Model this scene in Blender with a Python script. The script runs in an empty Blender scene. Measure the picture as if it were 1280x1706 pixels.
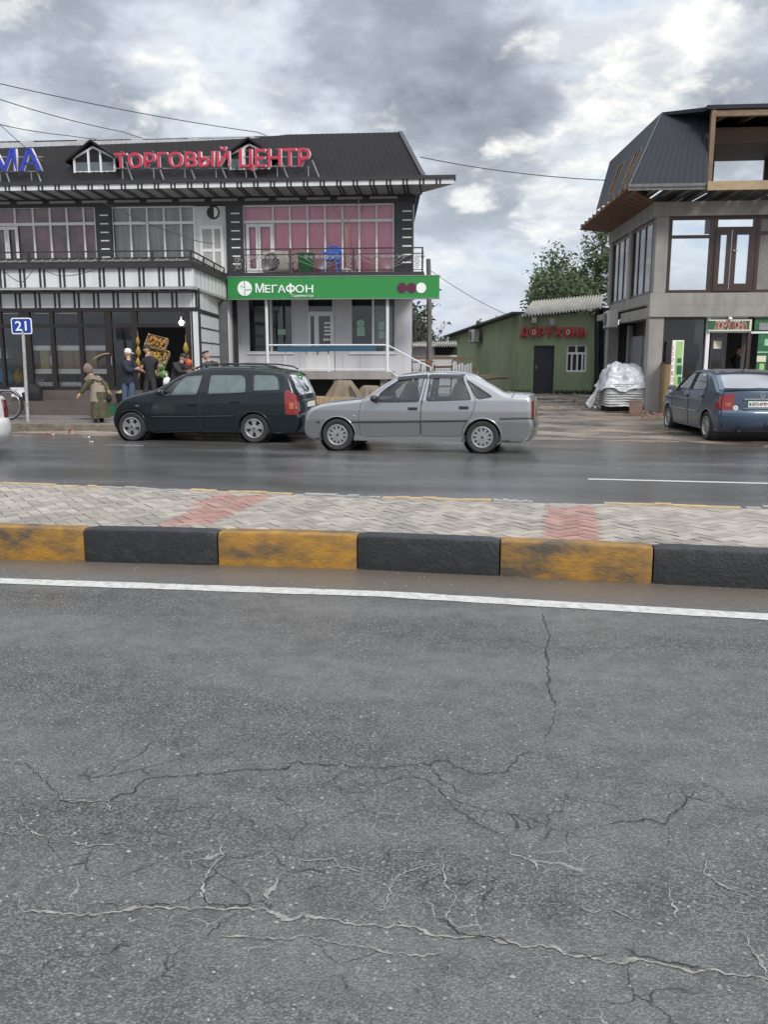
import bpy, bmesh, math, random
import numpy as np
from mathutils import Vector, Matrix, noise as mnoise
random.seed(7)
R = math.radians
SC = bpy.context.scene
COL = SC.collection

# ------------------------------------------------------------------ camera
EYE = 1.63
FPX, HZ, YAW = 1400.0, 600.0, R(10.3)          # focal length in photo pixels, horizon row, heading
PITCH = math.atan((853 - HZ) / FPX)
cd = bpy.data.cameras.new('camera'); cam = bpy.data.objects.new('camera', cd); COL.objects.link(cam)
cd.sensor_fit = 'HORIZONTAL'; cd.sensor_width = 36; cd.lens = FPX / 1280 * 36
cd.clip_start = 0.05; cd.clip_end = 4000
cam.location = (0, 0, EYE); cam.rotation_euler = (R(90) - PITCH, 0, YAW)
SC.camera = cam
FW = np.array([-math.sin(YAW) * math.cos(PITCH), math.cos(YAW) * math.cos(PITCH), -math.sin(PITCH)])
RT = np.array([math.cos(YAW), math.sin(YAW), 0.0]); UP = np.cross(RT, FW); CC = np.array([0, 0, EYE])
def ray(px, py): return FW * FPX + RT * (px - 640) - UP * (py - 853)
def onz(px, py, z=0.0):
    d = ray(px, py); return Vector(CC + d * (z - EYE) / d[2])
def atd(px, py, D):
    return Vector(CC + ray(px, py) / FPX * D)
def onpl(px, py, p, n):
    d = ray(px, py); n = np.array(n); return Vector(CC + d * (np.dot(np.array(p) - CC, n) / np.dot(d, n)))

# ------------------------------------------------------------------ sky, sun, exposure
SUN_EL, SUN_AZ = R(40), R(140)                   # azimuth measured clockwise from +Y: behind and right of the camera
W = bpy.data.worlds.new("World"); SC.world = W; W.use_nodes = True
def build_sky():
    nt = W.node_tree; nt.nodes.clear(); N = nt.nodes.new; L = nt.links.new
    out = N('ShaderNodeOutputWorld'); bg = N('ShaderNodeBackground'); bg.inputs[1].default_value = 0.10
    L(bg.outputs[0], out.inputs[0])
    sky = N('ShaderNodeTexSky'); sky.sky_type = 'NISHITA'; sky.sun_disc = False
    sky.sun_elevation = SUN_EL; sky.sun_rotation = SUN_AZ; sky.air_density = 1.4; sky.dust_density = 2.5
    tc = N('ShaderNodeTexCoord'); sp = N('ShaderNodeSeparateXYZ'); L(tc.outputs['Generated'], sp.inputs[0])
    def math_(op, a, b=None, c=None):
        m = N('ShaderNodeMath'); m.operation = op
        for i, v in enumerate((a, b, c)):
            if v is None: continue
            if isinstance(v, (int, float)): m.inputs[i].default_value = v
            else: L(v, m.inputs[i])
        return m.outputs[0]
    zz = math_('ADD', math_('MAXIMUM', sp.outputs[2], 0.0), 0.34)
    cx = N('ShaderNodeCombineXYZ'); L(math_('DIVIDE', sp.outputs[0], zz), cx.inputs[0]); L(math_('DIVIDE', sp.outputs[1], zz), cx.inputs[1])
    cx.inputs[2].default_value = 3.7
    def fbm(scale, det, rough, dist, off):
        mp = N('ShaderNodeMapping'); mp.inputs[1].default_value = off; L(cx.outputs[0], mp.inputs[0])
        n = N('ShaderNodeTexNoise'); n.inputs['Scale'].default_value = scale; n.inputs['Detail'].default_value = det
        n.inputs['Roughness'].default_value = rough; n.inputs['Distortion'].default_value = dist
        L(mp.outputs[0], n.inputs['Vector']); return n.outputs[0]
    big = fbm(1.2, 3, 0.5, 0.3, (1.3, 0.4, 0)); mid = fbm(3.2, 9, 0.55, 0.15, (0, 0, 0)); fine = fbm(9, 8, 0.58, 0.1, (4, 2, 0)); puff = fbm(5.6, 9, 0.52, 0.35, (7.3, 1.1, 0))
    def lobes(base, spots):
        for px, py, sig, amp in spots:
            d = ray(px, py); d = d / np.linalg.norm(d)
            v = N('ShaderNodeVectorMath'); v.operation = 'DISTANCE'; L(tc.outputs['Generated'], v.inputs[0]); v.inputs[1].default_value = tuple(d)
            q = math_('DIVIDE', v.outputs['Value'], sig)
            base = math_('ADD', base, math_('MULTIPLY', math_('EXPONENT', math_('MULTIPLY', math_('MULTIPLY', q, q), -1.0)), amp))
        return base
    A = math_('ADD', math_('MULTIPLY', big, 0.45), math_('MULTIPLY', mid, 0.75))
    A = math_('ADD', A, math_('MULTIPLY', fine, 0.42)); A = math_('SUBTRACT', A, 0.30)
    # broad cloud masses where the photograph has them (directions on the sky)
    A = lobes(A, ((770, 80, .10, .11), (800, 190, .07, .09), (870, 250, .06, .09), (150, 50, .14, .05), (480, 80, .11, .04), (1215, 60, .05, .04), (1060, 130, .10, -.08), (380, 180, .10, -.05), (640, 210, .08, -.07), (760, 480, .10, -.06), (900, 350, .07, -.05)))
    cr = N('ShaderNodeValToRGB'); el = cr.color_ramp.elements
    stops = [(0.30, (0.47, 0.56, 0.70)), (0.41, (0.67, 0.71, 0.765)), (0.49, (0.54, 0.58, 0.64)), (0.58, (0.36, 0.39, 0.44)), (0.78, (0.18, 0.20, 0.235))]
    while len(el) < len(stops): el.new(0.5)
    for e, (p, c) in zip(el, stops): e.position = p; e.color = (*c, 1)
    L(A, cr.inputs[0])
    # sunlit cumulus heads
    Pm = lobes(math_('ADD', math_('MULTIPLY', puff, 0.72), math_('MULTIPLY', fine, 0.42)), ((330, 150, .04, .10), (440, 150, .04, .06), (1160, 125, .055, .13), (1000, 90, .07, .09), (1060, 215, .07, .09), (920, 360, .05, .12), (800, 340, .03, .10), (640, 180, .04, .04), (960, 275, .05, .08), (500, 185, .05, .03), (1240, 20, .05, .05), (60, 130, .05, .02), (760, 100, .09, -.10), (150, 50, .10, -.05)))
    pm = N('ShaderNodeMapRange'); pm.interpolation_type = 'SMOOTHSTEP'; pm.inputs[1].default_value = 0.595; pm.inputs[2].default_value = 0.73; L(Pm, pm.inputs[0])
    cm = N('ShaderNodeMix'); cm.data_type = 'RGBA'; L(math_('MULTIPLY', pm.outputs[0], 0.88), cm.inputs[0]); L(cr.outputs[0], cm.inputs[6]); pc = N('ShaderNodeValToRGB'); pc.color_ramp.elements[0].position = 0.38; pc.color_ramp.elements[0].color = (0.62, 0.64, 0.67, 1); pc.color_ramp.elements[1].position = 0.60; pc.color_ramp.elements[1].color = (0.98, 0.96, 0.90, 1); L(fbm(11, 8, 0.6, 0.2, (2, 9, 0)), pc.inputs[0]); L(pc.outputs[0], cm.inputs[7])
    # towards the horizon an even blue-grey layer
    low = N('ShaderNodeMapRange'); low.inputs[1].default_value = 0.02; low.inputs[2].default_value = 0.21; low.inputs[3].default_value = 0.72; low.inputs[4].default_value = 0.0
    L(sp.outputs[2], low.inputs[0])
    m1 = N('ShaderNodeMix'); m1.data_type = 'RGBA'; L(low.outputs[0], m1.inputs[0]); L(cm.outputs[2], m1.inputs[6]); m1.inputs[7].default_value = (0.52, 0.59, 0.71, 1)
    # cloud light in the sky texture's units, brighter overhead and on the sunward side
    up = N('ShaderNodeMapRange'); up.inputs[1].default_value = 0.42; up.inputs[2].default_value = 0.8; up.inputs[3].default_value = 8.0; up.inputs[4].default_value = 19.0
    L(sp.outputs[2], up.inputs[0])
    vm = N('ShaderNodeVectorMath'); vm.operation = 'SCALE'; L(m1.outputs[2], vm.inputs[0]); L(up.outputs[0], vm.inputs['Scale'])
    m2 = N('ShaderNodeMix'); m2.data_type = 'RGBA'; m2.inputs[0].default_value = 0.9; L(sky.outputs[0], m2.inputs[6]); L(vm.outputs[0], m2.inputs[7])
    L(m2.outputs[2], bg.inputs[0])
build_sky()
sl = bpy.data.lights.new('sun', 'SUN'); so = bpy.data.objects.new('sun', sl); COL.objects.link(so)
sl.energy = 1.5; sl.angle = R(14); sl.color = (1.0, 0.97, 0.92)
_sd = Vector((math.sin(SUN_AZ) * math.cos(SUN_EL), math.cos(SUN_AZ) * math.cos(SUN_EL), math.sin(SUN_EL)))
so.rotation_euler = _sd.to_track_quat('Z', 'Y').to_euler()
SC.view_settings.view_transform = 'Standard'; SC.view_settings.look = 'None'; SC.view_settings.exposure = 0.65; SC.view_settings.gamma = 1
SC.render.engine = 'CYCLES'
SC.cycles.max_bounces = 8; SC.cycles.transparent_max_bounces = 16; SC.cycles.use_denoising = True

# ------------------------------------------------------------------ helpers
def tag(o, label=None, cat=None, group=None, kind=None):
    if label: o['label'] = label
    if cat: o['category'] = cat
    if group: o['group'] = group
    if kind: o['kind'] = kind
    return o
def empty(name, loc=(0, 0, 0), rz=0.0, label=None, cat=None, group=None):
    o = bpy.data.objects.new(name, None); COL.objects.link(o); o.location = loc; o.rotation_euler = (0, 0, rz)
    o.empty_display_size = 0.2
    return tag(o, label, cat, group)
def link(name, me, parent=None):
    o = bpy.data.objects.new(name, me); COL.objects.link(o)
    if parent is not None: o.parent = parent
    return o
class MB:
    """collects shapes, then links them as one mesh object"""
    def __init__(s): s.v = []; s.f = []; s.mi = []; s.m = 0; s.X = None
    def pts(s, P):
        i = len(s.v)
        for p in P:
            p = Vector(p)
            if s.X is not None: p = s.X @ p
            s.v.append(p)
        return i
    def face(s, idx): s.f.append(tuple(idx)); s.mi.append(s.m)
    def poly(s, P):
        i = s.pts(P); s.face(range(i, i + len(P)))
    def box(s, x0, x1, y0, y1, z0, z1):
        i = s.pts([(x0, y0, z0), (x1, y0, z0), (x1, y1, z0), (x0, y1, z0), (x0, y0, z1), (x1, y0, z1), (x1, y1, z1), (x0, y1, z1)])
        for q in ((3, 2, 1, 0), (4, 5, 6, 7), (0, 1, 5, 4), (1, 2, 6, 5), (2, 3, 7, 6), (3, 0, 4, 7)): s.face([i + k for k in q])
    def hexa(s, P):
        i = s.pts(P)
        for q in ((3, 2, 1, 0), (4, 5, 6, 7), (0, 1, 5, 4), (1, 2, 6, 5), (2, 3, 7, 6), (3, 0, 4, 7)): s.face([i + k for k in q])
    def prism(s, P, d):
        """polygon P (3-D points) pushed along vector d"""
        n = len(P); d = Vector(d); i = s.pts(list(P)); j = s.pts([Vector(p) + d for p in P])
        s.face([i + k for k in range(n)][::-1]); s.face([j + k for k in range(n)])
        for k in range(n): s.face((i + k, i + (k + 1) % n, j + (k + 1) % n, j + k))
    def beam(s, a, b, w, h, upv=(0, 0, 1)):
        a = Vector(a); b = Vector(b); d = (b - a).normalized(); sd = d.cross(Vector(upv))
        if sd.length < 1e-4: sd = d.cross(Vector((0, 1, 0)))
        sd = sd.normalized() * w / 2; u = sd.cross(d).normalized() * h / 2
        s.hexa([a - sd - u, a + sd - u, b + sd - u, b - sd - u, a - sd + u, a + sd + u, b + sd + u, b - sd + u])
    def tube(s, path, r, n=8, cap=True):
        P = [Vector(p) for p in path]; rr = r if isinstance(r, (list, tuple)) else [r] * len(P); rings = []; nrm = None
        for k, p in enumerate(P):
            d = (P[min(k + 1, len(P) - 1)] - P[max(k - 1, 0)])
            if d.length < 1e-9: d = Vector((0, 0, 1))
            d.normalize()
            if nrm is None:
                nrm = d.orthogonal().normalized()
            else:
                nrm = nrm - d * nrm.dot(d)
                nrm = nrm.normalized() if nrm.length > 1e-6 else d.orthogonal().normalized()
            bi = d.cross(nrm)
            rings.append(s.pts([p + (nrm * math.cos(2 * math.pi * q / n) + bi * math.sin(2 * math.pi * q / n)) * rr[k] for q in range(n)]))
        for a, b in zip(rings, rings[1:]):
            for q in range(n): s.face((a + q, a + (q + 1) % n, b + (q + 1) % n, b + q))
        if cap:
            s.face([rings[0] + q for q in range(n)][::-1]); s.face([rings[-1] + q for q in range(n)])
    def lathe(s, prof, c=(0, 0, 0), axis='z', n=24, closed=False, cap=True):
        c = Vector(c); rings = []
        for r, h in prof:
            P = []
            for q in range(n):
                a = 2 * math.pi * q / n; x, y = r * math.cos(a), r * math.sin(a)
                P.append(c + (Vector((x, y, h)) if axis == 'z' else Vector((x, h, y)) if axis == 'y' else Vector((h, x, y))))
            rings.append(s.pts(P))
        pr = list(zip(rings, rings[1:]))
        if closed: pr.append((rings[-1], rings[0]))
        for a, b in pr:
            for q in range(n): s.face((a + q, a + (q + 1) % n, b + (q + 1) % n, b + q))
        if not closed and cap:
            if prof[0][0] > 1e-5: s.face([rings[0] + q for q in range(n)])
            if prof[-1][0] > 1e-5: s.face([rings[-1] + q for q in range(n)])
    def blob(s, c, rx, ry, rz, n=10, jit=0.0, seed=0, m=7):
        c = Vector(c); rnd = random.Random(seed); rings = []
        for k in range(1, m):
            th = math.pi * k / m
            rings.append(s.pts([c + Vector((rx * math.sin(th) * math.cos(2 * math.pi * q / n), ry * math.sin(th) * math.sin(2 * math.pi * q / n), rz * math.cos(th))) * (1 + jit * (rnd.random() - .5)) for q in range(n)]))
        t = s.pts([c + Vector((0, 0, rz))]); b = s.pts([c - Vector((0, 0, rz))])
        for q in range(n): s.face((t, rings[0] + q, rings[0] + (q + 1) % n)); s.face((b, rings[-1] + (q + 1) % n, rings[-1] + q))
        for a, d in zip(rings, rings[1:]):
            for q in range(n): s.face((a + q, d + q, d + (q + 1) % n, a + (q + 1) % n))
    def grid(s, fn, nu, nv, flip=False):
        i = s.pts([fn(a / nu, b / nv) for b in range(nv + 1) for a in range(nu + 1)])
        for b in range(nv):
            for a in range(nu):
                q = (i + b * (nu + 1) + a, i + b * (nu + 1) + a + 1, i + (b + 1) * (nu + 1) + a + 1, i + (b + 1) * (nu + 1) + a)
                s.face(q[::-1] if flip else q)
    def split(s):
        '''one MB per connected piece'''
        par = list(range(len(s.v)))
        def find(a):
            while par[a] != a: par[a] = par[par[a]]; a = par[a]
            return a
        for f in s.f:
            for k in f[1:]: par[find(k)] = find(f[0])
        out = {}
        for f, mi in zip(s.f, s.mi): out.setdefault(find(f[0]), []).append((f, mi))
        res = []
        for fs_ in out.values():
            m = MB(); mp = {}
            for f, mi in fs_:
                for k in f:
                    if k not in mp: mp[k] = len(m.v); m.v.append(s.v[k])
                m.f.append(tuple(mp[k] for k in f)); m.mi.append(mi)
            res.append(m)
        return res
    def pieces(s, name, mats, parent=None, **kw): return [m.build(name, mats, parent, **kw) for m in s.split()]
    def build(s, name, mats, parent=None, smooth=False, bevel=0.0, recalc=True, weld=False):
        me = bpy.data.meshes.new(name)
        me.from_pydata([tuple(p) for p in s.v], [], s.f)
        for m in (mats if isinstance(mats, (list, tuple)) else [mats]): me.materials.append(m)
        me.polygons.foreach_set('material_index', s.mi)
        if recalc or weld:
            bm = bmesh.new(); bm.from_mesh(me)
            if weld: bmesh.ops.remove_doubles(bm, verts=bm.verts, dist=1e-4)
            if recalc: bmesh.ops.recalc_face_normals(bm, faces=bm.faces)
            bm.to_mesh(me); bm.free()
        if smooth:
            me.polygons.foreach_set('use_smooth', [True] * len(me.polygons))
        me.update()
        o = link(name, me, parent)
        if smooth and smooth != 'all':
            try: me.set_sharp_from_angle(angle=R(38))
            except Exception: pass
        if bevel > 0:
            b = o.modifiers.new('bevel', 'BEVEL'); b.width = bevel; b.segments = 2; b.limit_method = 'ANGLE'; b.angle_limit = R(40)
        return o
def text_row(name, word, mt, parent, u0, u1, z0, z1, v, depth=0.05, bold=0.0, gap=.16):
    n = len(word); w = (u1 - u0) / n
    for k, ch in enumerate(word): text_mesh(name, ch, mt, parent, u0 + w * k + w * gap / 2, u0 + w * (k + 1) - w * gap / 2, z0, z1, v, depth, bold)
def text_mesh(name, body, mt, parent, u0, u1, z0, z1, v, depth=0.05, bold=0.0, frame=None, spacing=1.0):
    """lettering filling the box u0..u1 x z0..z1 on the plane y=v, facing -y; frame maps local points"""
    if body in 'ФХ':                       # letters drawn by hand
        m = MB(); w, h = u1 - u0, z1 - z0; t = w * .26
        if body == 'Х':
            m.prism([(u0, v, z0), (u0 + t, v, z0), (u1, v, z1), (u1 - t, v, z1)], (0, -depth, 0)); m.prism([(u1 - t, v, z0), (u1, v, z0), (u0 + t, v, z1), (u0, v, z1)], (0, -depth - .001, 0))
        else:
            c = ((u0 + u1) / 2, (z0 + z1) / 2); n = 24; t = w * .17
            for k in range(n):
                a, b = 2 * math.pi * k / n, 2 * math.pi * (k + 1) / n; P = lambda q, s: (c[0] + math.cos(q) * (w / 2 - s), v, c[1] + math.sin(q) * (h * .36 - s))
                m.prism([P(a, 0), P(b, 0), P(b, t), P(a, t)], (0, -depth, 0))
            m.prism([(c[0] - t * .55, v, z0), (c[0] + t * .55, v, z0), (c[0] + t * .55, v, z1), (c[0] - t * .55, v, z1)], (0, -depth - .001, 0))
        return m.build(name, mt, parent)
    c = bpy.data.curves.new(name, 'FONT'); c.body = body; c.extrude = 0.5; c.offset = bold; c.space_character = spacing; c.resolution_u = 3
    t = bpy.data.objects.new(name, c); COL.objects.link(t)
    dg = bpy.context.evaluated_depsgraph_get(); dg.update()
    me = bpy.data.meshes.new_from_object(t.evaluated_get(dg)); bpy.data.objects.remove(t); bpy.data.curves.remove(c)
    P = np.array([tuple(q.co) for q in me.vertices]); lo = P.min(0); hi = P.max(0)
    for q, p in zip(me.vertices, P):
        a = (p - lo) / (hi - lo)
        w = Vector((u0 + a[0] * (u1 - u0), v - a[2] * depth, z0 + a[1] * (z1 - z0)))
        q.co = frame(w) if frame else w
    me.materials.clear(); me.materials.append(mt); me.name = name
    return link(name, me, parent)

# ------------------------------------------------------------------ materials
MATS = {}
def mat(name, col, rough=0.6, metal=0.0, var=0.0, vscale=6.0, col2=None, bump=0.0, bscale=40.0, spec=0.5, coat=0.0, stretch=None, emit=None, alpha=None, lo=0.35, hi=0.65, detail=6.0):
    """one principled material whose colour wanders between col and col2 (or a darker col) with noise"""
    m = bpy.data.materials.new(name); m.use_nodes = True; nt = m.node_tree; b = nt.nodes['Principled BSDF']; N = nt.nodes.new; L = nt.links.new
    b.inputs['Base Color'].default_value = (*col, 1); b.inputs['Roughness'].default_value = rough; b.inputs['Metallic'].default_value = metal
    b.inputs['Specular IOR Level'].default_value = spec; b.inputs['Coat Weight'].default_value = coat; b.inputs['Coat Roughness'].default_value = 0.06
    if emit: b.inputs['Emission Color'].default_value = (*emit[0], 1); b.inputs['Emission Strength'].default_value = emit[1]
    if var or bump:
        tc = N('ShaderNodeTexCoord'); mp = N('ShaderNodeMapping'); L(tc.outputs['Object'], mp.inputs[0])
        if stretch: mp.inputs[3].default_value = stretch
        if var:
            n = N('ShaderNodeTexNoise'); n.inputs['Scale'].default_value = vscale; n.inputs['Detail'].default_value = detail; n.inputs['Roughness'].default_value = 0.62; L(mp.outputs[0], n.inputs['Vector'])
            mr = N('ShaderNodeMapRange'); mr.inputs[1].default_value = lo; mr.inputs[2].default_value = hi; mr.inputs[4].default_value = var; L(n.outputs[0], mr.inputs[0])
            mx = N('ShaderNodeMix'); mx.data_type = 'RGBA'; L(mr.outputs[0], mx.inputs[0]); mx.inputs[6].default_value = (*col, 1)
            c2 = col2 or tuple(x * 0.45 for x in col); mx.inputs[7].default_value = (*c2, 1); L(mx.outputs[2], b.inputs['Base Color'])
        if bump:
            n2 = N('ShaderNodeTexNoise'); n2.inputs['Scale'].default_value = bscale; n2.inputs['Detail'].default_value = 4; L(mp.outputs[0], n2.inputs['Vector'])
            bp = N('ShaderNodeBump'); bp.inputs['Strength'].default_value = bump; bp.inputs['Distance'].default_value = 0.02; L(n2.outputs[0], bp.inputs['Height']); L(bp.outputs[0], b.inputs['Normal'])
    MATS[name] = m
    return m
def glass(name, tint, refl=1.0, rough=0.02, ior=1.5):
    """thin pane: tinted see-through with a fresnel reflection"""
    m = bpy.data.materials.new(name); m.use_nodes = True; nt = m.node_tree; nt.nodes.clear(); N = nt.nodes.new; L = nt.links.new
    o = N('ShaderNodeOutputMaterial'); t = N('ShaderNodeBsdfTransparent'); t.inputs[0].default_value = (*tint, 1); g = N('ShaderNodeBsdfGlossy'); g.inputs['Roughness'].default_value = rough
    g.inputs[0].default_value = (refl, refl, refl, 1); fr = N('ShaderNodeFresnel'); fr.inputs[0].default_value = ior; mx = N('ShaderNodeMixShader')
    L(fr.outputs[0], mx.inputs[0]); L(t.outputs[0], mx.inputs[1]); L(g.outputs[0], mx.inputs[2]); L(mx.outputs[0], o.inputs[0]); MATS[name] = m
    return m
M = MATS
mat('white_paint', (0.74, 0.74, 0.76), 0.45, var=0.35, vscale=3, col2=(0.55, 0.55, 0.55))
mat('counter_white', (0.88, 0.88, 0.88), 0.4)
mat('white_plastic', (0.78, 0.78, 0.79), 0.35, var=0.2, vscale=5, col2=(0.62, 0.62, 0.6))
mat('black_metal', (0.022, 0.022, 0.025), 0.5, var=0.4, col2=(0.05, 0.045, 0.045))
mat('dark_brown_frame', (0.018, 0.014, 0.013), 0.4, var=0.4, col2=(0.03, 0.022, 0.02))
mat('black_cladding', (0.025, 0.025, 0.028), 0.35, var=0.5, vscale=4, col2=(0.045, 0.045, 0.05))
mat('roof_sheet', (0.020, 0.017, 0.018), 0.7, spec=0.15, var=0.7, vscale=1.5, col2=(0.013, 0.011, 0.012), stretch=(1, 1, .3))
mat('roof_grey', (0.30, 0.30, 0.31), 0.8, var=0.7, vscale=3, col2=(0.2, 0.2, 0.2))
mat('concrete', (0.33, 0.31, 0.285), 0.85, var=0.8, vscale=2.5, col2=(0.22, 0.205, 0.19), bump=0.3, stretch=(1, 1, .35))
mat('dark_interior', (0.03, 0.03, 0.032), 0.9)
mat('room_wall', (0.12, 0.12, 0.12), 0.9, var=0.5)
mat('rubber', (0.022, 0.022, 0.024), 0.75, var=0.5, vscale=20, col2=(0.045, 0.042, 0.04))
mat('dark_plastic', (0.025, 0.026, 0.028), 0.45)
mat('chrome', (0.62, 0.63, 0.65), 0.22, metal=1.0)
mat('alloy', (0.42, 0.42, 0.425), 0.38, metal=0.75, var=0.3, vscale=10, col2=(0.38, 0.37, 0.35))
mat('brake_dark', (0.03, 0.03, 0.032), 0.6)
mat('steel_grey', (0.32, 0.33, 0.34), 0.45, metal=0.6, var=0.5, vscale=9, col2=(0.2, 0.19, 0.18))
mat('rust', (0.16, 0.085, 0.055), 0.8, var=0.8, vscale=12, col2=(0.07, 0.045, 0.04))
mat('wood', (0.24, 0.155, 0.09), 0.7, var=0.8, vscale=5, col2=(0.13, 0.085, 0.055), stretch=(1, 1, 6), bump=0.2)
mat('wood_pale', (0.42, 0.31, 0.18), 0.7, var=0.7, vscale=4, col2=(0.26, 0.18, 0.11), bump=0.2)
mat('wood_grey', (0.20, 0.19, 0.18), 0.85, var=0.8, vscale=3, col2=(0.10, 0.095, 0.09), stretch=(4, 4, .4), bump=0.3)
mat('wood_soffit', (0.20, 0.10, 0.06), 0.75, var=0.8, vscale=3, col2=(0.11, 0.055, 0.035), stretch=(1, 4, 1))
mat('skin', (0.42, 0.25, 0.18), 0.55, var=0.3, vscale=30, col2=(0.34, 0.18, 0.13))
mat('hair_dark', (0.015, 0.013, 0.012), 0.6)
glass('shop_glass', (0.93, 0.95, 0.95), 0.9)
glass('side_glass', (0.80, 0.84, 0.86), 1.0, ior=2.3)
glass('clear_glass', (0.97, 0.98, 0.98), 0.9)
glass('car_glass', (0.74, 0.79, 0.78), 1.0, ior=1.8)
# ------------------------------------------------------------------ ground, roads, median
def lerp_pts(x, pts):
    if x <= pts[0][0]: return pts[0][1]
    for (a, b), (c, d) in zip(pts, pts[1:]):
        if x <= c: return b + (d - b) * (x - a) / (c - a)
    return pts[-1][1]
def ground_z(x, y):
    z = lerp_pts(y, [(16.3, -0.03), (17.6, 0.0), (22, 0.10), (33, 0.32), (60, 0.42), (200, 0.6), (1500, 1.0)])
    n = mnoise.noise(Vector((x * .55, y * .55, 0))) * .05 + mnoise.noise(Vector((x * 2.1, y * 2.1, 3))) * .018
    return z + (n if 16.3 < y < 60 and -30 < x < 40 else 0)
def ground_mat():
    m = bpy.data.materials.new('mud_ground'); m.use_nodes = True; nt = m.node_tree; b = nt.nodes['Principled BSDF']; N = nt.nodes.new; L = nt.links.new
    tc = N('ShaderNodeTexCoord'); n1 = N('ShaderNodeTexNoise'); n1.inputs['Scale'].default_value = .8; n1.inputs['Detail'].default_value = 8; n1.inputs['Roughness'].default_value = .65
    mp = N('ShaderNodeMapping'); mp.inputs[3].default_value = (.6, 1.6, 1); L(tc.outputs['Object'], mp.inputs[0]); L(mp.outputs[0], n1.inputs['Vector'])
    r = N('ShaderNodeValToRGB'); e = r.color_ramp.elements
    e[0].position = .36; e[0].color = (.085, .064, .049, 1); e[1].position = .62; e[1].color = (.27, .222, .178, 1); k = e.new(.5); k.color = (.155, .122, .096, 1); L(n1.outputs[0], r.inputs[0])
    n2 = N('ShaderNodeTexNoise'); n2.inputs['Scale'].default_value = 18; n2.inputs['Detail'].default_value = 6; L(tc.outputs['Object'], n2.inputs['Vector'])
    mx = N('ShaderNodeMix'); mx.data_type = 'RGBA'; mx.blend_type = 'OVERLAY'; mx.inputs[0].default_value = .7; L(r.outputs[0], mx.inputs[6]); L(n2.outputs[0], mx.inputs[7]); L(mx.outputs[2], b.inputs['Base Color'])
    q = N('ShaderNodeMapRange'); q.inputs[1].default_value = .42; q.inputs[2].default_value = .56; q.inputs[3].default_value = .10; q.inputs[4].default_value = .75; L(n1.outputs[0], q.inputs[0]); L(q.outputs[0], b.inputs['Roughness'])
    bp = N('ShaderNodeBump'); bp.inputs['Strength'].default_value = .6; bp.inputs['Distance'].default_value = .03; L(n2.outputs[0], bp.inputs['Height']); L(bp.outputs[0], b.inputs['Normal'])
    return m
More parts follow.
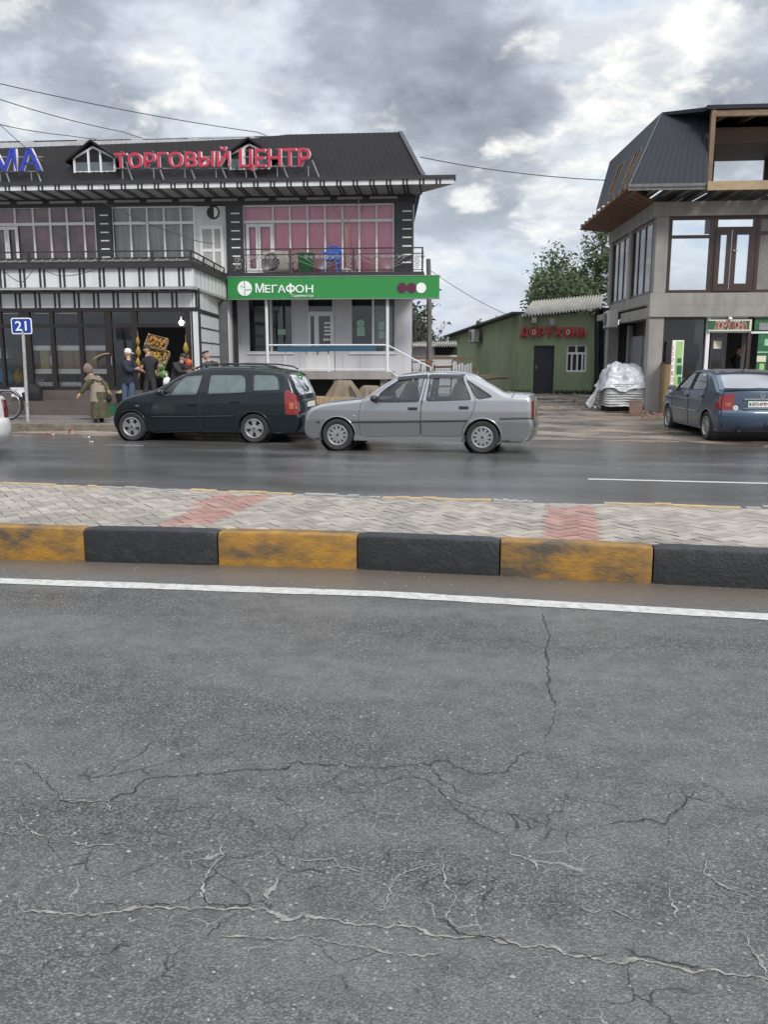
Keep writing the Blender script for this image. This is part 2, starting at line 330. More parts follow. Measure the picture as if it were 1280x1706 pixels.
def asphalt(name, dark, light, rough, wet=False):
    m = bpy.data.materials.new(name); m.use_nodes = True; nt = m.node_tree; b = nt.nodes['Principled BSDF']; N = nt.nodes.new; L = nt.links.new
    tc = N('ShaderNodeTexCoord'); co = tc.outputs['Object']
    def noise(s, d=4, ro=.6, vec=co):
        n = N('ShaderNodeTexNoise'); n.inputs['Scale'].default_value = s; n.inputs['Detail'].default_value = d; n.inputs['Roughness'].default_value = ro; L(vec, n.inputs['Vector']); return n.outputs[0]
    def mrange(src, a, c, d, e):
        r = N('ShaderNodeMapRange'); r.inputs[1].default_value = a; r.inputs[2].default_value = c; r.inputs[3].default_value = d; r.inputs[4].default_value = e; L(src, r.inputs[0]); return r.outputs[0]
    def mix(f, a, c, mode='MIX'):
        x = N('ShaderNodeMix'); x.data_type = 'RGBA'; x.blend_type = mode
        for s, i in ((f, 0), (a, 6), (c, 7)):
            if isinstance(s, (int, float)): x.inputs[i].default_value = s
            elif isinstance(s, tuple): x.inputs[i].default_value = (*s, 1)
            else: L(s, x.inputs[i])
        return x.outputs[2]
    vo = N('ShaderNodeTexVoronoi'); vo.inputs['Scale'].default_value = 125; vo.inputs['Randomness'].default_value = 1; L(co, vo.inputs['Vector'])
    sx = N('ShaderNodeSeparateXYZ'); L(vo.outputs['Color'], sx.inputs[0])
    col = mix(mrange(sx.outputs[0], 0, 1, 0, 1), dark, light)
    # mortar between the stones
    col = mix(mrange(vo.outputs['Distance'], .35, .75, 0, .75), col, tuple(x * .35 for x in dark))
    # a scatter of pale chippings
    v2 = N('ShaderNodeTexVoronoi'); v2.inputs['Scale'].default_value = 42; L(co, v2.inputs['Vector']); s2 = N('ShaderNodeSeparateXYZ'); L(v2.outputs['Color'], s2.inputs[0])
    ml = N('ShaderNodeMath'); ml.operation = 'MULTIPLY'; L(mrange(s2.outputs[0], .80, .95, 0, 1), ml.inputs[0]); L(mrange(v2.outputs['Distance'], .18, .30, 1, 0), ml.inputs[1])
    col = mix(ml.outputs[0], col, (.34, .33, .30))
    # broad dusty and damp patches, drawn out along the traffic
    mp = N('ShaderNodeMapping'); mp.inputs[3].default_value = (.22, .8, 1); L(co, mp.inputs[0])
    br = noise(1.1, 6, .6, mp.outputs[0])
    col = mix(mrange(br, .35, .68, .0, .75), col, tuple(x * .55 for x in dark) if wet else (.165, .163, .158))
    mm = noise(6, 5, .65)
    col = mix(mrange(mm, .45, .75, 0, .45), col, tuple(x * .6 for x in dark))
    sp = N('ShaderNodeSeparateXYZ'); L(co, sp.inputs[0])
    if not wet:
        # dust gathered in the gutter below the kerb
        ad = N('ShaderNodeMath'); ad.operation = 'MULTIPLY_ADD'; L(noise(3, 6), ad.inputs[0]); ad.inputs[1].default_value = .35; L(sp.outputs[1], ad.inputs[2])
        col = mix(mrange(ad.outputs[0], 5.82, 6.1, 0, .8), col, (.135, .108, .082))
    else:
        ad = N('ShaderNodeMath'); ad.operation = 'MULTIPLY_ADD'; L(noise(.8, 8, .65), ad.inputs[0]); ad.inputs[1].default_value = 2.2; L(sp.outputs[1], ad.inputs[2])
        col = mix(mrange(ad.outputs[0], 15.8, 18.6, 0, .85), col, (.12, .10, .085))
    if not wet:
        # a worn web of fine cracks, dark or filled with silt, where the surface has broken up
        wv = N('ShaderNodeVectorMath'); wv.operation = 'MULTIPLY_ADD'; nz = N('ShaderNodeTexNoise'); nz.inputs['Scale'].default_value = 7; nz.inputs['Detail'].default_value = 5; L(co, nz.inputs['Vector']); L(nz.outputs['Color'], wv.inputs[0]); wv.inputs[1].default_value = (.16, .16, 0); L(co, wv.inputs[2])
        for sc_, wd, cc, thr, y0, y1 in ((4.2, .012, (.015, .015, .015), .50, 3.7, 3.0), (6.5, .010, (.30, .29, .26), .55, 3.0, 2.5), (9.0, .012, (.02, .02, .02), .56, 3.6, 2.9)):
            ve = N('ShaderNodeTexVoronoi'); ve.feature = 'DISTANCE_TO_EDGE'; ve.inputs['Scale'].default_value = sc_; L(wv.outputs[0], ve.inputs['Vector'])
            ln = mrange(ve.outputs['Distance'], wd * .4, wd * 1.6, 1, 0); pa = mrange(noise(2.3 + sc_ * .11, 5, .6), thr, thr + .08, 0, 1); rg = mrange(sp.outputs[1], y1, y0, 1, 0)
            q1 = N('ShaderNodeMath'); q1.operation = 'MULTIPLY'; L(ln, q1.inputs[0]); L(pa, q1.inputs[1]); q2 = N('ShaderNodeMath'); q2.operation = 'MULTIPLY'; L(q1.outputs[0], q2.inputs[0]); L(rg, q2.inputs[1]); q3 = N('ShaderNodeMath'); q3.operation = 'MULTIPLY'; L(q2.outputs[0], q3.inputs[0]); q3.inputs[1].default_value = .85; col = mix(q3.outputs[0], col, cc)
    L(col, b.inputs['Base Color'])
    b.inputs['Specular IOR Level'].default_value = .5
    if wet:
        L(mrange(br, .36, .62, rough * 1.5, rough * .55), b.inputs['Roughness'])
    else:
        L(mrange(br, .35, .7, rough * .8, rough * 1.15), b.inputs['Roughness'])
    bp = N('ShaderNodeBump'); bp.inputs['Strength'].default_value = .16 if wet else .5; bp.inputs['Distance'].default_value = .006; L(mrange(vo.outputs['Distance'], 0, .8, 1, 0), bp.inputs['Height'])
    L(bp.outputs[0], b.inputs['Normal'])
    return m
def build_ground():
    xs = [-1500, -300, -80] + [-30 + .5 * i for i in range(141)] + [90, 300, 1500]
    ys = [-300, -40, 0, 8, 12, 15] + [16 + .4 * i for i in range(62)] + [44, 50, 60, 90, 200, 500, 1500]
    m = MB(); i0 = m.pts([(x, y, ground_z(x, y)) for y in ys for x in xs]); nx = len(xs)
    for b in range(len(ys) - 1):
        for a in range(nx - 1): m.face((i0 + b * nx + a, i0 + b * nx + a + 1, i0 + (b + 1) * nx + a + 1, i0 + (b + 1) * nx + a))
    tag(m.build('ground', ground_mat(), smooth='all'), 'wet brown muddy ground of the open lot between the buildings', 'ground', kind='structure')
build_ground()
def sheet(name, x0, x1, y0, y1, z, mt, label, cat, n=1):
    m = MB(); m.poly([(x0, y0, z), (x1, y0, z), (x1, y1, z), (x0, y1, z)])
    return tag(m.build(name, mt), label, cat, kind='structure')
sheet('road', -300, 300, -20, 6.5, 0, asphalt('dry_asphalt', (.028, .028, .0275), (.205, .204, .194), .37), 'cracked grey asphalt carriageway in front of the striped kerb', 'road')
sheet('far_road', -300, 300, 8.0, 18.1, 0, asphalt('wet_asphalt', (.105, .105, .106), (.235, .235, .232), .20, True), 'wet asphalt carriageway beyond the paved median where the cars stand', 'road')
KN = [(-4.36, 6.12), (-1.37, 6.33), (1.68, 6.275)]
KF = [(-5.85, 8.32), (-1.47, 8.12), (2.13, 8.18)]
kn = lambda x: lerp_pts(x, KN); kf = lambda x: lerp_pts(x, KF)
LN = [(-3.93, 5.495), (-1.03, 5.655), (1.5, 5.57)]
mat('road_paint', (.52, .51, .475), .65, var=.85, vscale=16, col2=(.25, .245, .23), bump=.3, lo=.42, hi=.75, detail=9)
m = MB(); rnd = random.Random(3)
xs = [-40, -12, -8] + [-5 + .12 * i for i in range(75)] + [6, 12, 40]
for a, b in zip(xs, xs[1:]):
    ya, yb = lerp_pts(a, LN), lerp_pts(b, LN)
    ja = random.Random(int(a * 100)).uniform(-.006, .006); jb = random.Random(int(b * 100)).uniform(-.006, .006)
    m.poly([(a, ya - .078 + ja, .004), (b, yb - .078 + jb, .004), (b, yb + .072 - jb, .004), (a, ya + .072 - ja, .004)])
tag(m.build('edge_line', M['road_paint']), 'solid white painted line along the near carriageway', 'road marking', kind='structure')
m = MB()
a = onz(980, 798, .004); m.poly([(a.x, a.y - .06, .004), (a.x + 4.5, a.y - .06, .004), (a.x + 4.5, a.y + .06, .004), (a.x, a.y + .06, .004)])
for k in (1, 2): m.poly([(a.x - 9 * k - 0, a.y + 3.2, .004), (a.x - 9 * k + .8, a.y + 3.2, .004), (a.x - 9 * k + .8, a.y + 3.24, .004), (a.x - 9 * k, a.y + 3.24, .004)])
tag(m.build('lane_line', M['road_paint']), 'thin white lane dash on the wet far carriageway', 'road marking', kind='structure')

# cracks, traced on the road surface
def Z7(pts): return [(x / 2, y / 2 + 1160) for x, y in pts]
def Z8(pts): return [(x / 2 + 640, y / 2 + 1160) for x, y in pts]
SILT = [(Z7([(40, 735), (75, 715), (160, 715), (225, 730), (330, 722), (460, 700), (520, 702), (605, 695), (630, 712), (700, 702), (760, 708), (830, 712), (885, 710), (930, 730), (970, 745), (1010, 730), (1110, 735), (1160, 755), (1250, 760)])
         + Z8([(0, 768), (105, 765), (150, 792), (235, 800), (320, 795), (380, 805), (455, 832), (490, 824), (570, 838), (640, 865), (700, 872), (780, 885), (850, 876), (920, 888), (1000, 905), (1090, 914), (1150, 925), (1230, 922), (1300, 955)]), 7.5),
        (Z7([(75, 715), (68, 690), (75, 660)]), 6), (Z7([(885, 708), (882, 660), (915, 620), (918, 590)]), 6), (Z7([(700, 695), (670, 640), (700, 580), (740, 530), (738, 490)]), 6),
        (Z7([(735, 556), (830, 545), (880, 535), (930, 495)]), 4), (Z7([(985, 575), (1000, 540), (1110, 540), (1140, 570), (1220, 595)]), 5), (Z7([(610, 525), (635, 510), (665, 520)]), 5),
        (Z8([(-30, 740), (0, 690), (30, 640), (40, 590), (100, 575), (190, 555), (230, 560)]), 4.5), (Z8([(175, 520), (190, 555), (205, 630), (245, 670), (210, 730), (245, 790)]), 4), (Z8([(0, 512), (130, 512), (175, 520), (250, 470)]), 3),
        (Z8([(640, 690), (690, 715), (770, 710), (860, 755)]), 5), (Z8([(640, 760), (690, 770), (740, 782)]), 5), (Z8([(945, 620), (965, 690), (982, 740)]), 6), (Z8([(1080, 545), (1070, 590), (1150, 635), (1280, 690)]), 5),
        (Z8([(1125, 715), (1180, 720), (1240, 718)]), 6), (Z8([(965, 780), (1000, 825)]), 6), (Z8([(1215, 790), (1220, 830), (1250, 880), (1280, 935)]), 9), (Z8([(430, 490), (430, 520), (500, 550), (520, 600)]), 3),
        (Z7([(700, 800), (880, 800), (1020, 800), (1080, 815), (1230, 840)]) + Z8([(20, 855), (120, 858), (215, 850)]), 4), (Z7([(50, 390), (100, 440), (150, 470)]), 5), (Z7([(235, 480), (290, 495), (420, 488)]), 5), (Z7([(0, 455), (80, 460)]), 4),
        (Z7([(180, 320), (200, 345), (350, 350), (365, 378), (400, 370)]), 4.5), (Z8([(505, 688), (570, 690)]), 4), (Z7([(940, 350), (1000, 378), (1040, 380), (1090, 355), (1110, 335)]), 3)]
DARK = [(Z7([(0, 215), (90, 225), (130, 265), (180, 310), (200, 345), (350, 348)]), 3), (Z7([(350, 365), (390, 325), (450, 320), (480, 275), (590, 265), (700, 258), (850, 240), (960, 242), (990, 215), (1010, 225), (1080, 228), (1130, 225), (1180, 235), (1250, 240)])
        + Z8([(0, 238), (60, 230), (130, 222), (155, 230), (165, 210), (215, 208), (240, 230), (290, 255), (340, 255), (410, 250), (430, 225), (445, 195), (500, 178)]), 5),
        (Z8([(155, 230), (190, 275), (240, 310), (300, 330)]), 4), (Z8([(-60, 310), (0, 285), (50, 268), (130, 272), (190, 315), (240, 375), (290, 410), (370, 450), (430, 480)]), 3.5), (Z8([(200, 320), (240, 345), (350, 380), (480, 400), (570, 435)]), 3.5),
        (Z8([(730, 430), (830, 415), (870, 408), (940, 425), (950, 390), (1000, 350), (1035, 310)]), 5), (Z8([(940, 425), (955, 455), (940, 500)]), 3), (Z7([(910, 320), (940, 350), (1000, 378)]), 3.5),
        ([(905, 1020), (910, 1045), (917, 1060), (908, 1085), (915, 1105), (914, 1140), (925, 1180)], 5), ([(925, 1180), (918, 1215), (905, 1240)], 2.5), (Z7([(1020, 385), (1020, 430), (985, 460), (940, 500)]), 2.5), (Z7([(1080, 290), (1130, 250), (1180, 235)]), 3), (Z7([(1100, 290), (1160, 315), (1280, 320)]), 2.5),
        (Z8([(370, 690), (480, 692)]), 4), (Z8([(780, 820), (840, 860), (920, 880), (1020, 895), (1090, 908)]), 6), (Z8([(130, 735), (200, 740), (250, 790), (380, 800), (450, 828)]), 5), (Z7([(440, 680), (480, 692), (600, 690)]), 6), (Z7([(640, 715), (700, 690), (780, 696), (880, 690)]), 5), (Z7([(660, 640), (700, 690)]), 6), (Z7([(270, 705), (350, 690), (440, 690)]), 4),
        (Z8([(590, 850), (700, 865), (770, 860)]), 5)]
def ribbon(mb, pts, wmm, z, seed, jit, sb=.55, sa=2.6):
    """jagged strip along a traced crack: both edges wander on their own"""
    r = random.Random(seed); P = [onz(x, y, z) for x, y in pts]; Q = []
    nz = lambda q, f, o: mnoise.noise(Vector((q.x * f + o, q.y * f - o, seed * 1.7)))
    for a, b in zip(P, P[1:]):
        n = max(2, int((b - a).length / .010)); d = (b - a); nn = Vector((-d.y, d.x, 0)).normalized()
        for k in range(n):
            q = a.lerp(b, k / n); Q.append(q + nn * (nz(q, 14, 0) * jit + nz(q, 45, 5) * jit * .8 + nz(q, 120, 9) * jit * .4))
    Q.append(P[-1]); L_ = len(Q); prev = None
    for k, q in enumerate(Q):
        d = Q[min(k + 1, L_ - 1)] - Q[max(k - 1, 0)]; nn = Vector((-d.y, d.x, 0)); nn = nn.normalized() if nn.length > 1e-6 else Vector((0, 1, 0))
        env = min(1, .15 + k / 8, .15 + (L_ - 1 - k) / 8); swell = sb + sa * max(0, nz(q, 15, 3)) ** 1.2
        w1 = wmm / 1000 * env * max(.08, swell * (.55 + 1.1 * abs(nz(q, 70, 11))) + .35 * nz(q, 160, 2)); w2 = wmm / 1000 * env * max(.08, swell * (.55 + 1.1 * abs(nz(q, 70, 27))) + .35 * nz(q, 160, 31))
        i = mb.pts([q - nn * w1, q + nn * w2])
        if prev is not None: mb.face((prev, i, i + 1, prev + 1))
        prev = i
mat('silt', (.30, .288, .255), .75, var=.9, vscale=26, col2=(.13, .125, .115), lo=.4, hi=.6)
mat('crack_black', (.014, .014, .014), .9)
ms, mk = MB(), MB()
for k, (p, w) in enumerate(SILT): ribbon(ms, p, w * .98, .003, k, .014)
for k, (p, w) in enumerate(DARK): ribbon(mk, p, w * .46, .0042, 50 + k, .013, 1.0, 1.6)
tag(ms.build('crack_silt', M['silt'], recalc=False), 'pale silt washed into the cracks of the near asphalt', 'silt', kind='structure')
tag(mk.build('road_crack', M['crack_black'], recalc=False), 'dark jagged cracks running across the near asphalt', 'crack', kind='structure')
# loose chippings on the near road
m = MB(); r = random.Random(11)
for k in range(300):
    px, py = r.uniform(-20, 1300), r.choice((r.uniform(1060, 1700), r.uniform(940, 985)))
    q = onz(px, py, .002); s = r.uniform(.0025, .006); m.blob(q, s * r.uniform(.8, 1.8), s, s * .6, n=5, jit=.5, seed=k, m=4)
mat('chipping', (.33, .32, .295), .8, var=.8, vscale=7, col2=(.2, .19, .17))
tag(m.build('gravel', M['chipping'], recalc=False), 'loose pale stone chippings scattered on the near asphalt', 'gravel', kind='stuff')

# ---- kerb stones painted yellow and black
mat('kerb_yellow', (.33, .165, .018), .6, var=.95, vscale=5, col2=(.06, .05, .04), bump=.3, lo=.37, hi=.64, stretch=(.7, 1, 1.5), detail=9)
mat('kerb_black', (.013, .014, .016), .55, var=.7, vscale=9, col2=(.05, .05, .052), bump=.35, lo=.5, hi=.8)
kz = .28
bx = [148, 368, 594, 833, 1089]
kx = [onpl(x, y, (0, lerp_pts((x - 640) / 200, KN), 0), (0, 1, 0)).x for x, y in zip(bx, (905, 912, 920, 928, 945))]
kx = [kx[0] - 2.35, kx[0] - 1.18] + kx + [kx[-1] + 1.2, kx[-1] + 2.4]
prof = [(0, -.05), (0, kz - .035), (.008, kz - .012), (.03, kz), (.135, kz), (.15, kz - .01), (.15, -.05)]
for k in range(1, 8):
    x0, x1 = kx[k - 1] + .006, kx[k] - .006; m = MB(); rk = random.Random(k); n = 16
    if k == 1: x0 = kx[0]
    rings = []
    for s in range(n + 1):
        x = x0 + (x1 - x0) * s / n; e = min(s, n - s); inset = .012 if e == 0 else 0
        rings.append(m.pts([(x, kn(x) + py + inset * (1 if py < .07 else -1) + mnoise.noise(Vector((x * 5, pz * 6, k))) * .003, pz - (inset if pz > .1 else 0) + mnoise.noise(Vector((x * 4, py * 9, k + 9))) * .004) for py, pz in prof]))
    for a, b in zip(rings, rings[1:]):
        for q in range(len(prof) - 1): m.face((a + q, b + q, b + q + 1, a + q + 1))
    m.face([rings[0] + q for q in range(len(prof))]); m.face([rings[-1] + q for q in range(len(prof))][::-1])
    yel = (k % 2 == 0)
    tag(m.build('kerb_stone', M['kerb_yellow'] if yel else M['kerb_black'], smooth=True), [None, 'black kerb stone beyond the left edge of the striped row', 'worn yellow kerb stone leftmost of the striped row along the median', 'black kerb stone between the leftmost and the middle yellow stones', 'yellow kerb stone in the middle of the row, between two black stones', 'black kerb stone in the middle of the row, right of the middle yellow stone', 'scuffed yellow kerb stone right of centre with grey scrape marks', 'black kerb stone at the right end of the striped row'][k], 'kerb stone', 'kerb stones painted yellow and black')

# ---- median: bed, herringbone pavers, far edging
def cliphp(P, f):
    out = []
    for a, b in zip(P, P[1:] + P[:1]):
        fa, fb = f(a), f(b)
        if fa >= 0: out.append(a)
        if (fa > 0) != (fb > 0) and fa != fb:
            t = fa / (fa - fb); out.append((a[0] + (b[0] - a[0]) * t, a[1] + (b[1] - a[1]) * t))
    return out
def inpoly(x, y, P):
    c = False
    for (a, b), (d, e) in zip(P, P[1:] + P[:1]):
        if (b > y) != (e > y) and x < (d - a) * (y - b) / (e - b) + a: c = not c
    return c
mat('paver_bed', (.06, .052, .045), .9, var=.5, vscale=20)
m = MB(); xs = [-40, -12] + [-9 + i for i in range(19)] + [14, 40]
for a, b in zip(xs, xs[1:]): m.hexa([(a, kn(a) + .14, 0), (b, kn(b) + .14, 0), (b, kf(b), 0), (a, kf(a), 0), (a, kn(a) + .14, .262), (b, kn(b) + .14, .262), (b, kf(b), .262), (a, kf(a), .262)])
tag(m.build('median', M['paver_bed']), 'raised median strip under the block paving', 'median', kind='structure')
def paver_mat(name, c, c2):
    mm = mat(name, c, .7, var=.8, vscale=2.2, col2=c2, bump=.3, bscale=90); nt = mm.node_tree; N = nt.nodes.new; L = nt.links.new; b = nt.nodes['Principled BSDF']
    src = b.inputs['Base Color'].links[0].from_socket; g = N('ShaderNodeNewGeometry'); mr = N('ShaderNodeMapRange'); mr.inputs[3].default_value = .72; mr.inputs[4].default_value = 1.12; L(g.outputs['Random Per Island'], mr.inputs[0])
    v = N('ShaderNodeVectorMath'); v.operation = 'SCALE'; L(src, v.inputs[0]); L(mr.outputs[0], v.inputs['Scale']); L(v.outputs[0], b.inputs['Base Color']); return mm
PM = [paver_mat('paver_grey', (.375, .33, .28), (.24, .215, .185)), paver_mat('paver_red', (.38, .20, .165), (.29, .19, .16))]
RED = [[tuple(onz(x, y, .28)[:2]) for x, y in q] for q in ([(360, 825), (445, 825), (352, 874), (262, 874)], [(912, 845), (988, 845), (1010, 908), (912, 908)])]
m = MB(); Wp, g = .102, .0033; c45, s45 = math.cos(R(43)), math.sin(R(43)); r = random.Random(5)
for gx in range(-110, 120):
    for gy in range(-120, 110):
        s = (gx - gy) % 4
        if s == 0: P = [(gx, gy), (gx + 2, gy), (gx + 2, gy + 1), (gx, gy + 1)]
        elif s == 3: P = [(gx, gy), (gx + 1, gy), (gx + 1, gy + 2), (gx, gy + 2)]
        else: continue
        cxm = sum(p[0] for p in P) / 4; cym = sum(p[1] for p in P) / 4
        P = [(x + math.copysign(g / Wp, cxm - x), y + math.copysign(g / Wp, cym - y)) for x, y in P]
        P = [((x * c45 - y * s45) * Wp - .3, (x * s45 + y * c45) * Wp + 7.2) for x, y in P]
        cxw = sum(p[0] for p in P) / 4; cyw = sum(p[1] for p in P) / 4
        if not (-8 < cxw < 8 and 6.0 < cyw < 8.6): continue
        P = cliphp(P, lambda p: p[1] - kn(p[0]) - .153); P = cliphp(P, lambda p: kf(p[0]) - .005 - p[1]) if len(P) > 2 else []
        if len(P) < 3: continue
        tx, ty, dz = r.gauss(0, .012), r.gauss(0, .012), r.gauss(0, .0015) + .012 * mnoise.noise(Vector((cxw * .9, cyw * .9, 1)))
        m.m = 1 if any(inpoly(cxw, cyw, q) for q in RED) else 0
        m.prism([(x, y, .276 + dz + (x - cxw) * tx + (y - cyw) * ty) for x, y in P], (0, 0, -.02))
tag(m.build('paving', PM), 'grey herringbone block paving of the median with two red stripes', 'paving', kind='structure')
mat('edging_yellow', (.52, .36, .17), .7, var=.8, vscale=8, col2=(.25, .2, .14)); mat('edging_grey', (.33, .32, .30), .7, var=.7, vscale=8, col2=(.15, .14, .13))
m = MB(); segs = [(-9, -5.4, 0), (-5.4, -4.6, 0), (-4.6, -3.6, 1), (-3.58, -2.45, 0), (-2.43, -1.52, 1), (-1.5, -.42, 0), (-.4, -.02, 1), (.66, 1.9, 0), (1.95, 3.1, 1), (3.1, 9, 0)]
for a, b, c in segs:
    m.m = c; n = 8
    for k in range(n):
        x0, x1 = a + (b - a) * k / n, a + (b - a) * (k + 1) / n; h = .284 + random.Random(int(x0 * 50)).uniform(-.012, .008)
        m.hexa([(x0, kf(x0) + .004, 0), (x1, kf(x1) + .004, 0), (x1, kf(x1) + .10, 0), (x0, kf(x0) + .10, 0), (x0, kf(x0) + .004, h), (x1, kf(x1) + .004, h), (x1, kf(x1) + .10, h), (x0, kf(x0) + .10, h)])
tag(m.build('median_edging', [M['edging_yellow'], M['edging_grey']], recalc=False), 'chipped yellow and grey edging on the far side of the median', 'kerb', kind='structure')

# ---- pavement on the far side, left
mat('pavement_concrete', (.20, .185, .165), .6, var=.9, vscale=1.6, col2=(.10, .088, .078), bump=.4, stretch=(.6, 1.5, 1))
mat('kerb_concrete', (.20, .165, .125), .8, var=.9, vscale=5, col2=(.09, .07, .055), bump=.4)
KFY = 17.75
m = MB(); n = 60
for k in range(n):
    x0, x1 = -45 + 41 * k / n, -45 + 41 * (k + 1) / n
    f = lambda x: KFY + .05 * mnoise.noise(Vector((x * 1.3, 0, 0)))
    m.hexa([(x0, f(x0), -.1), (x1, f(x1), -.1), (x1, KFY + .34, -.1), (x0, KFY + .34, -.1), (x0, f(x0) + .03, .17 + .01 * mnoise.noise(Vector((x0, 4, 0)))), (x1, f(x1) + .03, .17 + .01 * mnoise.noise(Vector((x1, 4, 0)))), (x1, KFY + .34, .175), (x0, KFY + .34, .175)])
tag(m.build('pavement_kerb', M['kerb_concrete'], recalc=False), 'low dirty concrete kerb of the pavement before the shops', 'kerb', kind='structure')
m = MB(); m.box(-45, -4, KFY + .33, 27, -.1, .155)
for k in range(90):      # uneven slabs in a band along the pavement
    rr = random.Random(k); x = -22 + (k % 45) * .4; row = k // 45
    m.box(x, x + .385, 19.55 + row * .5, 20.03 + row * .5, .1, .175 + rr.uniform(0, .02))
tag(m.build('pavement', M['pavement_concrete']), 'damp grey pavement in front of the shops', 'pavement', kind='structure')
# litter in the far gutter
def litter(px, py, z, dims, mt, label, rz=0.3):
    p = onz(px, py, z); m = MB(); sx, sy, sz = dims; m.X = Matrix.Rotation(rz, 4, 'Z')
    m.grid(lambda u, v: ((u - .5) * sx, (v - .5) * sy, sz * (.5 + .5 * math.sin(u * 5 + v * 3)) + sz * .2), 5, 4); m.grid(lambda u, v: ((u - .5) * sx, (v - .5) * sy, 0), 5, 4)
    for i in range(4): pass
    o = m.build('litter', mt); o.location = p; tag(o, label, 'litter', 'litter in the far gutter')
mat('litter_red', (.55, .06, .06), .4, var=.95, vscale=9, col2=(.75, .7, .68), lo=.5, hi=.55); mat('litter_white', (.72, .71, .69), .5)
litter(117, 722, .006, (.13, .09, .07), M['litter_red'], 'crumpled red and white packet on the road by the far kerb', .2)
litter(82, 725, .006, (.24, .07, .03), M['litter_red'], 'flattened red and white wrapper left of the crumpled packet', .1)
litter(145, 729, .004, (.12, .05, .02), M['litter_white'], 'small white paper scrap on the road near the estate car bumper', .3)
litter(152, 737, .004, (.08, .05, .02), M['litter_white'], 'tiny white scrap nearest the road middle by the estate car', 1.0)
litter(116, 676, .16, (.16, .05, .02), M['litter_white'], 'white scrap lying on the pavement before the step', .0)
# ------------------------------------------------------------------ the two-storey shopping centre (left)
class Frame:
    """a building's own axes: u along the facade, v away from the street, z up"""
    def __init__(s, origin, heading):
        s.o = Vector((origin.x, origin.y, 0)); s.h = heading
        s.u = Vector((math.cos(heading), math.sin(heading), 0)); s.n = Vector((-math.sin(heading), math.cos(heading), 0))
    def at(s, px, py, v):
        p = onpl(px, py, s.o + s.n * v, s.n) - s.o
        return Vector((p.dot(s.u), v, p.z))
    def U(s, px, v, py=500): return s.at(px, py, v).x
    def Z(s, py, v, px=400): return s.at(px, py, v).z
SH = Frame(atd(530, 600, 28.3), R(5.9))
shop = empty('shopping_centre', SH.o, SH.h, 'two-storey black and white shopping centre with dark mansard roof and green sign', 'building')
U, Z, A = SH.U, SH.Z, SH.at
mat('wall_white', (.62, .62, .66), .55, var=.5, vscale=1.2, col2=(.50, .50, .54), stretch=(1, 1, .4))
mat('panel_white', (.66, .665, .68), .4, var=.6, vscale=2.0, col2=(.46, .46, .46), stretch=(2.5, 2.5, .35), lo=.45, hi=.75)
mat('soffit_grey', (.36, .36, .35), .6, var=.6, vscale=3, col2=(.26, .26, .25))
mat('curtain_pink', (.95, .37, .47), .8, var=.4, vscale=3, col2=(.85, .30, .40), stretch=(6, 1, .3))
mat('curtain_dusky', (.38, .17, .20), .8, var=.9, vscale=1.2, col2=(.11, .09, .10), stretch=(1, 1, 1))
mat('curtain_pale', (.46, .46, .43), .8, var=.6, vscale=2, col2=(.20, .20, .19), stretch=(4, 1, .3))
mat('green_sign', (.03, .24, .055), .35, var=.3, vscale=.7, col2=(.025, .19, .05))
mat('sign_white', (.80, .82, .80), .4); mat('sign_purple', (.10, .012, .05), .4)
mat('letter_red', (.50, .035, .075), .4); mat('letter_blue', (.025, .05, .38), .4); mat('letter_side', (.70, .66, .66), .4)
mat('pink_wall', (.5, .3, .33), .8)
zf = Z(460, 0, 560)                 # upper floor level
zg = Z(619.5, -1.42, 520)              # shop floor over the porch
UR, UL = U(688, 0), U(-170, 0)
# ---- upper wall core, pillars
m = MB()
UB = U(684, 8.5)
m.hexa([(UL, .55, zg - .9), (UR - .02, .55, zg - .9), (UB, 8.5, zg - .9), (UL, 8.5, zg - .9), (UL, .55, Z(330, 0)), (UR - .02, .55, Z(330, 0)), (UB, 8.5, Z(330, 0)), (UL, 8.5, Z(330, 0))])   # body behind the glazed fronts
core = m.build('rear_wall', M['room_wall'], shop)
zt = Z(343, 0, 340); ztop = Z(328, 0, 340)
m = MB()
m.box(UL, UR + .03, -.10, .52, zt, ztop + .0); mb_beam = m.build('cornice_beam', M['black_cladding'], shop)
m = MB(); zz0, zz1 = Z(336, -.11, 340), Z(331.5, -.11, 340)
ed = [U(x, -.1) for x in (-135, -82, -30, 35, 88, 141, 194, 247, 300, 353, 407, 458, 508, 558, 611, 668)]
for a, b in zip(ed, ed[1:]): m.box(a + .12, b - .12, -.125, -.102, zz0, zz1)
m.pieces('cornice_panel', M['soffit_grey'], shop)
for a, b in ((168, 193), (382, 408), (658, 688), (-40, -15)):
    m = MB(); ua, ub = U(a, -.05), U(b, -.05); m.box(ua, ub, -.12, .5, zf - .2, zt - .002); p = m.build('pillar', M['black_cladding'], shop)
    m = MB()
    for y in (356, 370.5, 385, 399, 413, 427, 440):
        z = Z(y, -.12, 400); w0, w1 = (.30, .85) if a != 658 else (.42, .92)
        m.box(ua + (ub - ua) * w0, ua + (ub - ua) * w1, -.135, -.118, z - .02, z + .02)
    m.pieces('wall_trim', M['sign_white'], p)
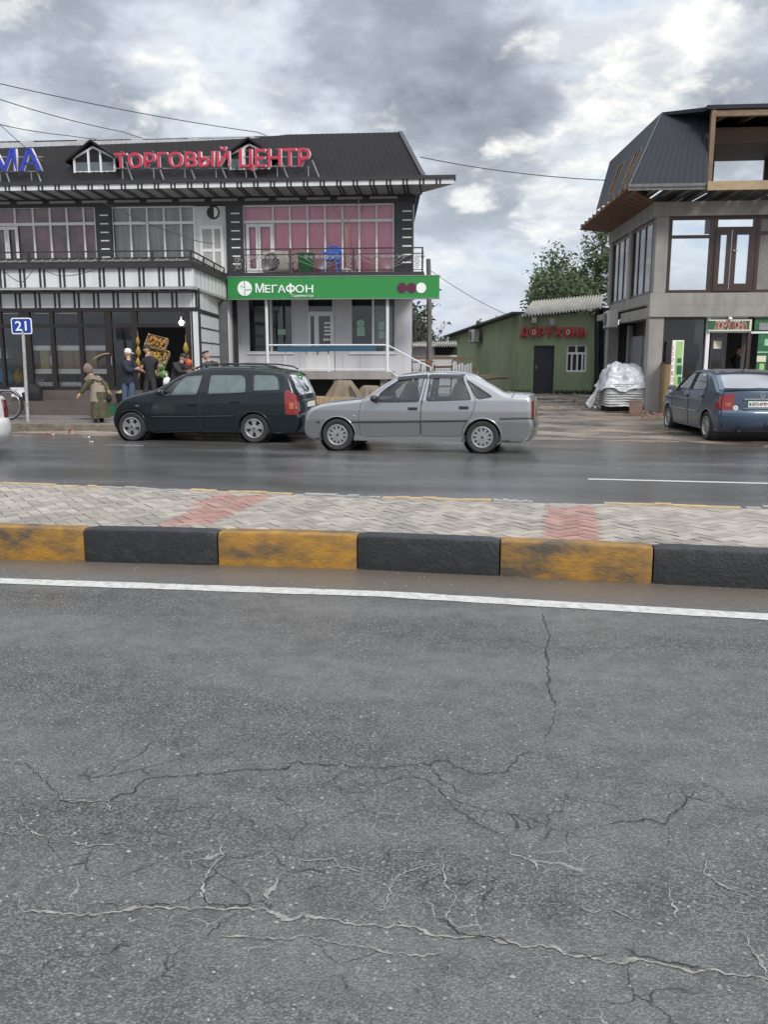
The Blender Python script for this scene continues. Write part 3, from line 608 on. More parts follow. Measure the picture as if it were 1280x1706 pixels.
# ---- upper glazed fronts: frame, panes, curtain
def front(x0, x1, mull, ybar, ytop, vv, door=None, curtain='curtain_pink', cv=.12, thick=.055, zlow=None):
    zb = zf if zlow is None else zlow; z1 = Z(ytop, vv, (x0 + x1) / 2); zbar = Z(ybar, vv, (x0 + x1) / 2); u0, u1 = U(x0, vv), U(x1, vv)
    f = MB(); f.box(u0, u0 + thick, vv - .03, vv + .04, zb, z1); f.box(u1 - thick, u1, vv - .03, vv + .04, zb, z1); f.box(u0 + thick, u1 - thick, vv - .03, vv + .04, z1 - thick, z1); f.box(u0 + thick, u1 - thick, vv - .03, vv + .04, zb, zb + thick)
    f.box(u0 + thick, u1 - thick, vv - .031, vv + .041, zbar - .045, zbar + .045)
    for x in mull:
        uu = U(x, vv, 400); f.box(uu - thick / 2, uu + thick / 2, vv - .034, vv + .044, zb + .01, z1 - .01)
    fr = f.build('window_frame', M['white_plastic'], shop)
    g = MB(); g.box(u0 + .02, u1 - .02, vv + .012, vv + .020, zb + .02, z1 - .02); g.build('pane', M['clear_glass'], fr)
    c = MB(); n = 90; c.grid(lambda a, b: (u0 + (u1 - u0) * a, vv + cv + .025 * math.sin(a * (u1 - u0) * 21) + .02 * math.sin(a * 37), zb + .03 + (z1 - zb - .03) * b), n, 2); c.build('curtain', M[curtain], fr, smooth='all')
    if door:
        d = MB()
        for a, b in door:
            ua, ub = U(a, vv, 400), U(b, vv, 400); zd = zbar - .07
            d.box(ua, ua + .10, vv - .06, vv - .036, zb + .03, zd); d.box(ub - .10, ub, vv - .06, vv - .036, zb + .03, zd); d.box(ua + .1, ub - .1, vv - .06, vv - .036, zd - .1, zd); d.box(ua + .1, ub - .1, vv - .06, vv - .036, zb + .03, zb + .25)
        dd = d.build('balcony_door', M['white_plastic'], fr)
        h = MB(); ub = U(door[-1][0] + 3, vv, 410); h.box(ub - .02, ub + .02, vv - .10, vv - .062, zb + 1.0, zb + 1.2); h.build('handle', M['white_plastic'], dd)
    return fr
front(408, 657, (456, 484, 513, 542, 571, 599, 628), 369, 341, .05, door=((411, 432), (430, 456)))
front(193, 330, (219, 247, 275, 303), 372, 344, .05, curtain='curtain_pale')
front(-16, 168, (28, 58, 86, 114, 142), 374, 345, .05, door=((-10, 14), (12, 32)), curtain='curtain_dusky')
front(-170, -41, (-140, -110, -80), 374, 346, .05, curtain='curtain_dusky')
# white panelled bay with fan and door
m = MB(); u0, u1 = U(330, .05), U(381, .05); m.box(u0, u1, .02, .1, zf, Z(344, .02, 350)); bay = m.build('white_panel', M['panel_white'], shop)
m = MB(); dz = Z(376, -.02, 350); a, b = U(337, 0), U(376, 0)
m.box(a, a + .1, -.04, .018, zf + .02, dz); m.box(b - .1, b, -.04, .018, zf + .02, dz); m.box(a + .1, b - .1, -.04, .018, dz - .12, dz); m.box(a + .1, b - .1, -.03, .018, zf + .8, zf + .9); m.box(a + .42, a + .5, -.045, .018, zf + .02, dz - .12)
dd = m.build('balcony_door', M['white_plastic'], bay)
m = MB(); m.box(a + .1, b - .1, -.012, .017, zf + .02, dz - .12); m.build('curtain', M['curtain_pale'], bay)
c = A(355, 354.5, -.01); m = MB(); m.lathe([(.0, -.02), (.20, -.02), (.215, .03)], (c.x, -.02, c.z), 'y', 20); fan = m.build('fan_housing', M['black_metal'], bay)
m = MB(); m.prism([(c.x + .03 + .15 * math.cos(t), -.052, c.z + .16 * math.sin(t)) for t in [(-1.5 + 3.0 * k / 10) for k in range(11)]], (0, .008, 0)); m.build('fan_disc', M['sign_white'], fan)
# ---- balcony slab, eaves, soffit
vE = -1.45
zs = zf - .02
m = MB(); m.box(UL, U(706, -1.4), -1.42, .54, zs - .22, zs); m.build('balcony_slab', M['black_metal'], shop)
zf1, zf0 = Z(304.5, vE, 400), Z(312.5, vE, 400); ue = U(757, vE, 296)
m = MB()
so0, so1 = zf0, Z(328.5, -.1, 400)
m.hexa([(UL, vE, so0), (ue - .03, vE, so0), (UR + .04, -.11, so1), (UL, -.11, so1), (UL, vE, so0 + .03), (ue - .03, vE, so0 + .03), (UR + .04, -.11, so1 + .03), (UL, -.11, so1 + .03)])

m.build('soffit', M['soffit_grey'], shop)
m = MB(); m.box(UL, ue, vE - .04, vE, zf0, zf1); m.hexa([(ue - .04, vE, zf0 - .0), (ue, vE, zf0), (UR + .10, -.1, so1), (UR + .04, -.1, so1), (ue - .04, vE, zf1), (ue, vE, zf1), (UR + .10, -.1, zf1), (UR + .04, -.1, zf1)]); fas = m.build('fascia', M['panel_white'], shop)
m = MB(); m.box(UL, ue + .05, vE - .09, vE + .3, zf1, zf1 + .11); m.hexa([(UR - .6, vE + .3, zf1), (ue - .15, vE + .3, zf1), (UR + .2, .4, zf1), (UR - .6, .4, zf1), (UR - .6, vE + .3, zf1 + .1), (ue - .15, vE + .3, zf1 + .1), (UR + .2, .4, zf1 + .1), (UR - .6, .4, zf1 + .1)]); m.build('gutter', M['black_metal'], shop)
m = MB()
x = 10.0 - 27.6 * 6
while x < 752:
    for dx in (0, 6.0):
        uu = U(x + dx, vE, 308); w = .028
        m.box(uu - w, uu + w, vE - .052, vE - .041, zf0 - .01, zf1)
        if uu < UR + .3:
            m.hexa([(uu - w, vE - .04, so0 - .018), (uu + w, vE - .04, so0 - .018), (uu + w, -.12, so1 - .018), (uu - w, -.12, so1 - .018), (uu - w, vE - .04, so0 - .002), (uu + w, vE - .04, so0 - .002), (uu + w, -.12, so1 - .002), (uu - w, -.12, so1 - .002)])
    x += 27.6
m.build('fascia_batten', M['black_metal'], shop)
m = MB(); m.box(UL, UR + .02, -.16, -.112, so1 - .05, so1 + .02); m.build('cornice_trim', M['black_metal'], shop)
# downpipe at the eave corner
m = MB(); c = A(692, 331, -.05); m.tube([(c.x - .02, -.05, c.z + .1), (c.x - .02, -.05, c.z - .12), (c.x - .22, -.05, c.z - .24), (c.x - .3, -.05, c.z - .26)], .05, 8); m.build('downpipe', M['black_metal'], shop)
# ---- mansard roof
zr0 = zf1 + .10; vr0, vr1 = -1.25, .95; zr1 = Z(223, vr1, 560)
ur0 = U(707, vr0, 293); ur1 = U(667, vr1, 223)
def roof_pt(u, t, off=0.0): return Vector((u, vr0 + (vr1 - vr0) * t - off * .9, zr0 + (zr1 - zr0) * t + off * .5))
m = MB()
n = 300
TK = [(UL, .78), (U(0, vr1, 235), .81), (U(330, vr1, 235), .89), (U(428, vr1, 235), .93), (U(480, vr1, 235), 1.0)]
tmax = lambda u: lerp_pts(u, TK)
def rp(a, b):
    ul = UL + (ur0 - UL) * a; ul2 = UL + (ur1 - UL) * a; u = ul + (ul2 - ul) * b; b = b * tmax(u)
    return roof_pt(u, b, .010 * (1 if int(a * n) % 3 == 0 else 0))
m.grid(rp, n, 1)
m.poly([(ur0, vr0, zr0), (U(690, 8, 300), 8, zr0), (U(660, 6.2, 230), 6.2, zr1), (ur1, vr1, zr1)])
roof = m.build('roof', M['roof_sheet'], shop, recalc=False)
m = MB(); m.beam(roof_pt(ur0, 0, .02), roof_pt(ur1, 1, .02), .14, .05); m.beam((UL, vr0 - .03, zr0 + .02), (ur0, vr0 - .03, zr0 + .02), .1, .06); m.build('ridge_cap', M['black_metal'], roof)
# upper grey slope showing over the dark sheets, with loose sheets along the top
m = MB(); zu = Z(221, 4.5, 200)
u2 = U(436, vr1); m.grid(lambda a, b: (UL + (ur1 - .1 - UL) * a, vr1 + .12 + 4.5 * b, zr1 - .05 + (zu - zr1 + .05) * b + (.035 if int(a * 220) % 2 else 0)), 220, 1)
u4 = U(478, vr1, 235); m.grid(lambda a, b: roof_pt(UL + (u4 - UL) * a, (tmax(UL + (u4 - UL) * a) - .06) * (1 - b) + 1.0 * b, -.03) + Vector((0, .012 * (int(a * 200) % 2), 0)), 200, 1)
m.build('upper_roof', M['roof_grey'], roof, recalc=False)
m = MB(); r = random.Random(4)
for x0, x1, y in ((-60, -5, 238), (-4, 34, 233), (57, 128, 231.5), (150, 218, 230), (238, 314, 228.5), (332, 420, 227), (425, 500, 224)):
    a, b = U(x0, vr1, 235), U(x1, vr1, 235); z = Z(y, vr1, (x0 + x1) / 2); m.hexa([(a, vr1 - .05, z - .10), (b, vr1 - .05, z - .10), (b, vr1 + .6, z + .0), (a, vr1 + .6, z + .0), (a, vr1 - .05, z - .07), (b, vr1 - .05, z - .07), (b, vr1 + .6, z + .03), (a, vr1 + .6, z + .03)])
m.pieces('loose_sheet', M['roof_sheet'], roof)
# ---- dormers
def dormer(x0, x1, xm, yb, ys, yp, open_=False):
    v = -.72; a, b, c = U(x0, v, 270), U(x1, v, 270), U(xm, v, 250); zb, zs_, zp = Z(yb, v, xm), Z(ys, v, xm), Z(yp, v, xm)
    O = [(a, v, zb), (b, v, zb), (b, v, zs_), (c, v, zp), (a, v, zs_)]
    D = empty('dormer', (0, 0, 0)); D.parent = shop
    m = MB(); e = .22
    back = 1.4
    for (p, q) in (((a - e, zs_ - .16), (c, zp + .13)), ((c, zp + .13), (b + e, zs_ - .16))):
        m.hexa([(p[0], v - .2, p[1]), (q[0], v - .2, q[1]), (q[0], back, q[1]), (p[0], back, p[1]), (p[0], v - .2, p[1] + .07), (q[0], v - .2, q[1] + .07), (q[0], back, q[1] + .07), (p[0], back, p[1] + .07)])
    m.m = 1; m.hexa([(a - .02, v + .03, zb), (b + .02, v + .03, zb), (b + .02, 1, zb), (a - .02, 1, zb), (a - .02, v + .03, zs_), (b + .02, v + .03, zs_), (b + .02, 1, zs_), (a - .02, 1, zs_)])
    m.prism([(a - .12, v + .02, zs_ - .12), (b + .12, v + .02, zs_ - .12), (b + .02, v + .02, zs_), (c, v + .02, zp + .1), (a - .02, v + .02, zs_)], (0, .4, 0))
    m.build('dormer_roof', [M['roof_sheet'], M['dark_interior']], D)
    m = MB(); t = .075
    m.prism([(a, v - .02, zb), (b, v - .02, zb), (b, v - .02, zb + t), (a, v - .02, zb + t)], (0, .05, 0))
    for (p, q) in ((O[0], O[4]), (O[1], O[2]), (O[4], O[3]), (O[3], O[2])): m.beam((p[0], v, p[2]), (q[0], v, q[2]), .06, t, (0, 1, 0))
    for f in (.36, .66):
        u = a + (b - a) * f; zt_ = zs_ + (zp - zs_) * (f / .5 if f < .5 else (1 - f) / .5); m.beam((u, v, zb), (u, v, zt_), .06, .09, (0, 1, 0))
    w = m.build('window_frame', M['white_plastic'], D)
    m = MB()
    if open_:
        m.prism([(a, v + .02, zb), (a + (b - a) * .33, v + .02, zb), (a + (b - a) * .33, v + .02, zs_ + (zp - zs_) * .66), (a, v + .02, zs_)], (0, .01, 0)); m.prism([(b - (b - a) * .33, v + .02, zb), (b, v + .02, zb), (b, v + .02, zs_), (b - (b - a) * .33, v + .02, zs_ + (zp - zs_) * .66)], (0, .01, 0))
    else: m.prism([(p[0], v + .02, p[2]) for p in O], (0, .006, 0))
    m.pieces('pane', M['dormer_glass'], w)
b_ = mat('dormer_glass', (.10, .12, .14), .08, spec=.9)
dormer(124, 191, 155, 290, 264, 246)
dormer(384, 449, 416, 286, 258, 242, True)
# ---- lettering on the roof
vL = -1.12
def sign(name, label, words, mt, bars):
    S = empty(name, SH.o, SH.h, label, 'sign')
    for (w, x0, x1, y0, y1) in words:
        xm = (x0 + x1) / 2; a, b = U(x0, vL, 265), U(x1, vL, 265)
        text_mesh('lettering', w, mt, S, a, b, Z(y1, vL, xm), Z(y0, vL, xm), vL - .10, .04, .014, spacing=.98)
        text_mesh('letter_return', w, M['letter_side'], S, a + .02, b + .02, Z(y1, vL, xm), Z(y0, vL, xm), vL, .09, .012, spacing=.98)
    m = MB()
    for x0, x1, y in bars: a, b = A(x0, y, vL + .02), A(x1, y, vL + .02); m.beam(a, b, .03, .03)
    for x0, x1, y in bars:
        if y < 270: continue
        for k in range(int((x1 - x0) / 52) + 1):
            x = x0 + 12 + 52 * k; p = A(x, y, vL + .02); m.beam(p, (p.x, vL + .02, zr0), .03, .03); q = A(x + 6, y - 10, vL + .02); m.beam(q, (q.x + .25, vr0 - .02, zr0 + .03), .035, .035)
            m.beam((p.x, vL, p.z + .5), (p.x, vr0 + (vr1 - vr0) * min(1, (p.z + .5 - zr0) / (zr1 - zr0)), p.z + .5), .03, .03)
    m.build('sign_frame', M['steel_grey'], S)
    return S
sign('roof_lettering', 'red block letters ТОРГОВЫЙ ЦЕНТР standing on the dark mansard roof', (('ТОРГОВЫЙ', 193, 384, 248, 281), ('ЦЕНТР', 400, 517.5, 249.5, 286)), M['letter_red'], ((192, 384, 281), (192, 384, 262), (398, 505, 277.5), (398, 518, 262)))
sign('roof_lettering', 'blue block letters МА at the left end of the dark mansard roof', (('МА', -12, 71, 249, 287),), M['letter_blue'], ((-12, 72, 286), (-12, 72, 262)))

# ---- lower left shop block with white parapet
vF, vP = -5.3, -5.75
uF = U(331, vF, 560); LBk = A(371, 560, -1.2)        # front corner and rear end of the splayed side wall
zp1, zp0 = Z(447.5, vP, 200), Z(478, vP, 200); zh1, zh0 = Z(490, vF, 200), Z(513, vF, 200); zb0 = Z(650, vF, 110)
uP = U(322, vP, 460); q = A(380, 500, -1.3); Pk = Vector((q.x, -1.3, 0))
def splay(mb, z0, z1, off0=0.0, off1=0.0, a=None, b=None, th=.12):
    """wall strip from the front corner back along the splayed side"""
    a = a or Vector((uP, vP, 0)); b = b or Pk; d = (b - a).normalized(); nn = Vector((d.y, -d.x, 0))
    A_, B_ = a + nn * off0, b + nn * off0
    mb.hexa([A_ + Vector((0, 0, z0)), B_ + Vector((0, 0, z0)), B_ - nn * th + Vector((0, 0, z0)), A_ - nn * th + Vector((0, 0, z0)), A_ + Vector((0, 0, z1)), B_ + Vector((0, 0, z1)), B_ - nn * th + Vector((0, 0, z1)), A_ - nn * th + Vector((0, 0, z1))])
m = MB(); m.box(UL, uP, vP, vP + .12, zp0, zp1); splay(m, zp0, zp1); par = m.build('parapet', M['panel_white'], shop)
m = MB(); cz = zp1 + .14; m.box(UL, uP + .02, vP - .10, vP + .2, zp1, cz); splay(m, zp1, cz, .08, th=.26); m.build('coping', M['black_metal'], shop)
m = MB(); m.hexa([(UL, vP, zp0 - .07), (uP, vP, zp0 - .07), (Pk.x, Pk.y, zp0 - .07), (UL, -1.3, zp0 - .07), (UL, vP, zp0), (uP, vP, zp0), (Pk.x, Pk.y, zp0), (UL, -1.3, zp0)])
m.hexa([(UL, -1.3, zf - .24), (Pk.x, -1.3, zf - .24), (Pk.x, -.0, zf - .24), (UL, -.0, zf - .24), (UL, -1.3, zf - .225), (Pk.x, -1.3, zf - .225), (Pk.x, -.0, zf - .225), (UL, -.0, zf - .225)])
m.build('canopy_soffit', M['soffit_grey'], shop)
m = MB(); m.hexa([(UL, vP + .12, zf - .26), (uP - .1, vP + .12, zf - .26), (Pk.x - .12, -1.43, zf - .26), (UL, -1.43, zf - .26), (UL, vP + .12, zf - .03), (uP - .1, vP + .12, zf - .03), (Pk.x - .12, -1.43, zf - .03), (UL, -1.43, zf - .03)]); m.build('balcony_floor', M['concrete'], shop)
m = MB(); x = 37.5 - 33.1 * 7
while x < 316:
    for dx in (-3.5, 3.5):
        uu = U(x + dx, vP, 463)
        m.hexa([(uu - .028, vP - .014, zp0 + .0), (uu + .028, vP - .014, zp0 + .0), (uu + .028, vP - .001, zp0 + .0), (uu - .028, vP - .001, zp0), (uu - .028, vP - .014, zp1), (uu + .028, vP - .014, zp1), (uu + .028, vP - .001, zp1), (uu - .028, vP - .001, zp1)])
        m.box(uu - .028, uu + .028, vP - .01, vP + .3, zp0 - .085, zp0 - .07)
    x += 33.1
m.build('parapet_batten', M['black_metal'], par)
m = MB()
for k in range(9):                                     # dribbled stains cut as slim joints in the side cladding
    t = .08 + k * .105; p = Vector((uP, vP, 0)).lerp(Pk, t); m.box(p.x - .004, p.x + .004, p.y - .02, p.y + .02, zp0 + .02, zp1 - .02)
m.build('panel_joint', M['soffit_grey'], par)
# header band over the shop windows
m = MB(); m.box(UL, uF, vF, vF + .3, zh0, zh1 + .02); hd = m.build('header_panel', M['panel_white'], shop)
m = MB(); m.box(UL, uF + .02, vF - .03, vF + .3, zh1 + .02, zp0 - .07); m.m = 1
for a, b in zip(range(-200, 330, 66), range(-134, 396, 66)): m.box(U(a - 3, vF), min(U(b - 8, vF), uF - .1), vF - .042, vF - .031, zh1 + .06, zp0 - .11)
m.build('header_cornice', [M['black_metal'], M['soffit_grey']], shop)
m = MB(); x = 30 - 32.6 * 7
while x < 325:
    for dx in (-3.6, 3.6): uu = U(x + dx, vF, 500); m.box(uu - .027, uu + .027, vF - .014, vF - .001, zh0, zh1 + .02)
    x += 32.6
m.build('header_batten', M['black_metal'], hd)
# side wall of the block: white cladding with dark joints
fa = Vector((uF, vF, 0)); fb = Vector((LBk.x, LBk.y, 0)); zgr = .25
m = MB(); splay(m, zgr, zh1 + .15, 0, a=fa, b=fb, th=.2); sw = m.build('side_wall', M['panel_white'], shop)
m = MB()
for y in (520, 545, 570, 594, 617, 640):
    z = Z(y, vF, 331); splay(m, z - .018, z + .018, .012, a=fa, b=fb, th=.010)
z = Z(517, vF, 331); splay(m, z - .05, z + .05, .018, a=fa, b=fb, th=.016)
for t in (0.015, .985): p = fa.lerp(fb, t); m.box(p.x - .05, p.x + .05, p.y - .05, p.y + .05, zgr, zh1 + .14)
m.build('cladding_joint', M['black_metal'], sw)
# plinth, step, floor, rear of the shop room, dark ceiling
m = MB(); m.box(UL, uF, vF - .05, vF + .28, .2, zb0); m.m = 0; m.box(UL, uF - 2.6, vF - .62, vF - .06, .12, zb0 - .28); m.box(UL, uF - 2.6, vF - 1.0, vF - .63, .1, zb0 - .46)
mat('step_stone', (.11, .09, .08), .6, var=.8, vscale=3, col2=(.08, .065, .06), bump=.3)
m.build('step', M['step_stone'], shop)
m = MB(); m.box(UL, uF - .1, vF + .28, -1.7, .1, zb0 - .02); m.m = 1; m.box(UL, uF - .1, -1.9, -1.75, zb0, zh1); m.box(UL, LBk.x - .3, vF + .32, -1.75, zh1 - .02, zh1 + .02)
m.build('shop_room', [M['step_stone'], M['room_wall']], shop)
# glazed front: posts, rails, doors
zft = zh0; ztr = Z(543, vF, 110)
def post(mb, x, w, v0=vF - .02, v1=vF + .10, z0=None, z1=None): uu = U(x, vF, 580); mb.box(uu - w / 2, uu + w / 2, v0, v1, z0 or zb0, z1 or zft)
m = MB()
for x, w in ((-170, .3), (-120, .09), (-75, .09), (-32, .09), (4, .08), (44, .30), (89, .10), (136, .11), (182, .20), (226, .16), (317, .22)): post(m, x, w)
uo = U(226, vF); m.box(UL, uF, vF - .03, vF + .11, zft - .10, zft + .001); m.box(UL, uF - .1, vF - .01, vF + .09, ztr - .05, ztr + .05); m.box(UL, uo, vF - .012, vF + .092, zb0, zb0 + .10)
sf = m.build('shopfront_frame', M['dark_brown_frame'], shop)
m = MB(); m.box(UL, uo, vF + .03, vF + .036, zb0 + .08, zft - .08); m.box(uo, uF - .12, vF + .03, vF + .036, ztr, zft - .08); m.pieces('pane', M['clear_glass'], sf)
m = MB()
for x in (86.5, 187): c = A(x, 602, vF - .03); m.tube([(c.x, vF - .02, c.z - .13), (c.x, vF - .08, c.z - .11), (c.x, vF - .08, c.z + .11), (c.x, vF - .02, c.z + .13)], .014, 6)
m.pieces('door_handle', M['steel_grey'], sf)
m = MB(); m.box(U(55, vF), U(82, vF), vF + .06, vF + .1, zft - .15, zft - .13); m.box(U(92, vF), U(131, vF), vF + .06, vF + .1, zft - .15, zft - .13); m.box(U(-30, vF), U(28, vF), vF + .06, vF + .1, zft - .15, zft - .13); m.pieces('ceiling_strip', M['sign_white'], sf)

# ---- white phone shop under the right half of the balcony
wl, wr = U(388, 0), U(686, 0); zw1 = zf - .24
m = MB()
def wallseg(x0, x1, y0, y1): a, b = U(x0, 0, (y0 + y1) / 2), U(x1, 0, (y0 + y1) / 2); m.box(a, b, 0, .25, Z(y1, 0, (x0 + x1) / 2), Z(y0, 0, (x0 + x1) / 2))
zwb = zg - .02; zsill = Z(588, 0, 500); 
cols = [(388, 413), (489, 511), (558, 584), (660, 686)]
for a, b in cols: ua, ub = U(a, 0, 540), U(b, 0, 540); m.box(ua, ub, 0, .25, zsill, zw1)
m.box(wl, U(511, 0, 540), 0, .25, zwb, zsill); m.box(U(558, 0, 540), wr, 0, .25, zwb, zsill)
m.hexa([(wr - .25, .25, zwb - .7), (wr - .001, .25, zwb - .7), (UB + .02, 8.5, zwb - .7), (UB - .2, 8.5, zwb - .7), (wr - .25, .25, zw1), (wr - .001, .25, zw1), (UB + .02, 8.5, zw1), (UB - .2, 8.5, zw1)]); m.box(wl, U(650, 0, 640), .0, .25, .2, zwb - .25); m.box(U(650, 0, 640), wr, .0, .25, .2, zwb)
m.box(wl, wl + .2, -1.3, 0, .2, zw1)
pw = m.build('wall', M['wall_white'], shop)
m = MB()
for x in (424, 470, 500, 572, 600, 640, 672): u = U(x, -.004, 610); m.box(u - .004, u + .004, -.004, .001, zwb, zsill - .05)
for x in (400, 497, 570, 673): 
    for y in (545,): a, b = U(x - 10, 0), U(x + 10, 0); m.box(a, b, -.004, .001, Z(y, 0) - .003, Z(y, 0) + .003)
m.build('panel_joint', M['soffit_grey'], pw)
def win(x0, x1, y0, y1, mull, v=.08, t=.05):
    a, b = U(x0, v, 545), U(x1, v, 545); z0, z1 = Z(y1, v, (x0 + x1) / 2), zw1 if y0 is None else Z(y0, v, (x0 + x1) / 2)
    f = MB(); f.box(a, a + t, v - .03, v + .03, z0, z1); f.box(b - t, b, v - .03, v + .03, z0, z1); f.box(a + t, b - t, v - .03, v + .03, z0, z0 + t); f.box(a + t, b - t, v - .03, v + .03, z1 - t, z1)
    f.box(a - .03, b + .03, -.05, .02, z0 - .05, z0)
    for x in mull: u = U(x, v, 545); f.box(u - .04, u + .04, v - .032, v + .032, z0 + t, z1 - t)
    fr = f.build('window_frame', M['white_plastic'], shop)
    g = MB(); g.box(a + .02, b - .02, v + .005, v + .011, z0 + .02, z1 - .02); g.build('pane', M['shop_glass'], fr); return fr
win(413, 489, None, 588, (452,)); wR = win(584, 660, None, 588, (622,))
mat('poster_mint', (.45, .62, .52), .5, var=.6, vscale=14, col2=(.12, .36, .22)); mat('poster_paper', (.55, .57, .52), .6, var=.7, vscale=22, col2=(.25, .3, .25), lo=.5, hi=.56)
for x0, x1, y0, y1 in ((595, 608, 545, 560), (631, 641, 536, 550), (632, 641, 552, 564), (463, 476, 549, 558)):
    m = MB(); a, b = A(x0, y1, .07), A(x1, y0, .07); m.box(a.x, b.x, .07, .074, a.z, b.z); m.build('poster', M['poster_mint'], wR)
m = MB(); c = A(601, 539, .07); m.lathe([(0, -.002), (.13, -.002), (.13, .003)], (c.x, .072, c.z), 'y', 14); m.build('poster', M['poster_mint'], wR)
m = MB(); a, b = U(624, .2), U(658, .2); m.box(a, b, .3, .32, zsill, zw1); m.build('blind', M['steel_grey'], wR)
# door
m = MB(); v = .10; a, b = U(511, v, 560), U(558, v, 560); zd = Z(523, v, 535)
m.box(a, a + .07, v - .03, v + .04, zg, zw1); m.box(b - .07, b, v - .03, v + .04, zg, zw1); m.box(a + .07, b - .07, v - .03, v + .04, zd, zd + .07)
um = U(528, v, 560); zl = Z(579, v, 535)
for (p, q) in ((a + .07, um), (um, b - .07)):
    t = .075; m.box(p, p + t, v - .04, v + .02, zg, zd); m.box(q - t, q, v - .04, v + .02, zg, zd); m.box(p + t, q - t, v - .04, v + .02, zd - t, zd); m.box(p + t, q - t, v - .035, v + .02, zg, zg + .1); m.box(p + t, q - t, v - .03, v + .01, zg + .1, zl - .1); m.box(p + t, q - t, v - .04, v + .02, zl - .1, zl)
dr = m.build('door', M['white_plastic'], shop)
m = MB(); m.box(a + .05, b - .05, v + .012, v + .018, zl - .02, zw1 - .02); m.build('pane', M['shop_glass'], dr)
m = MB()
for y in (540, 547, 553, 559): p, q = A(540, y, v - .045), A(553, y - 3, v - .045); m.box(p.x, q.x, v + .0, v + .006, p.z, q.z)
for x in (541, 546, 551): p = A(x, 566, v); m.box(p.x - .04, p.x + .04, v + .0, v + .006, p.z - .04, p.z + .04)
m.build('opening_hours', M['sign_white'], dr)
m = MB(); p = A(530.5, 585, v); m.box(p.x - .02, p.x + .02, v - .09, v - .045, p.z - .1, p.z + .12); m.build('handle', M['steel_grey'], dr)
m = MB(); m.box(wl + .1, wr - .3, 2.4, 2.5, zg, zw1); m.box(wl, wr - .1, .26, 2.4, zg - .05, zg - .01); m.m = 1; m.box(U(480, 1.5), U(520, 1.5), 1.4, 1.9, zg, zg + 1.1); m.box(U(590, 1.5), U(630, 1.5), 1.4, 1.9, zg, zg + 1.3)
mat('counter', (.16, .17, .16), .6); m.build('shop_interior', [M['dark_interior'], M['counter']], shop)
# wooden door leaf in the recess left of the white wall
m = MB(); a, b = A(371.5, 560, -1.02).x, A(389, 560, -1.02).x
for k in range(4): m.box(a + (b - a) * k / 4 + .004, a + (b - a) * (k + 1) / 4 - .004, -1.04, -1.0, .3, Z(526, -1.0, 380))
m.build('plank_door', M['wood_grey'], shop)
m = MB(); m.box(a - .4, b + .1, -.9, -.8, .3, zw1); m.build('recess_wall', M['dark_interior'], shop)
# porch slab, piers, posts, steps, railings
vS = -1.42; a, b = U(377, vS, 648), U(653, vS, 648)
m = MB(); m.box(a, b, vS, -.002, zg - .235, zg); m.build('porch_slab', M['concrete'], shop)
m = MB()
for x in (400, 470, 560, 640): u = U(x, vS); m.box(u - .13, u + .13, vS + .15, vS + .4, .1, zg - .235)
m.pieces('pier', M['concrete'], shop)
m = MB(); m.box(a, b, -.4, -.3, .0, zg - .235); m.build('void_shade', M['dark_interior'], shop)  # dark sheet standing in for the shade below the porch slab
m = MB(); uS = b
for k in range(5): m.box(uS + .3 * k + .002, uS + .3 * (k + 1), vS + .05, -.05, .1, zg - .17 * (k + 1))
m.build('step', M['concrete'], shop)
zr = Z(575, vS, 545); zrb = Z(615.5, vS, 545)
m = MB()
for x in (444.5, 645.5): p = U(x, vS, 560); m.tube([(p, vS + .05, zg), (p, vS + .05, zf - .24)], .05, 10)
pst = m.pieces('porch_post', M['white_paint'], shop)
m = MB(); p0, p1, pm = U(444.5, vS, 575), U(645.5, vS, 575), U(547, vS, 595)
m.tube([(p0, vS + .05, zr), (p1, vS + .05, zr)], .025, 8); m.tube([(p0, vS + .05, zrb), (p1, vS + .05, zrb)], .018, 8); m.tube([(pm, vS + .05, zg), (pm, vS + .05, zr)], .028, 8)
for x in (475, 510): u = U(x, vS, 595); m.tube([(u, vS + .05, zrb), (u, vS + .05, zr)], .014, 6)
e = A(702, 605, vS + .05); m.tube([(p1, vS + .05, zr), (e.x, vS + .05, e.z), A(718, 612, vS + .05), A(718, 640, vS + .05)], .020, 8); m.tube([(p1, vS + .05, zrb), A(690, 645, vS + .05)], .016, 8)
m.build('porch_railing', M['white_paint'], shop)
mat('awning_blue', (.012, .085, .17), .6, var=.9, vscale=6, col2=(.04, .075, .10), stretch=(1, 1, 4))
m = MB(); a, b = A(463, 581, vS), A(627, 581, vS); m.box(a.x, U(547, vS, 580) - .01, vS - .07, vS + .02, a.z - .10, a.z + .07); m.box(U(547, vS, 580), b.x, vS - .075, vS + .02, a.z - .085, a.z + .09); m.build('railing_board', M['awning_blue'], shop)
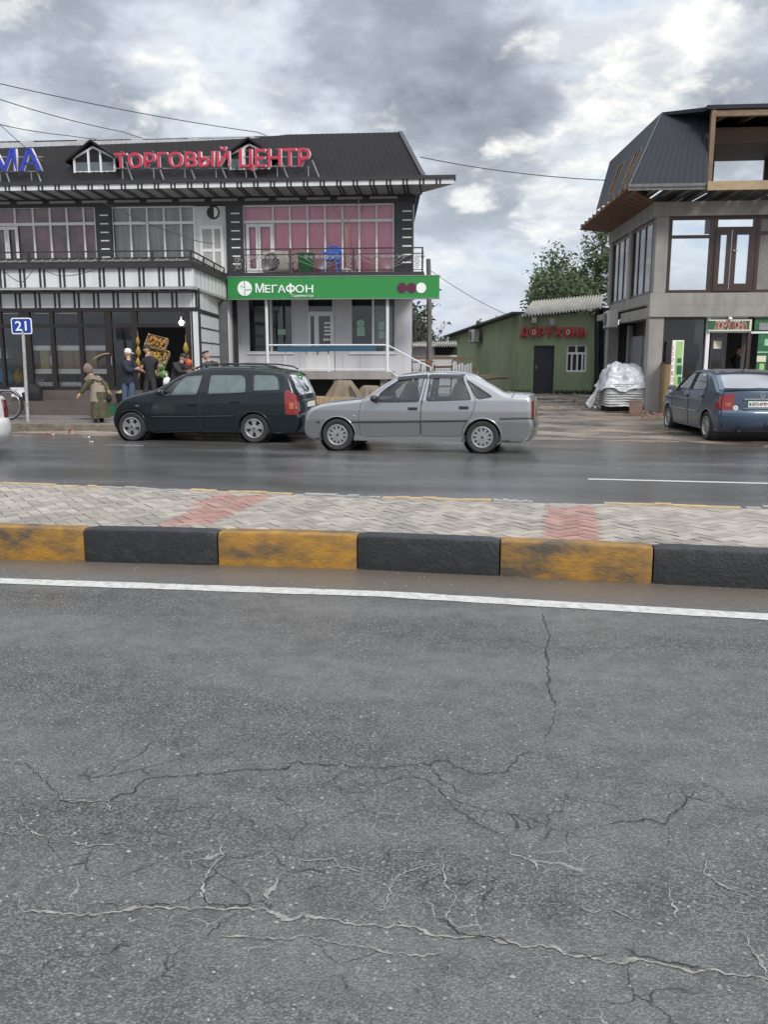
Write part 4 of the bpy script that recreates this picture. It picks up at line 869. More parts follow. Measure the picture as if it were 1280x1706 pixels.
# ---- green fascia sign
vG = -1.62
S = empty('shop_sign', SH.o, SH.h, 'long green shop sign МЕГАФОН with three dots under the balcony', 'sign')
a, b = A(380, 497, vG), A(732, 497, vG); z1 = Z(461, vG, 556); z0 = Z(497.5, vG, 556)
m = MB(); m.box(a.x, b.x, vG, vG + .16, z0, z1); m.build('board', M['green_sign'], S)
m = MB(); m.box(a.x - .02, b.x + .02, vG - .012, vG + .17, z1, z1 + .025); m.box(a.x - .02, b.x + .02, vG - .012, vG + .17, z0 - .025, z0); m.build('edge_trim', M['steel_grey'], S)
def T(w, x0, x1, y0, y1, bold, mt=M['sign_white']): xm = (x0 + x1) / 2; text_mesh('lettering', w, mt, S, U(x0, vG, 480), U(x1, vG, 480), Z(y1, vG, xm), Z(y0, vG, xm), vG - .001, .02, bold)
T('М', 426, 440, 472.5, 488, .012); T('ЕГА', 441.5, 476, 475, 488, .012); T('Ф', 476.5, 492, 472.5, 489.5, .0); T('ОН', 492.5, 522, 475, 488, .012); T('Таджикистан', 485, 522, 490.5, 496, .0)
c = A(408, 481, vG); rr = A(420, 481, vG).x - c.x
m = MB(); m.lathe([(0, -.02), (rr, -.02), (rr, 0)], (c.x, vG, c.z), 'y', 32); lg = m.build('emblem', M['sign_white'], S)
m = MB(); m.box(c.x - .012, c.x + .008, vG - .026, vG - .021, c.z + .02, c.z + rr * .98); m.box(c.x - .012, c.x + .008, vG - .026, vG - .021, c.z - rr * .98, c.z - .06); m.box(c.x - .06, c.x - .012, vG - .026, vG - .021, c.z + .02, c.z + .035)
for dx, dz in ((-.1, .06), (.03, -.04), (.1, -.04), (.17, -.04)): m.box(c.x + dx - .02, c.x + dx + .02, vG - .026, vG - .021, c.z + dz - .02, c.z + dz + .02)
m.build('emblem_mark', M['green_sign'], lg)
for x, mt in ((670, 'sign_purple'), (686, 'sign_purple'), (702, 'sign_white')):
    c = A(x, 480, vG); m = MB(); m.lathe([(0, -.015), (.155, -.015), (.155, 0)], (c.x, vG, c.z), 'y', 28); m.build('dot', M[mt], S)
# ---- balcony railings with scrollwork
def scroll(mb, u, v, z, s, flip=1, turns=1.6, r=.011, yaw=0.0):
    P = []
    for k in range(22):
        t = k / 21; a = t * turns * 2 * math.pi; rad = s * (1 - .82 * t); P.append((u + flip * (rad * math.cos(a) - s * .2), v, z + rad * math.sin(a)))
    mb.tube(P, r, 4, False)
def railing(x0, x1, v, posts, fans, zb, ztop, name='railing', side=False):
    a, b = U(x0, v, 430), U(x1, v, 430)
    m = MB(); m.box(a, b, v - .02, v + .02, ztop - .035, ztop); m.box(a, b, v - .015, v + .015, ztop - .20, ztop - .175); m.box(a, b, v - .015, v + .015, zb + .03, zb + .055)
    for x in posts: u = U(x, v, 430); m.box(u - .025, u + .025, v - .025, v + .025, zb, ztop - .002)
    if side:
        m.box(b - .03, b, v, .0, ztop - .035, ztop - .001); m.box(b - .025, b - .005, v, .0, ztop - .2, ztop - .176); m.box(b - .025, b - .005, v, .0, zb + .03, zb + .054)
    rl = m.build(name, M['black_metal'], shop)
    m = MB(); zm = zb + .05; H_ = ztop - .2 - zm
    ps = [U(x, v, 430) for x in posts]
    for p, q in zip(ps, ps[1:]):
        if q - p > .8 and fans:
            c = (p + q) / 2
            for k in range(-5, 6):                           # fan of bars spreading from the foot of the bay
                an = k / 5 * 1.25; Lh = min(H_ * 1.0 / max(.25, math.cos(an)), (q - p) * .47); P = [(c + math.sin(an) * Lh * t * (1 + .15 * t), v, zm + .03 + (math.cos(an) * Lh * t) * (1 - .12 * t * abs(k) / 5) + .10 * abs(an) * t * t) for t in (0, .25, .5, .75, 1)]
                P = [(x_, y_, min(z_, ztop - .2)) for x_, y_, z_ in P]; m.tube(P, .008, 4, False)
                if abs(k) % 2: scroll(m, P[-1][0], v, P[-1][2] - .06, .07, 1 if k > 0 else -1)
            for k in range(5): scroll(m, c + (k - 2) * .17, v, ztop - .28, .05, 1 if k % 2 else -1)
            for sgn in (-1, 1):
                for zz in (.15, .36, .55): scroll(m, (q if sgn > 0 else p) - sgn * .14, v, zm + zz * H_ / .7, .09, sgn)
        else:
            n = max(1, int((q - p) / .24))
            for k in range(n):
                u = p + (k + .5) * (q - p) / n; scroll(m, u, v, zm + H_ * .28, min(.12, H_ * .25), 1 if k % 2 else -1); scroll(m, u, v, zm + H_ * .72, min(.11, H_ * .22), -1 if k % 2 else 1); m.tube([(u - .1, v, zm), (u + .1, v, zm + H_)], .009, 4, False)
    if side:
        for k in range(5): vv = v + .15 + k * .24; P = [(b - .015, vv + .09 * math.cos(t * 9) * (1 - t), zm + .35 + .3 * math.sin(t * 9) * (1 - t)) for t in [i / 20 for i in range(21)]]; m.tube(P, .011, 4, False); m.tube([(b - .015, vv, zm), (b - .015, vv + .1, ztop - .2)], .011, 4, False)
    m.build('railing_lattice', M['scroll_iron'], rl); return rl
mat('scroll_iron', (.34, .32, .305), .5, var=.6, vscale=8, col2=(.2, .19, .18))
vR = -1.32
railing(386, 704, vR, (386, 406, 484, 589, 704), True, zf, Z(413.5, vR, 550), side=True)
vQ = vP + .1
zq1 = Z(418, vQ, 200)
railing(-170, 318, vQ, (-170, -100, -30, 48, 165, 254, 318), False, cz, zq1)
# sloping return of the lower railing back to the wall
m = MB(); a = Vector((uP - .05, vQ, 0)); b = Pk + Vector((-.1, 0, 0))
for z in (zq1 - .02, zq1 - .19): m.beam(a + Vector((0, 0, z)), b + Vector((0, 0, z)), .035, .035)
for t in (.33, .66, 1): p = a.lerp(b, t); m.beam(p + Vector((0, 0, cz)), p + Vector((0, 0, zq1)), .04, .04)
rl = m.build('railing', M['black_metal'], shop)
m = MB()
for k in range(9):
    p = a.lerp(b, (k + .5) / 9)
    dd_ = (b - a).normalized(); m.tube([p + dd_ * (.10 * math.cos(t * 9) * (1 - .7 * t)) + Vector((0, 0, cz + (zq1 - cz) * (.45 + .32 * math.sin(t * 9) * (1 - .7 * t)))) for t in [i / 20 for i in range(21)]], .008, 4, False)
m.pieces('railing_lattice', M['scroll_iron'], rl)
# ------------------------------------------------------------------ unfinished concrete building (right)
RBF = Frame(atd(1100, 600, 23.6), R(5.4))
rb = empty('unfinished_building', RBF.o, RBF.h, 'unfinished two-storey concrete building with timber eaves and dark mansard roof', 'building')
U, Z, A = RBF.U, RBF.Z, RBF.at
mat('navy_sheet', (.022, .025, .033), .55, spec=.22, var=.6, vscale=1.2, col2=(.018, .020, .026), stretch=(3, 3, .3))
mat('navy_edge', (.10, .105, .115), .5, var=.5)
mat('brown_frame', (.055, .032, .028), .4, var=.4, vscale=6)
mat('block_wall', (.25, .24, .225), .9, var=.7, vscale=4, col2=(.16, .15, .14), bump=.3)
mat('grey_door', (.16, .18, .20), .5, var=.6, vscale=2, col2=(.11, .12, .135), stretch=(3, 3, .5))
mat('green_poster', (.02, .11, .04), .4, var=.9, vscale=2.6, col2=(.04, .17, .07), lo=.45, hi=.6)
mat('green_pale', (.30, .48, .16), .45, var=.8, vscale=5, col2=(.42, .58, .30))
mat('sign_cream', (.66, .62, .50), .5); mat('sheer_curtain', (.34, .35, .38), .8, var=.5, vscale=5, stretch=(6, 6, .3)); mat('cabinet_tan', (.30, .21, .10), .6, var=.3)
gz = .10
c0 = U(1105.5, 0, 560)                                   # right edge of the corner column
# the splayed left side runs back from the front-left corner
cl = U(1081, 0, 560); k0 = Vector((cl, 0, 0)); _bk = onpl(1009, 560, RBF.o + RBF.n * 5.6, RBF.n) - RBF.o; k1 = Vector((_bk.dot(RBF.u), 5.6, 0)); sd = (k1 - k0).normalized(); sn = Vector((sd.y, -sd.x, 0)) * -1
if sn.x > 0: sn = -sn
zs1, zs0 = Z(488.5, 0, 1150), Z(509.5, 0, 1150); zb0 = Z(528.5, 0, 1150); zw1 = Z(360, 0, 1150); zbm = Z(336, 0, 1150)
ue = U(1480, 0, 500)
def side_box(mb, t0, t1, o0, o1, z0, z1):
    """box along the side wall: t along it, o outward"""
    P = []
    for z in (z0, z1):
        for t, o in ((t0, o0), (t1, o0), (t1, o1), (t0, o1)): P.append(k0 + sd * t + sn * o + Vector((0, 0, z)))
    mb.hexa(P)
def S_t(px, py=560, o=0.0):
    """distance along the side wall of a photo column"""
    d = ray(px, py); p0 = RBF.o + RBF.u * k0.x + RBF.n * k0.y; dr = RBF.u * sd.x + RBF.n * sd.y; nn = RBF.u * sn.x + RBF.n * sn.y
    q = onpl(px, py, p0 + nn * o, nn); return (q - p0).dot(dr), q.z
Ls = (k1 - k0).length
m = MB(); m.box(cl, c0, 0, .42, 0, zb0); m.box(U(1092, 0, 420), U(1113, 0, 420), .0, .42, zs1, zw1)
m.build('column', M['concrete'], rb, bevel=.015)
m = MB(); side_box(m, Ls - .45, Ls, -.35, 0, 0, zb0); side_box(m, Ls - .35, Ls, -.35, 0, zs1, zw1); t1, _ = S_t(1026); t2, _ = S_t(1036); m.build('column', M['concrete'], rb)
m = MB(); side_box(m, Ls * .46, Ls * .46 + .3, -.3, 0, zs1, zw1); m.build('column', M['concrete'], rb)
m = MB(); m.box(cl - .02, ue, -.02, .45, zs0, zs1); side_box(m, .02, Ls - .55, -.45, .02, zs0 + .05, zs1 - .01); m.box(cl - .03, ue, -.06, .2, zb0, zs0 - .001); side_box(m, .1, Ls * .62, -.4, .0, zb0 - .02, zs0 - .03)
side_box(m, Ls - 1.7, Ls + .5, -.3, .22, zs0 - .15, zs0 + .05); m.build('floor_slab', M['concrete'], rb, bevel=.012)
m = MB(); fl = [(k0.x, .4), (ue, .4), (ue, 6.4), (k1.x, 5.6)]; m.prism([(x, y, zs0 + .03) for x, y in fl], (0, 0, .16)); m.build('upper_floor', M['concrete'], rb)
m = MB(); m.box(U(1089, 0, 350), ue, -.03, .42, zw1, zbm); side_box(m, 0, Ls + .02, -.4, .03, zw1 - .02, zbm); m.build('ring_beam', M['concrete'], rb, bevel=.012)
m = MB(); m.box(U(1258, .1, 430), ue, .1, .3, zs1, zw1 - .001); m.build('block_infill', M['block_wall'], rb)
m = MB(); side_box(m, Ls * .02, Ls * .3, -.38, -.30, zb0 - .5, zb0 - .02); m.build('lintel', M['rust'], rb)
# rear frame of the storey (open towards the sky): columns only
m = MB()
for x in (1112, 1290): u = U(x, 6.2, 430); m.box(u - .6, u - .3, 6.1, 6.4, zs1, zw1)
m.build('column', M['concrete'], rb)
# upper windows
v = .12; t = .09
def wframe(x0, x1, vm, zbar=None, door=None):
    a, b = U(x0, v, 430), U(x1, v, 430); z0, z1 = zs1 + .0, zw1
    f = MB(); f.box(a, a + t, v - .04, v + .05, z0, z1); f.box(b - t, b, v - .04, v + .05, z0, z1); f.box(a + t, b - t, v - .04, v + .05, z0, z0 + t); f.box(a + t, b - t, v - .04, v + .05, z1 - t, z1)
    for x in vm: u = U(x, v, 430); f.box(u - t / 2, u + t / 2, v - .042, v + .052, z0 + t, z1 - t)
    for (p, q, y) in zbar or (): up, uq = U(p, v, 430), U(q, v, 430); zz = Z(y, v, 1150); f.box(up, uq, v - .038, v + .048, zz - t * .45, zz + t * .45)
    fr = f.build('window_frame', M['brown_frame'], rb); g = MB(); g.box(a + .03, b - .03, v + .01, v + .016, z0 + .03, z1 - .03); g.build('pane', M['clear_glass'], fr)
    if door:
        d = MB(); zt = Z(384, v, 1220)
        for p, q in door:
            p, q = U(p, v, 430), U(q, v, 430); d.box(p, p + .13, v - .07, v - .043, z0 + .05, zt); d.box(q - .13, q, v - .07, v - .043, z0 + .05, zt); d.box(p + .13, q - .13, v - .07, v - .043, zt - .13, zt); d.box(p + .13, q - .13, v - .07, v - .043, z0 + .05, z0 + .25)
        dd = d.build('balcony_door', M['brown_frame'], fr); h = MB(); u = U(1220, v, 430); h.box(u - .02, u + .1, v - .11, v - .072, zs1 + 1.1, zs1 + 1.14); h.build('handle', M['steel_grey'], dd)
wframe(1112, 1186, (), ((1112, 1186, 395),)); wframe(1187, 1257, (), ((1187, 1257, 382),), ((1190, 1216), (1217, 1253))); wframe(1258, 1330, (), ((1258, 1330, 390),))
# side windows
def swin(t0, t1, bars):
    f = MB(); z0, z1 = zs1, zw1 - .02; w = .09
    side_box(f, t0, t0 + w, -.10, -.06, z0, z1); side_box(f, t1 - w, t1, -.10, -.06, z0, z1); side_box(f, t0 + w, t1 - w, -.10, -.06, z0, z0 + w); side_box(f, t0 + w, t1 - w, -.10, -.06, z1 - w, z1)
    for b in bars: side_box(f, t0 + (t1 - t0) * b - w / 2, t0 + (t1 - t0) * b + w / 2, -.102, -.058, z0 + w, z1 - w)
    fr = f.build('window_frame', M['brown_frame'], rb); g = MB(); side_box(g, t0 + .03, t1 - .03, -.086, -.08, z0 + .03, z1 - .03); g.build('pane', M['side_glass'], fr)
swin(.35, Ls * .46, (.36, .68)); swin(Ls * .46 + .3, Ls - .35, (.35, .66))
# timber eaves and mansard
zE = zbm + .0
def pt(px, py, v): return A(px, py, v)
fl_ = pt(1047, 314, -1.0); fr_x = U(1180, -1.0, 312); zEv = fl_.z
bl_ = pt(966, 384, 6.2); 
bl_ = Vector((bl_.x, 6.2, bl_.z + .0))
m = MB()
i_fl, i_bl = Vector((U(1092, 0, 345), -.0, zbm)), k1 + Vector((0, 0, zbm))
nb = 16
for k in range(nb):                                       # soffit boards running from the wall out to the eave edge
    a, b = k / nb + .004, (k + 1) / nb - .004; e0, e1 = fl_.lerp(bl_, a), fl_.lerp(bl_, b); w0, w1 = i_fl.lerp(i_bl, a), i_fl.lerp(i_bl, b)
    m.hexa([e0, w0, w1, e1] + [p + Vector((0, 0, .03)) for p in (e0, w0, w1, e1)])
so_ = m.build('soffit', M['wood_soffit'], rb)
m = MB()
for k in range(11): p = fl_.lerp(bl_, (k + .3) / 11); q = i_fl.lerp(i_bl, (k + .3) / 11); d = (q - p); m.beam(p + Vector((-.03, 0, .07)), p + d * .5 + Vector((0, 0, .09)), .08, .12)
m.pieces('rafter_end', M['wood'], rb)
m = MB()
n = 17
for k in range(n):                                        # open rafters under the front eave, sky between them
    rk = random.Random(k); u = fl_.x + .2 + k * .45; m.beam((u, -1.0, zEv - .02), (u, 3.0, zbm + .30), .09, .13); u += .24 + rk.uniform(-.05, .05); w_ = rk.choice((.18, .26, .28, .22)); m.beam((u, rk.uniform(-.9, -.6), zEv + .04), (u, 2.6, zbm + .33), w_, .03)
m.beam((fl_.x, -1.0, zEv + .02), (ue, -1.0, zEv + .0), .05, .16); m.beam((fl_.x + .3, -.45, zEv + .10), (ue, -.45, zEv + .10), .10, .05)
m.beam((fl_.x + .3, -.2, zEv + .16), (ue, -.2, zEv + .16), .12, .03)
m.pieces('eave_rafter', M['wood_grey'], rb)
m = MB(); a = U(1178, -1.02, 314); m.box(a, ue, -1.1, -1.04, zEv - .1, zEv + .12); m.build('deck_edge', M['wood_pale'], rb)
# mansard skin: front slope, left slope with two roof lights, back; flat lid
tfl = pt(1103, 189, .35); tfr = pt(1182, 181, .35); e_fr = Vector((U(1180, -1.0, 312), -1.0, zEv)); tbl = pt(1016, 271, 5.6)
tbl = Vector((tbl.x, 5.6, tbl.z)); ebl = bl_ + (fl_ - bl_).normalized() * 1.2; ebl = pt(993, 352, 5.9); ebl = Vector((ebl.x, 5.9, ebl.z))
th = Vector((0, .0, .05))
m = MB()
def quad_sheet(mb, P00, P10, P11, P01, holes=(), nu=40, nv=20, rib=.02, nrm=Vector((0, -1, 0))):
    for a in range(nu):
        for b in range(nv):
            cu, cv = (a + .5) / nu, (b + .5) / nv
            if any(h0 < cu < h1 and g0 < cv < g1 for h0, h1, g0, g1 in holes): continue
            Q = []
            for u, w in ((a / nu, b / nv), ((a + 1) / nu, b / nv), ((a + 1) / nu, (b + 1) / nv), (a / nu, (b + 1) / nv)):
                p = P00.lerp(P10, u).lerp(P01.lerp(P11, u), w); Q.append(p + nrm * (rib * (int(round(u * nu)) % 2)))
            mb.poly(Q)
quad_sheet(m, fl_, e_fr, tfr, tfl, nrm=Vector((0, -1, .4)), nu=24, rib=.007)
H_ = ((.12, .27, .15, .62), (.50, .65, .15, .66))
quad_sheet(m, fl_, ebl, tbl, tfl, H_, nu=40, nv=20, rib=.006, nrm=Vector((-1, 0, .3)))
m.poly([e_fr + Vector((0, .02, 0)), Vector((e_fr.x, 1.6, zEv)), Vector((tfr.x + .02, 1.6, tfr.z)), tfr + Vector((.02, .02, 0))])
skin = m.build('roof', M['navy_sheet'], rb, weld=True, recalc=False)
m = MB(); m.beam(fl_ + Vector((0, -.02, 0)), tfl + Vector((0, -.02, 0)), .035, .02); m.beam(fl_ + Vector((0, -.03, .02)), e_fr + Vector((0, -.03, .02)), .03, .03); m.build('ridge_cap', M['navy_edge'], skin)
# roof-light frames
def on_left(u, w, off=0.0): return fl_.lerp(ebl, u).lerp(tfl.lerp(tbl, u), w) + Vector((off, 0, 0))
for h0, h1, g0, g1 in H_:
    m = MB(); C4 = [on_left(h0, g0, .02), on_left(h1, g0, .02), on_left(h1, g1, .02), on_left(h0, g1, .02)]
    for a, b in zip(C4, C4[1:] + C4[:1]): m.beam(a, b, .05, .06)
    m.beam(C4[0].lerp(C4[1], .5), C4[3].lerp(C4[2], .5), .035, .05); m.build('roof_window_frame', M['wood'], skin)
# recessed opening on the right: timber frame, dark lid, rear frames
lid0, lid1 = Z(181, -.5, 1230), Z(174, -.5, 1230); ul = U(1181, -.5, 180)
m = MB(); m.hexa([(ul - .03, -.5, lid0), (ue, -.5, lid0), (ue, 6.2, tbl.z + .1), (tbl.x + 1.5, 5.7, tbl.z - .02), (ul - .03, -.5, lid1), (ue, -.5, lid1), (ue, 6.2, tbl.z + .2), (tbl.x + 1.5, 5.7, tbl.z + .06)])
m.hexa([(tfl.x, tfl.y, tfl.z - .06), (ul, -.3, lid0), (tbl.x + 1.6, 5.6, tbl.z - .06), (tbl.x, tbl.y, tbl.z - .06), (tfl.x, tfl.y, tfl.z + .02), (ul, -.3, lid1), (tbl.x + 1.6, 5.6, tbl.z + .02), (tbl.x, tbl.y, tbl.z + .02)])
m.build('roof_lid', M['navy_sheet'], rb)
m = MB(); wv = -.42; ua = U(1184.5, wv, 250)
m.box(ua - .045, ua + .07, wv - .05, wv + .09, zEv + .1, lid0 - .001); m.box(ua + .07, ue, wv - .04, wv + .08, lid0 - .17, lid0 - .02)
for k in range(6): u = ua + .3 + k * .75; m.beam((u, wv, lid0 - .12), (u, 5.8, Z(246, 5.9, 1240) + .02), .07, .14)
m.build('timber_frame', M['wood'], rb)
zcb = Z(240, 5.9, 1240); m = MB(); m.hexa([(ua, .4, lid0 - .30), (ue, .4, lid0 - .30), (ue, 5.9, zcb), (ua - .8, 5.9, zcb - .3), (ua, .4, lid0 - .24), (ue, .4, lid0 - .24), (ue, 5.9, zcb + .05), (ua - .8, 5.9, zcb - .25)]); m.build('ceiling_boards', M['wood_soffit'], rb)
m = MB(); vb = 6.0; 
for x in (1187, 1279): u = U(x, vb, 270); m.box(u - .08, u + .08, vb, vb + .1, zEv - .2, Z(246, vb, 1240))
u0, u1 = U(1180, vb, 270), U(1300, vb, 270)
for y in (262, 310): z = Z(y, vb, 1230); m.box(u0, u1, vb + .01, vb + .09, z - .07, z + .07)
for k in range(5): x = 1192 + 20 * k; a, b = A(x, 262, vb), A(x + 14, 246, vb); m.beam(a, b, .06, .06)
m.build('rear_frame', M['brown_frame'], rb)
# ---- ground floor: pharmacy front
zft = zb0 - .0
m = MB(); v = .10
m.box(U(1176, v, 560), U(1182, v, 560), v - .06, v + .06, gz, zft); m.box(U(1182, v), U(1254, v), v - .05, v + .05, Z(554.5, v, 1215), Z(551.5, v, 1215)); m.box(U(1182, v), U(1254, v), v - .03, v + .05, Z(531, v, 1215), zft); m.box(U(1255, v), U(1340, v), v - .06, v - .02, Z(556, v, 1260), Z(552.5, v, 1260))
fr = m.build('door_frame', M['white_paint'], rb)
m = MB(); m.box(U(1105.5, v), U(1110, v), v - .05, v + .05, gz, zft); m.box(U(1105, v), U(1176, v), v - .05, v + .05, zft - .07, zft); m.box(U(1250, v), U(1256, v), v - .05, v + .05, gz, zft); fr2 = m.build('window_frame', M['brown_frame'], rb)
m = MB(); m.box(U(1108, v), U(1177, v), v + .0, v + .006, Z(662, v, 1140), zft - .05); m.build('pane', M['shop_glass'], fr2)
m = MB(); a, b = U(1161, .3), U(1175, .3)
m.grid(lambda s, t: (a + (b - a) * (s if t > .55 else (.3 + .5 * s if t > .25 else s)) + (.0 if t > .55 else .1), .3 + .05 * math.sin(s * 30), Z(625, .3, 1165) + (Z(533, .3, 1165) - Z(625, .3, 1165)) * t), 24, 10); a2, b2 = U(1242, .4), U(1249, .4)
m.build('curtain', M['sheer_curtain'], rb, smooth='all')
m = MB(); m.grid(lambda s, t: (a2 + (b2 - a2) * s * (1 - .35 * (1 - t)), .4 + .04 * math.sin(s * 24), Z(625, .4, 1245) + (zft - .4 - Z(625, .4, 1245)) * t), 16, 6); m.build('curtain', M['sheer_curtain'], rb, smooth='all')
m = MB(); a, b = U(1183, .1, 600), U(1211, 1.2, 600); pa, pb = Vector((U(1183, .12, 600), .12, 0)), Vector((U(1214, .5, 600), .75, 0)); zt = Z(554, .1, 1200)
def leaf(mb, t0, t1, z0, z1, w=.05): p, q = pa.lerp(pb, t0), pa.lerp(pb, t1); mb.hexa([p + Vector((0, 0, z0)), q + Vector((0, 0, z0)), q + Vector((0, w, z0)), p + Vector((0, w, z0)), p + Vector((0, 0, z1)), q + Vector((0, 0, z1)), q + Vector((0, w, z1)), p + Vector((0, w, z1))])
leaf(m, 0, .1, gz, zt); leaf(m, .78, 1, gz, zt); leaf(m, .1, .78, zt - .15, zt); leaf(m, .1, .78, gz, gz + .7); dr = m.build('door', M['brown_frame'], rb)
m = MB(); leaf(m, .1, .78, gz + .7, zt - .15, .01); m.build('pane', M['shop_glass'], dr)
m = MB(); leaf(m, .16, .66, Z(581, .1, 1195), Z(568, .1, 1195), -.02); m.build('notice', M['sign_cream'], dr)
# room behind
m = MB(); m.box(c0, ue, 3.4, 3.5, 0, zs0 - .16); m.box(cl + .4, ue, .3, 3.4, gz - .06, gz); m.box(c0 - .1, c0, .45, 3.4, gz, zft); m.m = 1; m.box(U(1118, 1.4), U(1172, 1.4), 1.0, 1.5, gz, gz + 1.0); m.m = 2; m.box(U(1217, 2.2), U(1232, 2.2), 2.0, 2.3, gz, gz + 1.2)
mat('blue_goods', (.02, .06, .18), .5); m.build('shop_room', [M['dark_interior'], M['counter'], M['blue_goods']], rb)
# tan cabinet behind the window
t_ = empty('cabinet', RBF.o + RBF.u * U(1112, -.2, 620) + RBF.n * -.2 + Vector((0, 0, gz)), RBF.h, 'tan wooden cabinet standing beside the corner column behind the banner', 'cabinet')
m = MB(); w = U(1119, -.2, 630) - U(1105, -.2, 630); h = Z(606, -.2, 1112) - gz; m.box(-w / 2, w / 2, -.2, .2, .06, h); m.build('body', M['cabinet_tan'], t_); m = MB(); m.box(-w / 2 - .02, w / 2 + .02, -.22, .2, h, h + .03); m.build('top', M['dark_plastic'], t_)
m = MB(); m.box(-w / 2 + .1, w / 2 - .02, -.23, -.205, .02, .24); m.build('plinth_panel', M['white_paint'], t_)
# pharmacy sign over the door
S = empty('shop_sign', RBF.o, RBF.h, 'green framed sign ДОРУХОНА over the open shop door', 'sign'); v = -.02
a, b = A(1179.5, 552, v), A(1253, 532.5, v); m = MB(); m.box(a.x, b.x, v - .0, v + .08, a.z, b.z); m.build('board', M['green_poster'], S)
m = MB(); t = .035; m.box(a.x, b.x, v - .02, v - .001, b.z - t, b.z); m.box(a.x, b.x, v - .02, v - .001, a.z, a.z + t); m.box(b.x - t * 1.6, b.x, v - .02, v - .001, a.z + t, b.z - t); m.build('sign_frame', M['sign_cream'], S)
text_row('lettering', 'ДОРУХОНА', M['sign_cream'], S, U(1194, v), U(1248, v), Z(549.5, v, 1220), Z(535, v, 1220), v - .001, .01, .05, .0); text_row('lettering', 'ДОРУХОНА', M['letter_red'], S, U(1194, v), U(1248, v), Z(548, v, 1220), Z(536.5, v, 1220), v - .012, .01, .0, .22)
m = MB(); p = A(1217, 531, -.08); m.blob((p.x, -.08, p.z), .06, .06, .05); m.build('lamp', M['sign_white'], S, smooth=True)
# green window posters
for (x0, x1, y0, y1, lab) in ((1257, 1310, 530, 551, 'upper green window poster with a grey picture above the white rail'), (1258, 1310, 557, 640, 'tall green pharmacy poster below the white rail at the right edge')):
    S = empty('window_poster', RBF.o, RBF.h, lab, 'poster'); v = .04
    a, b = A(x0, y1, v), A(x1, y0, v); m = MB(); m.box(a.x, b.x, v, v + .03, a.z, b.z); bd = m.build('board', M['green_poster'], S)
    pic = ((1265, 1300, 538, 550, 'steel_grey'),) if y1 < 560 else ((1274, 1290, 565, 576, 'poster_mint'), (1261, 1277, 593, 603, 'sign_cream'), (1264, 1274, 606, 630, 'green_pale'), (1262, 1280, 586, 588, 'poster_mint'), (1276, 1296, 600, 632, 'black_metal'))
    for p0, p1, q0, q1, mt in pic: a, b = A(p0, q1, v - .004), A(p1, q0, v - .004); m = MB(); m.box(a.x, b.x, v - .008, v - .001, a.z, b.z); m.build('picture_panel', M[mt], S)
# standing banner
v = -.9
S = empty('standing_banner', RBF.o, RBF.h, 'standing advertising banner with vertical ДОРУХОНА lettering beside the cabinet', 'banner')
a, b = A(1116, 660, v), A(1140.5, 567, v); zb_ = ground_z((RBF.o + RBF.u * a.x + RBF.n * v).x, (RBF.o + RBF.u * a.x + RBF.n * v).y)
m = MB(); m.box(a.x, b.x, v, v + .06, zb_ - .02, b.z); m.build('board', M['sign_white'], S)
m = MB(); us = U(1125, v, 600); m.box(us, b.x - .02, v - .004, v - .001, zb_ + .1, b.z - .03); m.build('green_panel', M['green_pale'], S)
m = MB()
for x0, x1, y0, y1 in ((1128, 1136, 597, 605), (1127, 1137, 609, 624), (1129, 1136, 628, 640)): p, q = A(x0, y1, v), A(x1, y0, v); m.box(p.x, q.x, v - .007, v - .005, p.z, q.z)
m.pieces('picture_panel', M['green_poster'], S)
for k, ch in enumerate('ДОРУХОНА'): y = 576 + 10.6 * k; text_mesh('lettering', ch, M['letter_red'], S, U(1118.3, v, y), U(1123, v, y), Z(y + 7, v, 1120), Z(y, v, 1120), v - .001, .004, .0)
# side wall, ground floor: grey metal doors, dark doorway, pipe
m = MB(); side_box(m, .35, Ls * .30, -.36, -.3, .1, zb0 - .5); side_box(m, Ls * .32, Ls * .56, -.36, -.3, .1, zb0 - .45); m.pieces('metal_door', M['grey_door'], rb)
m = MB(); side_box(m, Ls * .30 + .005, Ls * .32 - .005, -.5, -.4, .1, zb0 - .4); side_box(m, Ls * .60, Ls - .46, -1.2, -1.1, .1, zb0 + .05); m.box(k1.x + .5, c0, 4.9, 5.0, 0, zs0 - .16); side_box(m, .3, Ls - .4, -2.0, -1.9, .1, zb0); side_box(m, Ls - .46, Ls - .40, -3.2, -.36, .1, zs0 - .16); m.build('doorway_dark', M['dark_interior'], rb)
m = MB(); side_box(m, Ls * .56 + .01, Ls * .60, -.34, -.2, .05, zb0 - .1); m.build('door_jamb', M['wood_grey'], rb)
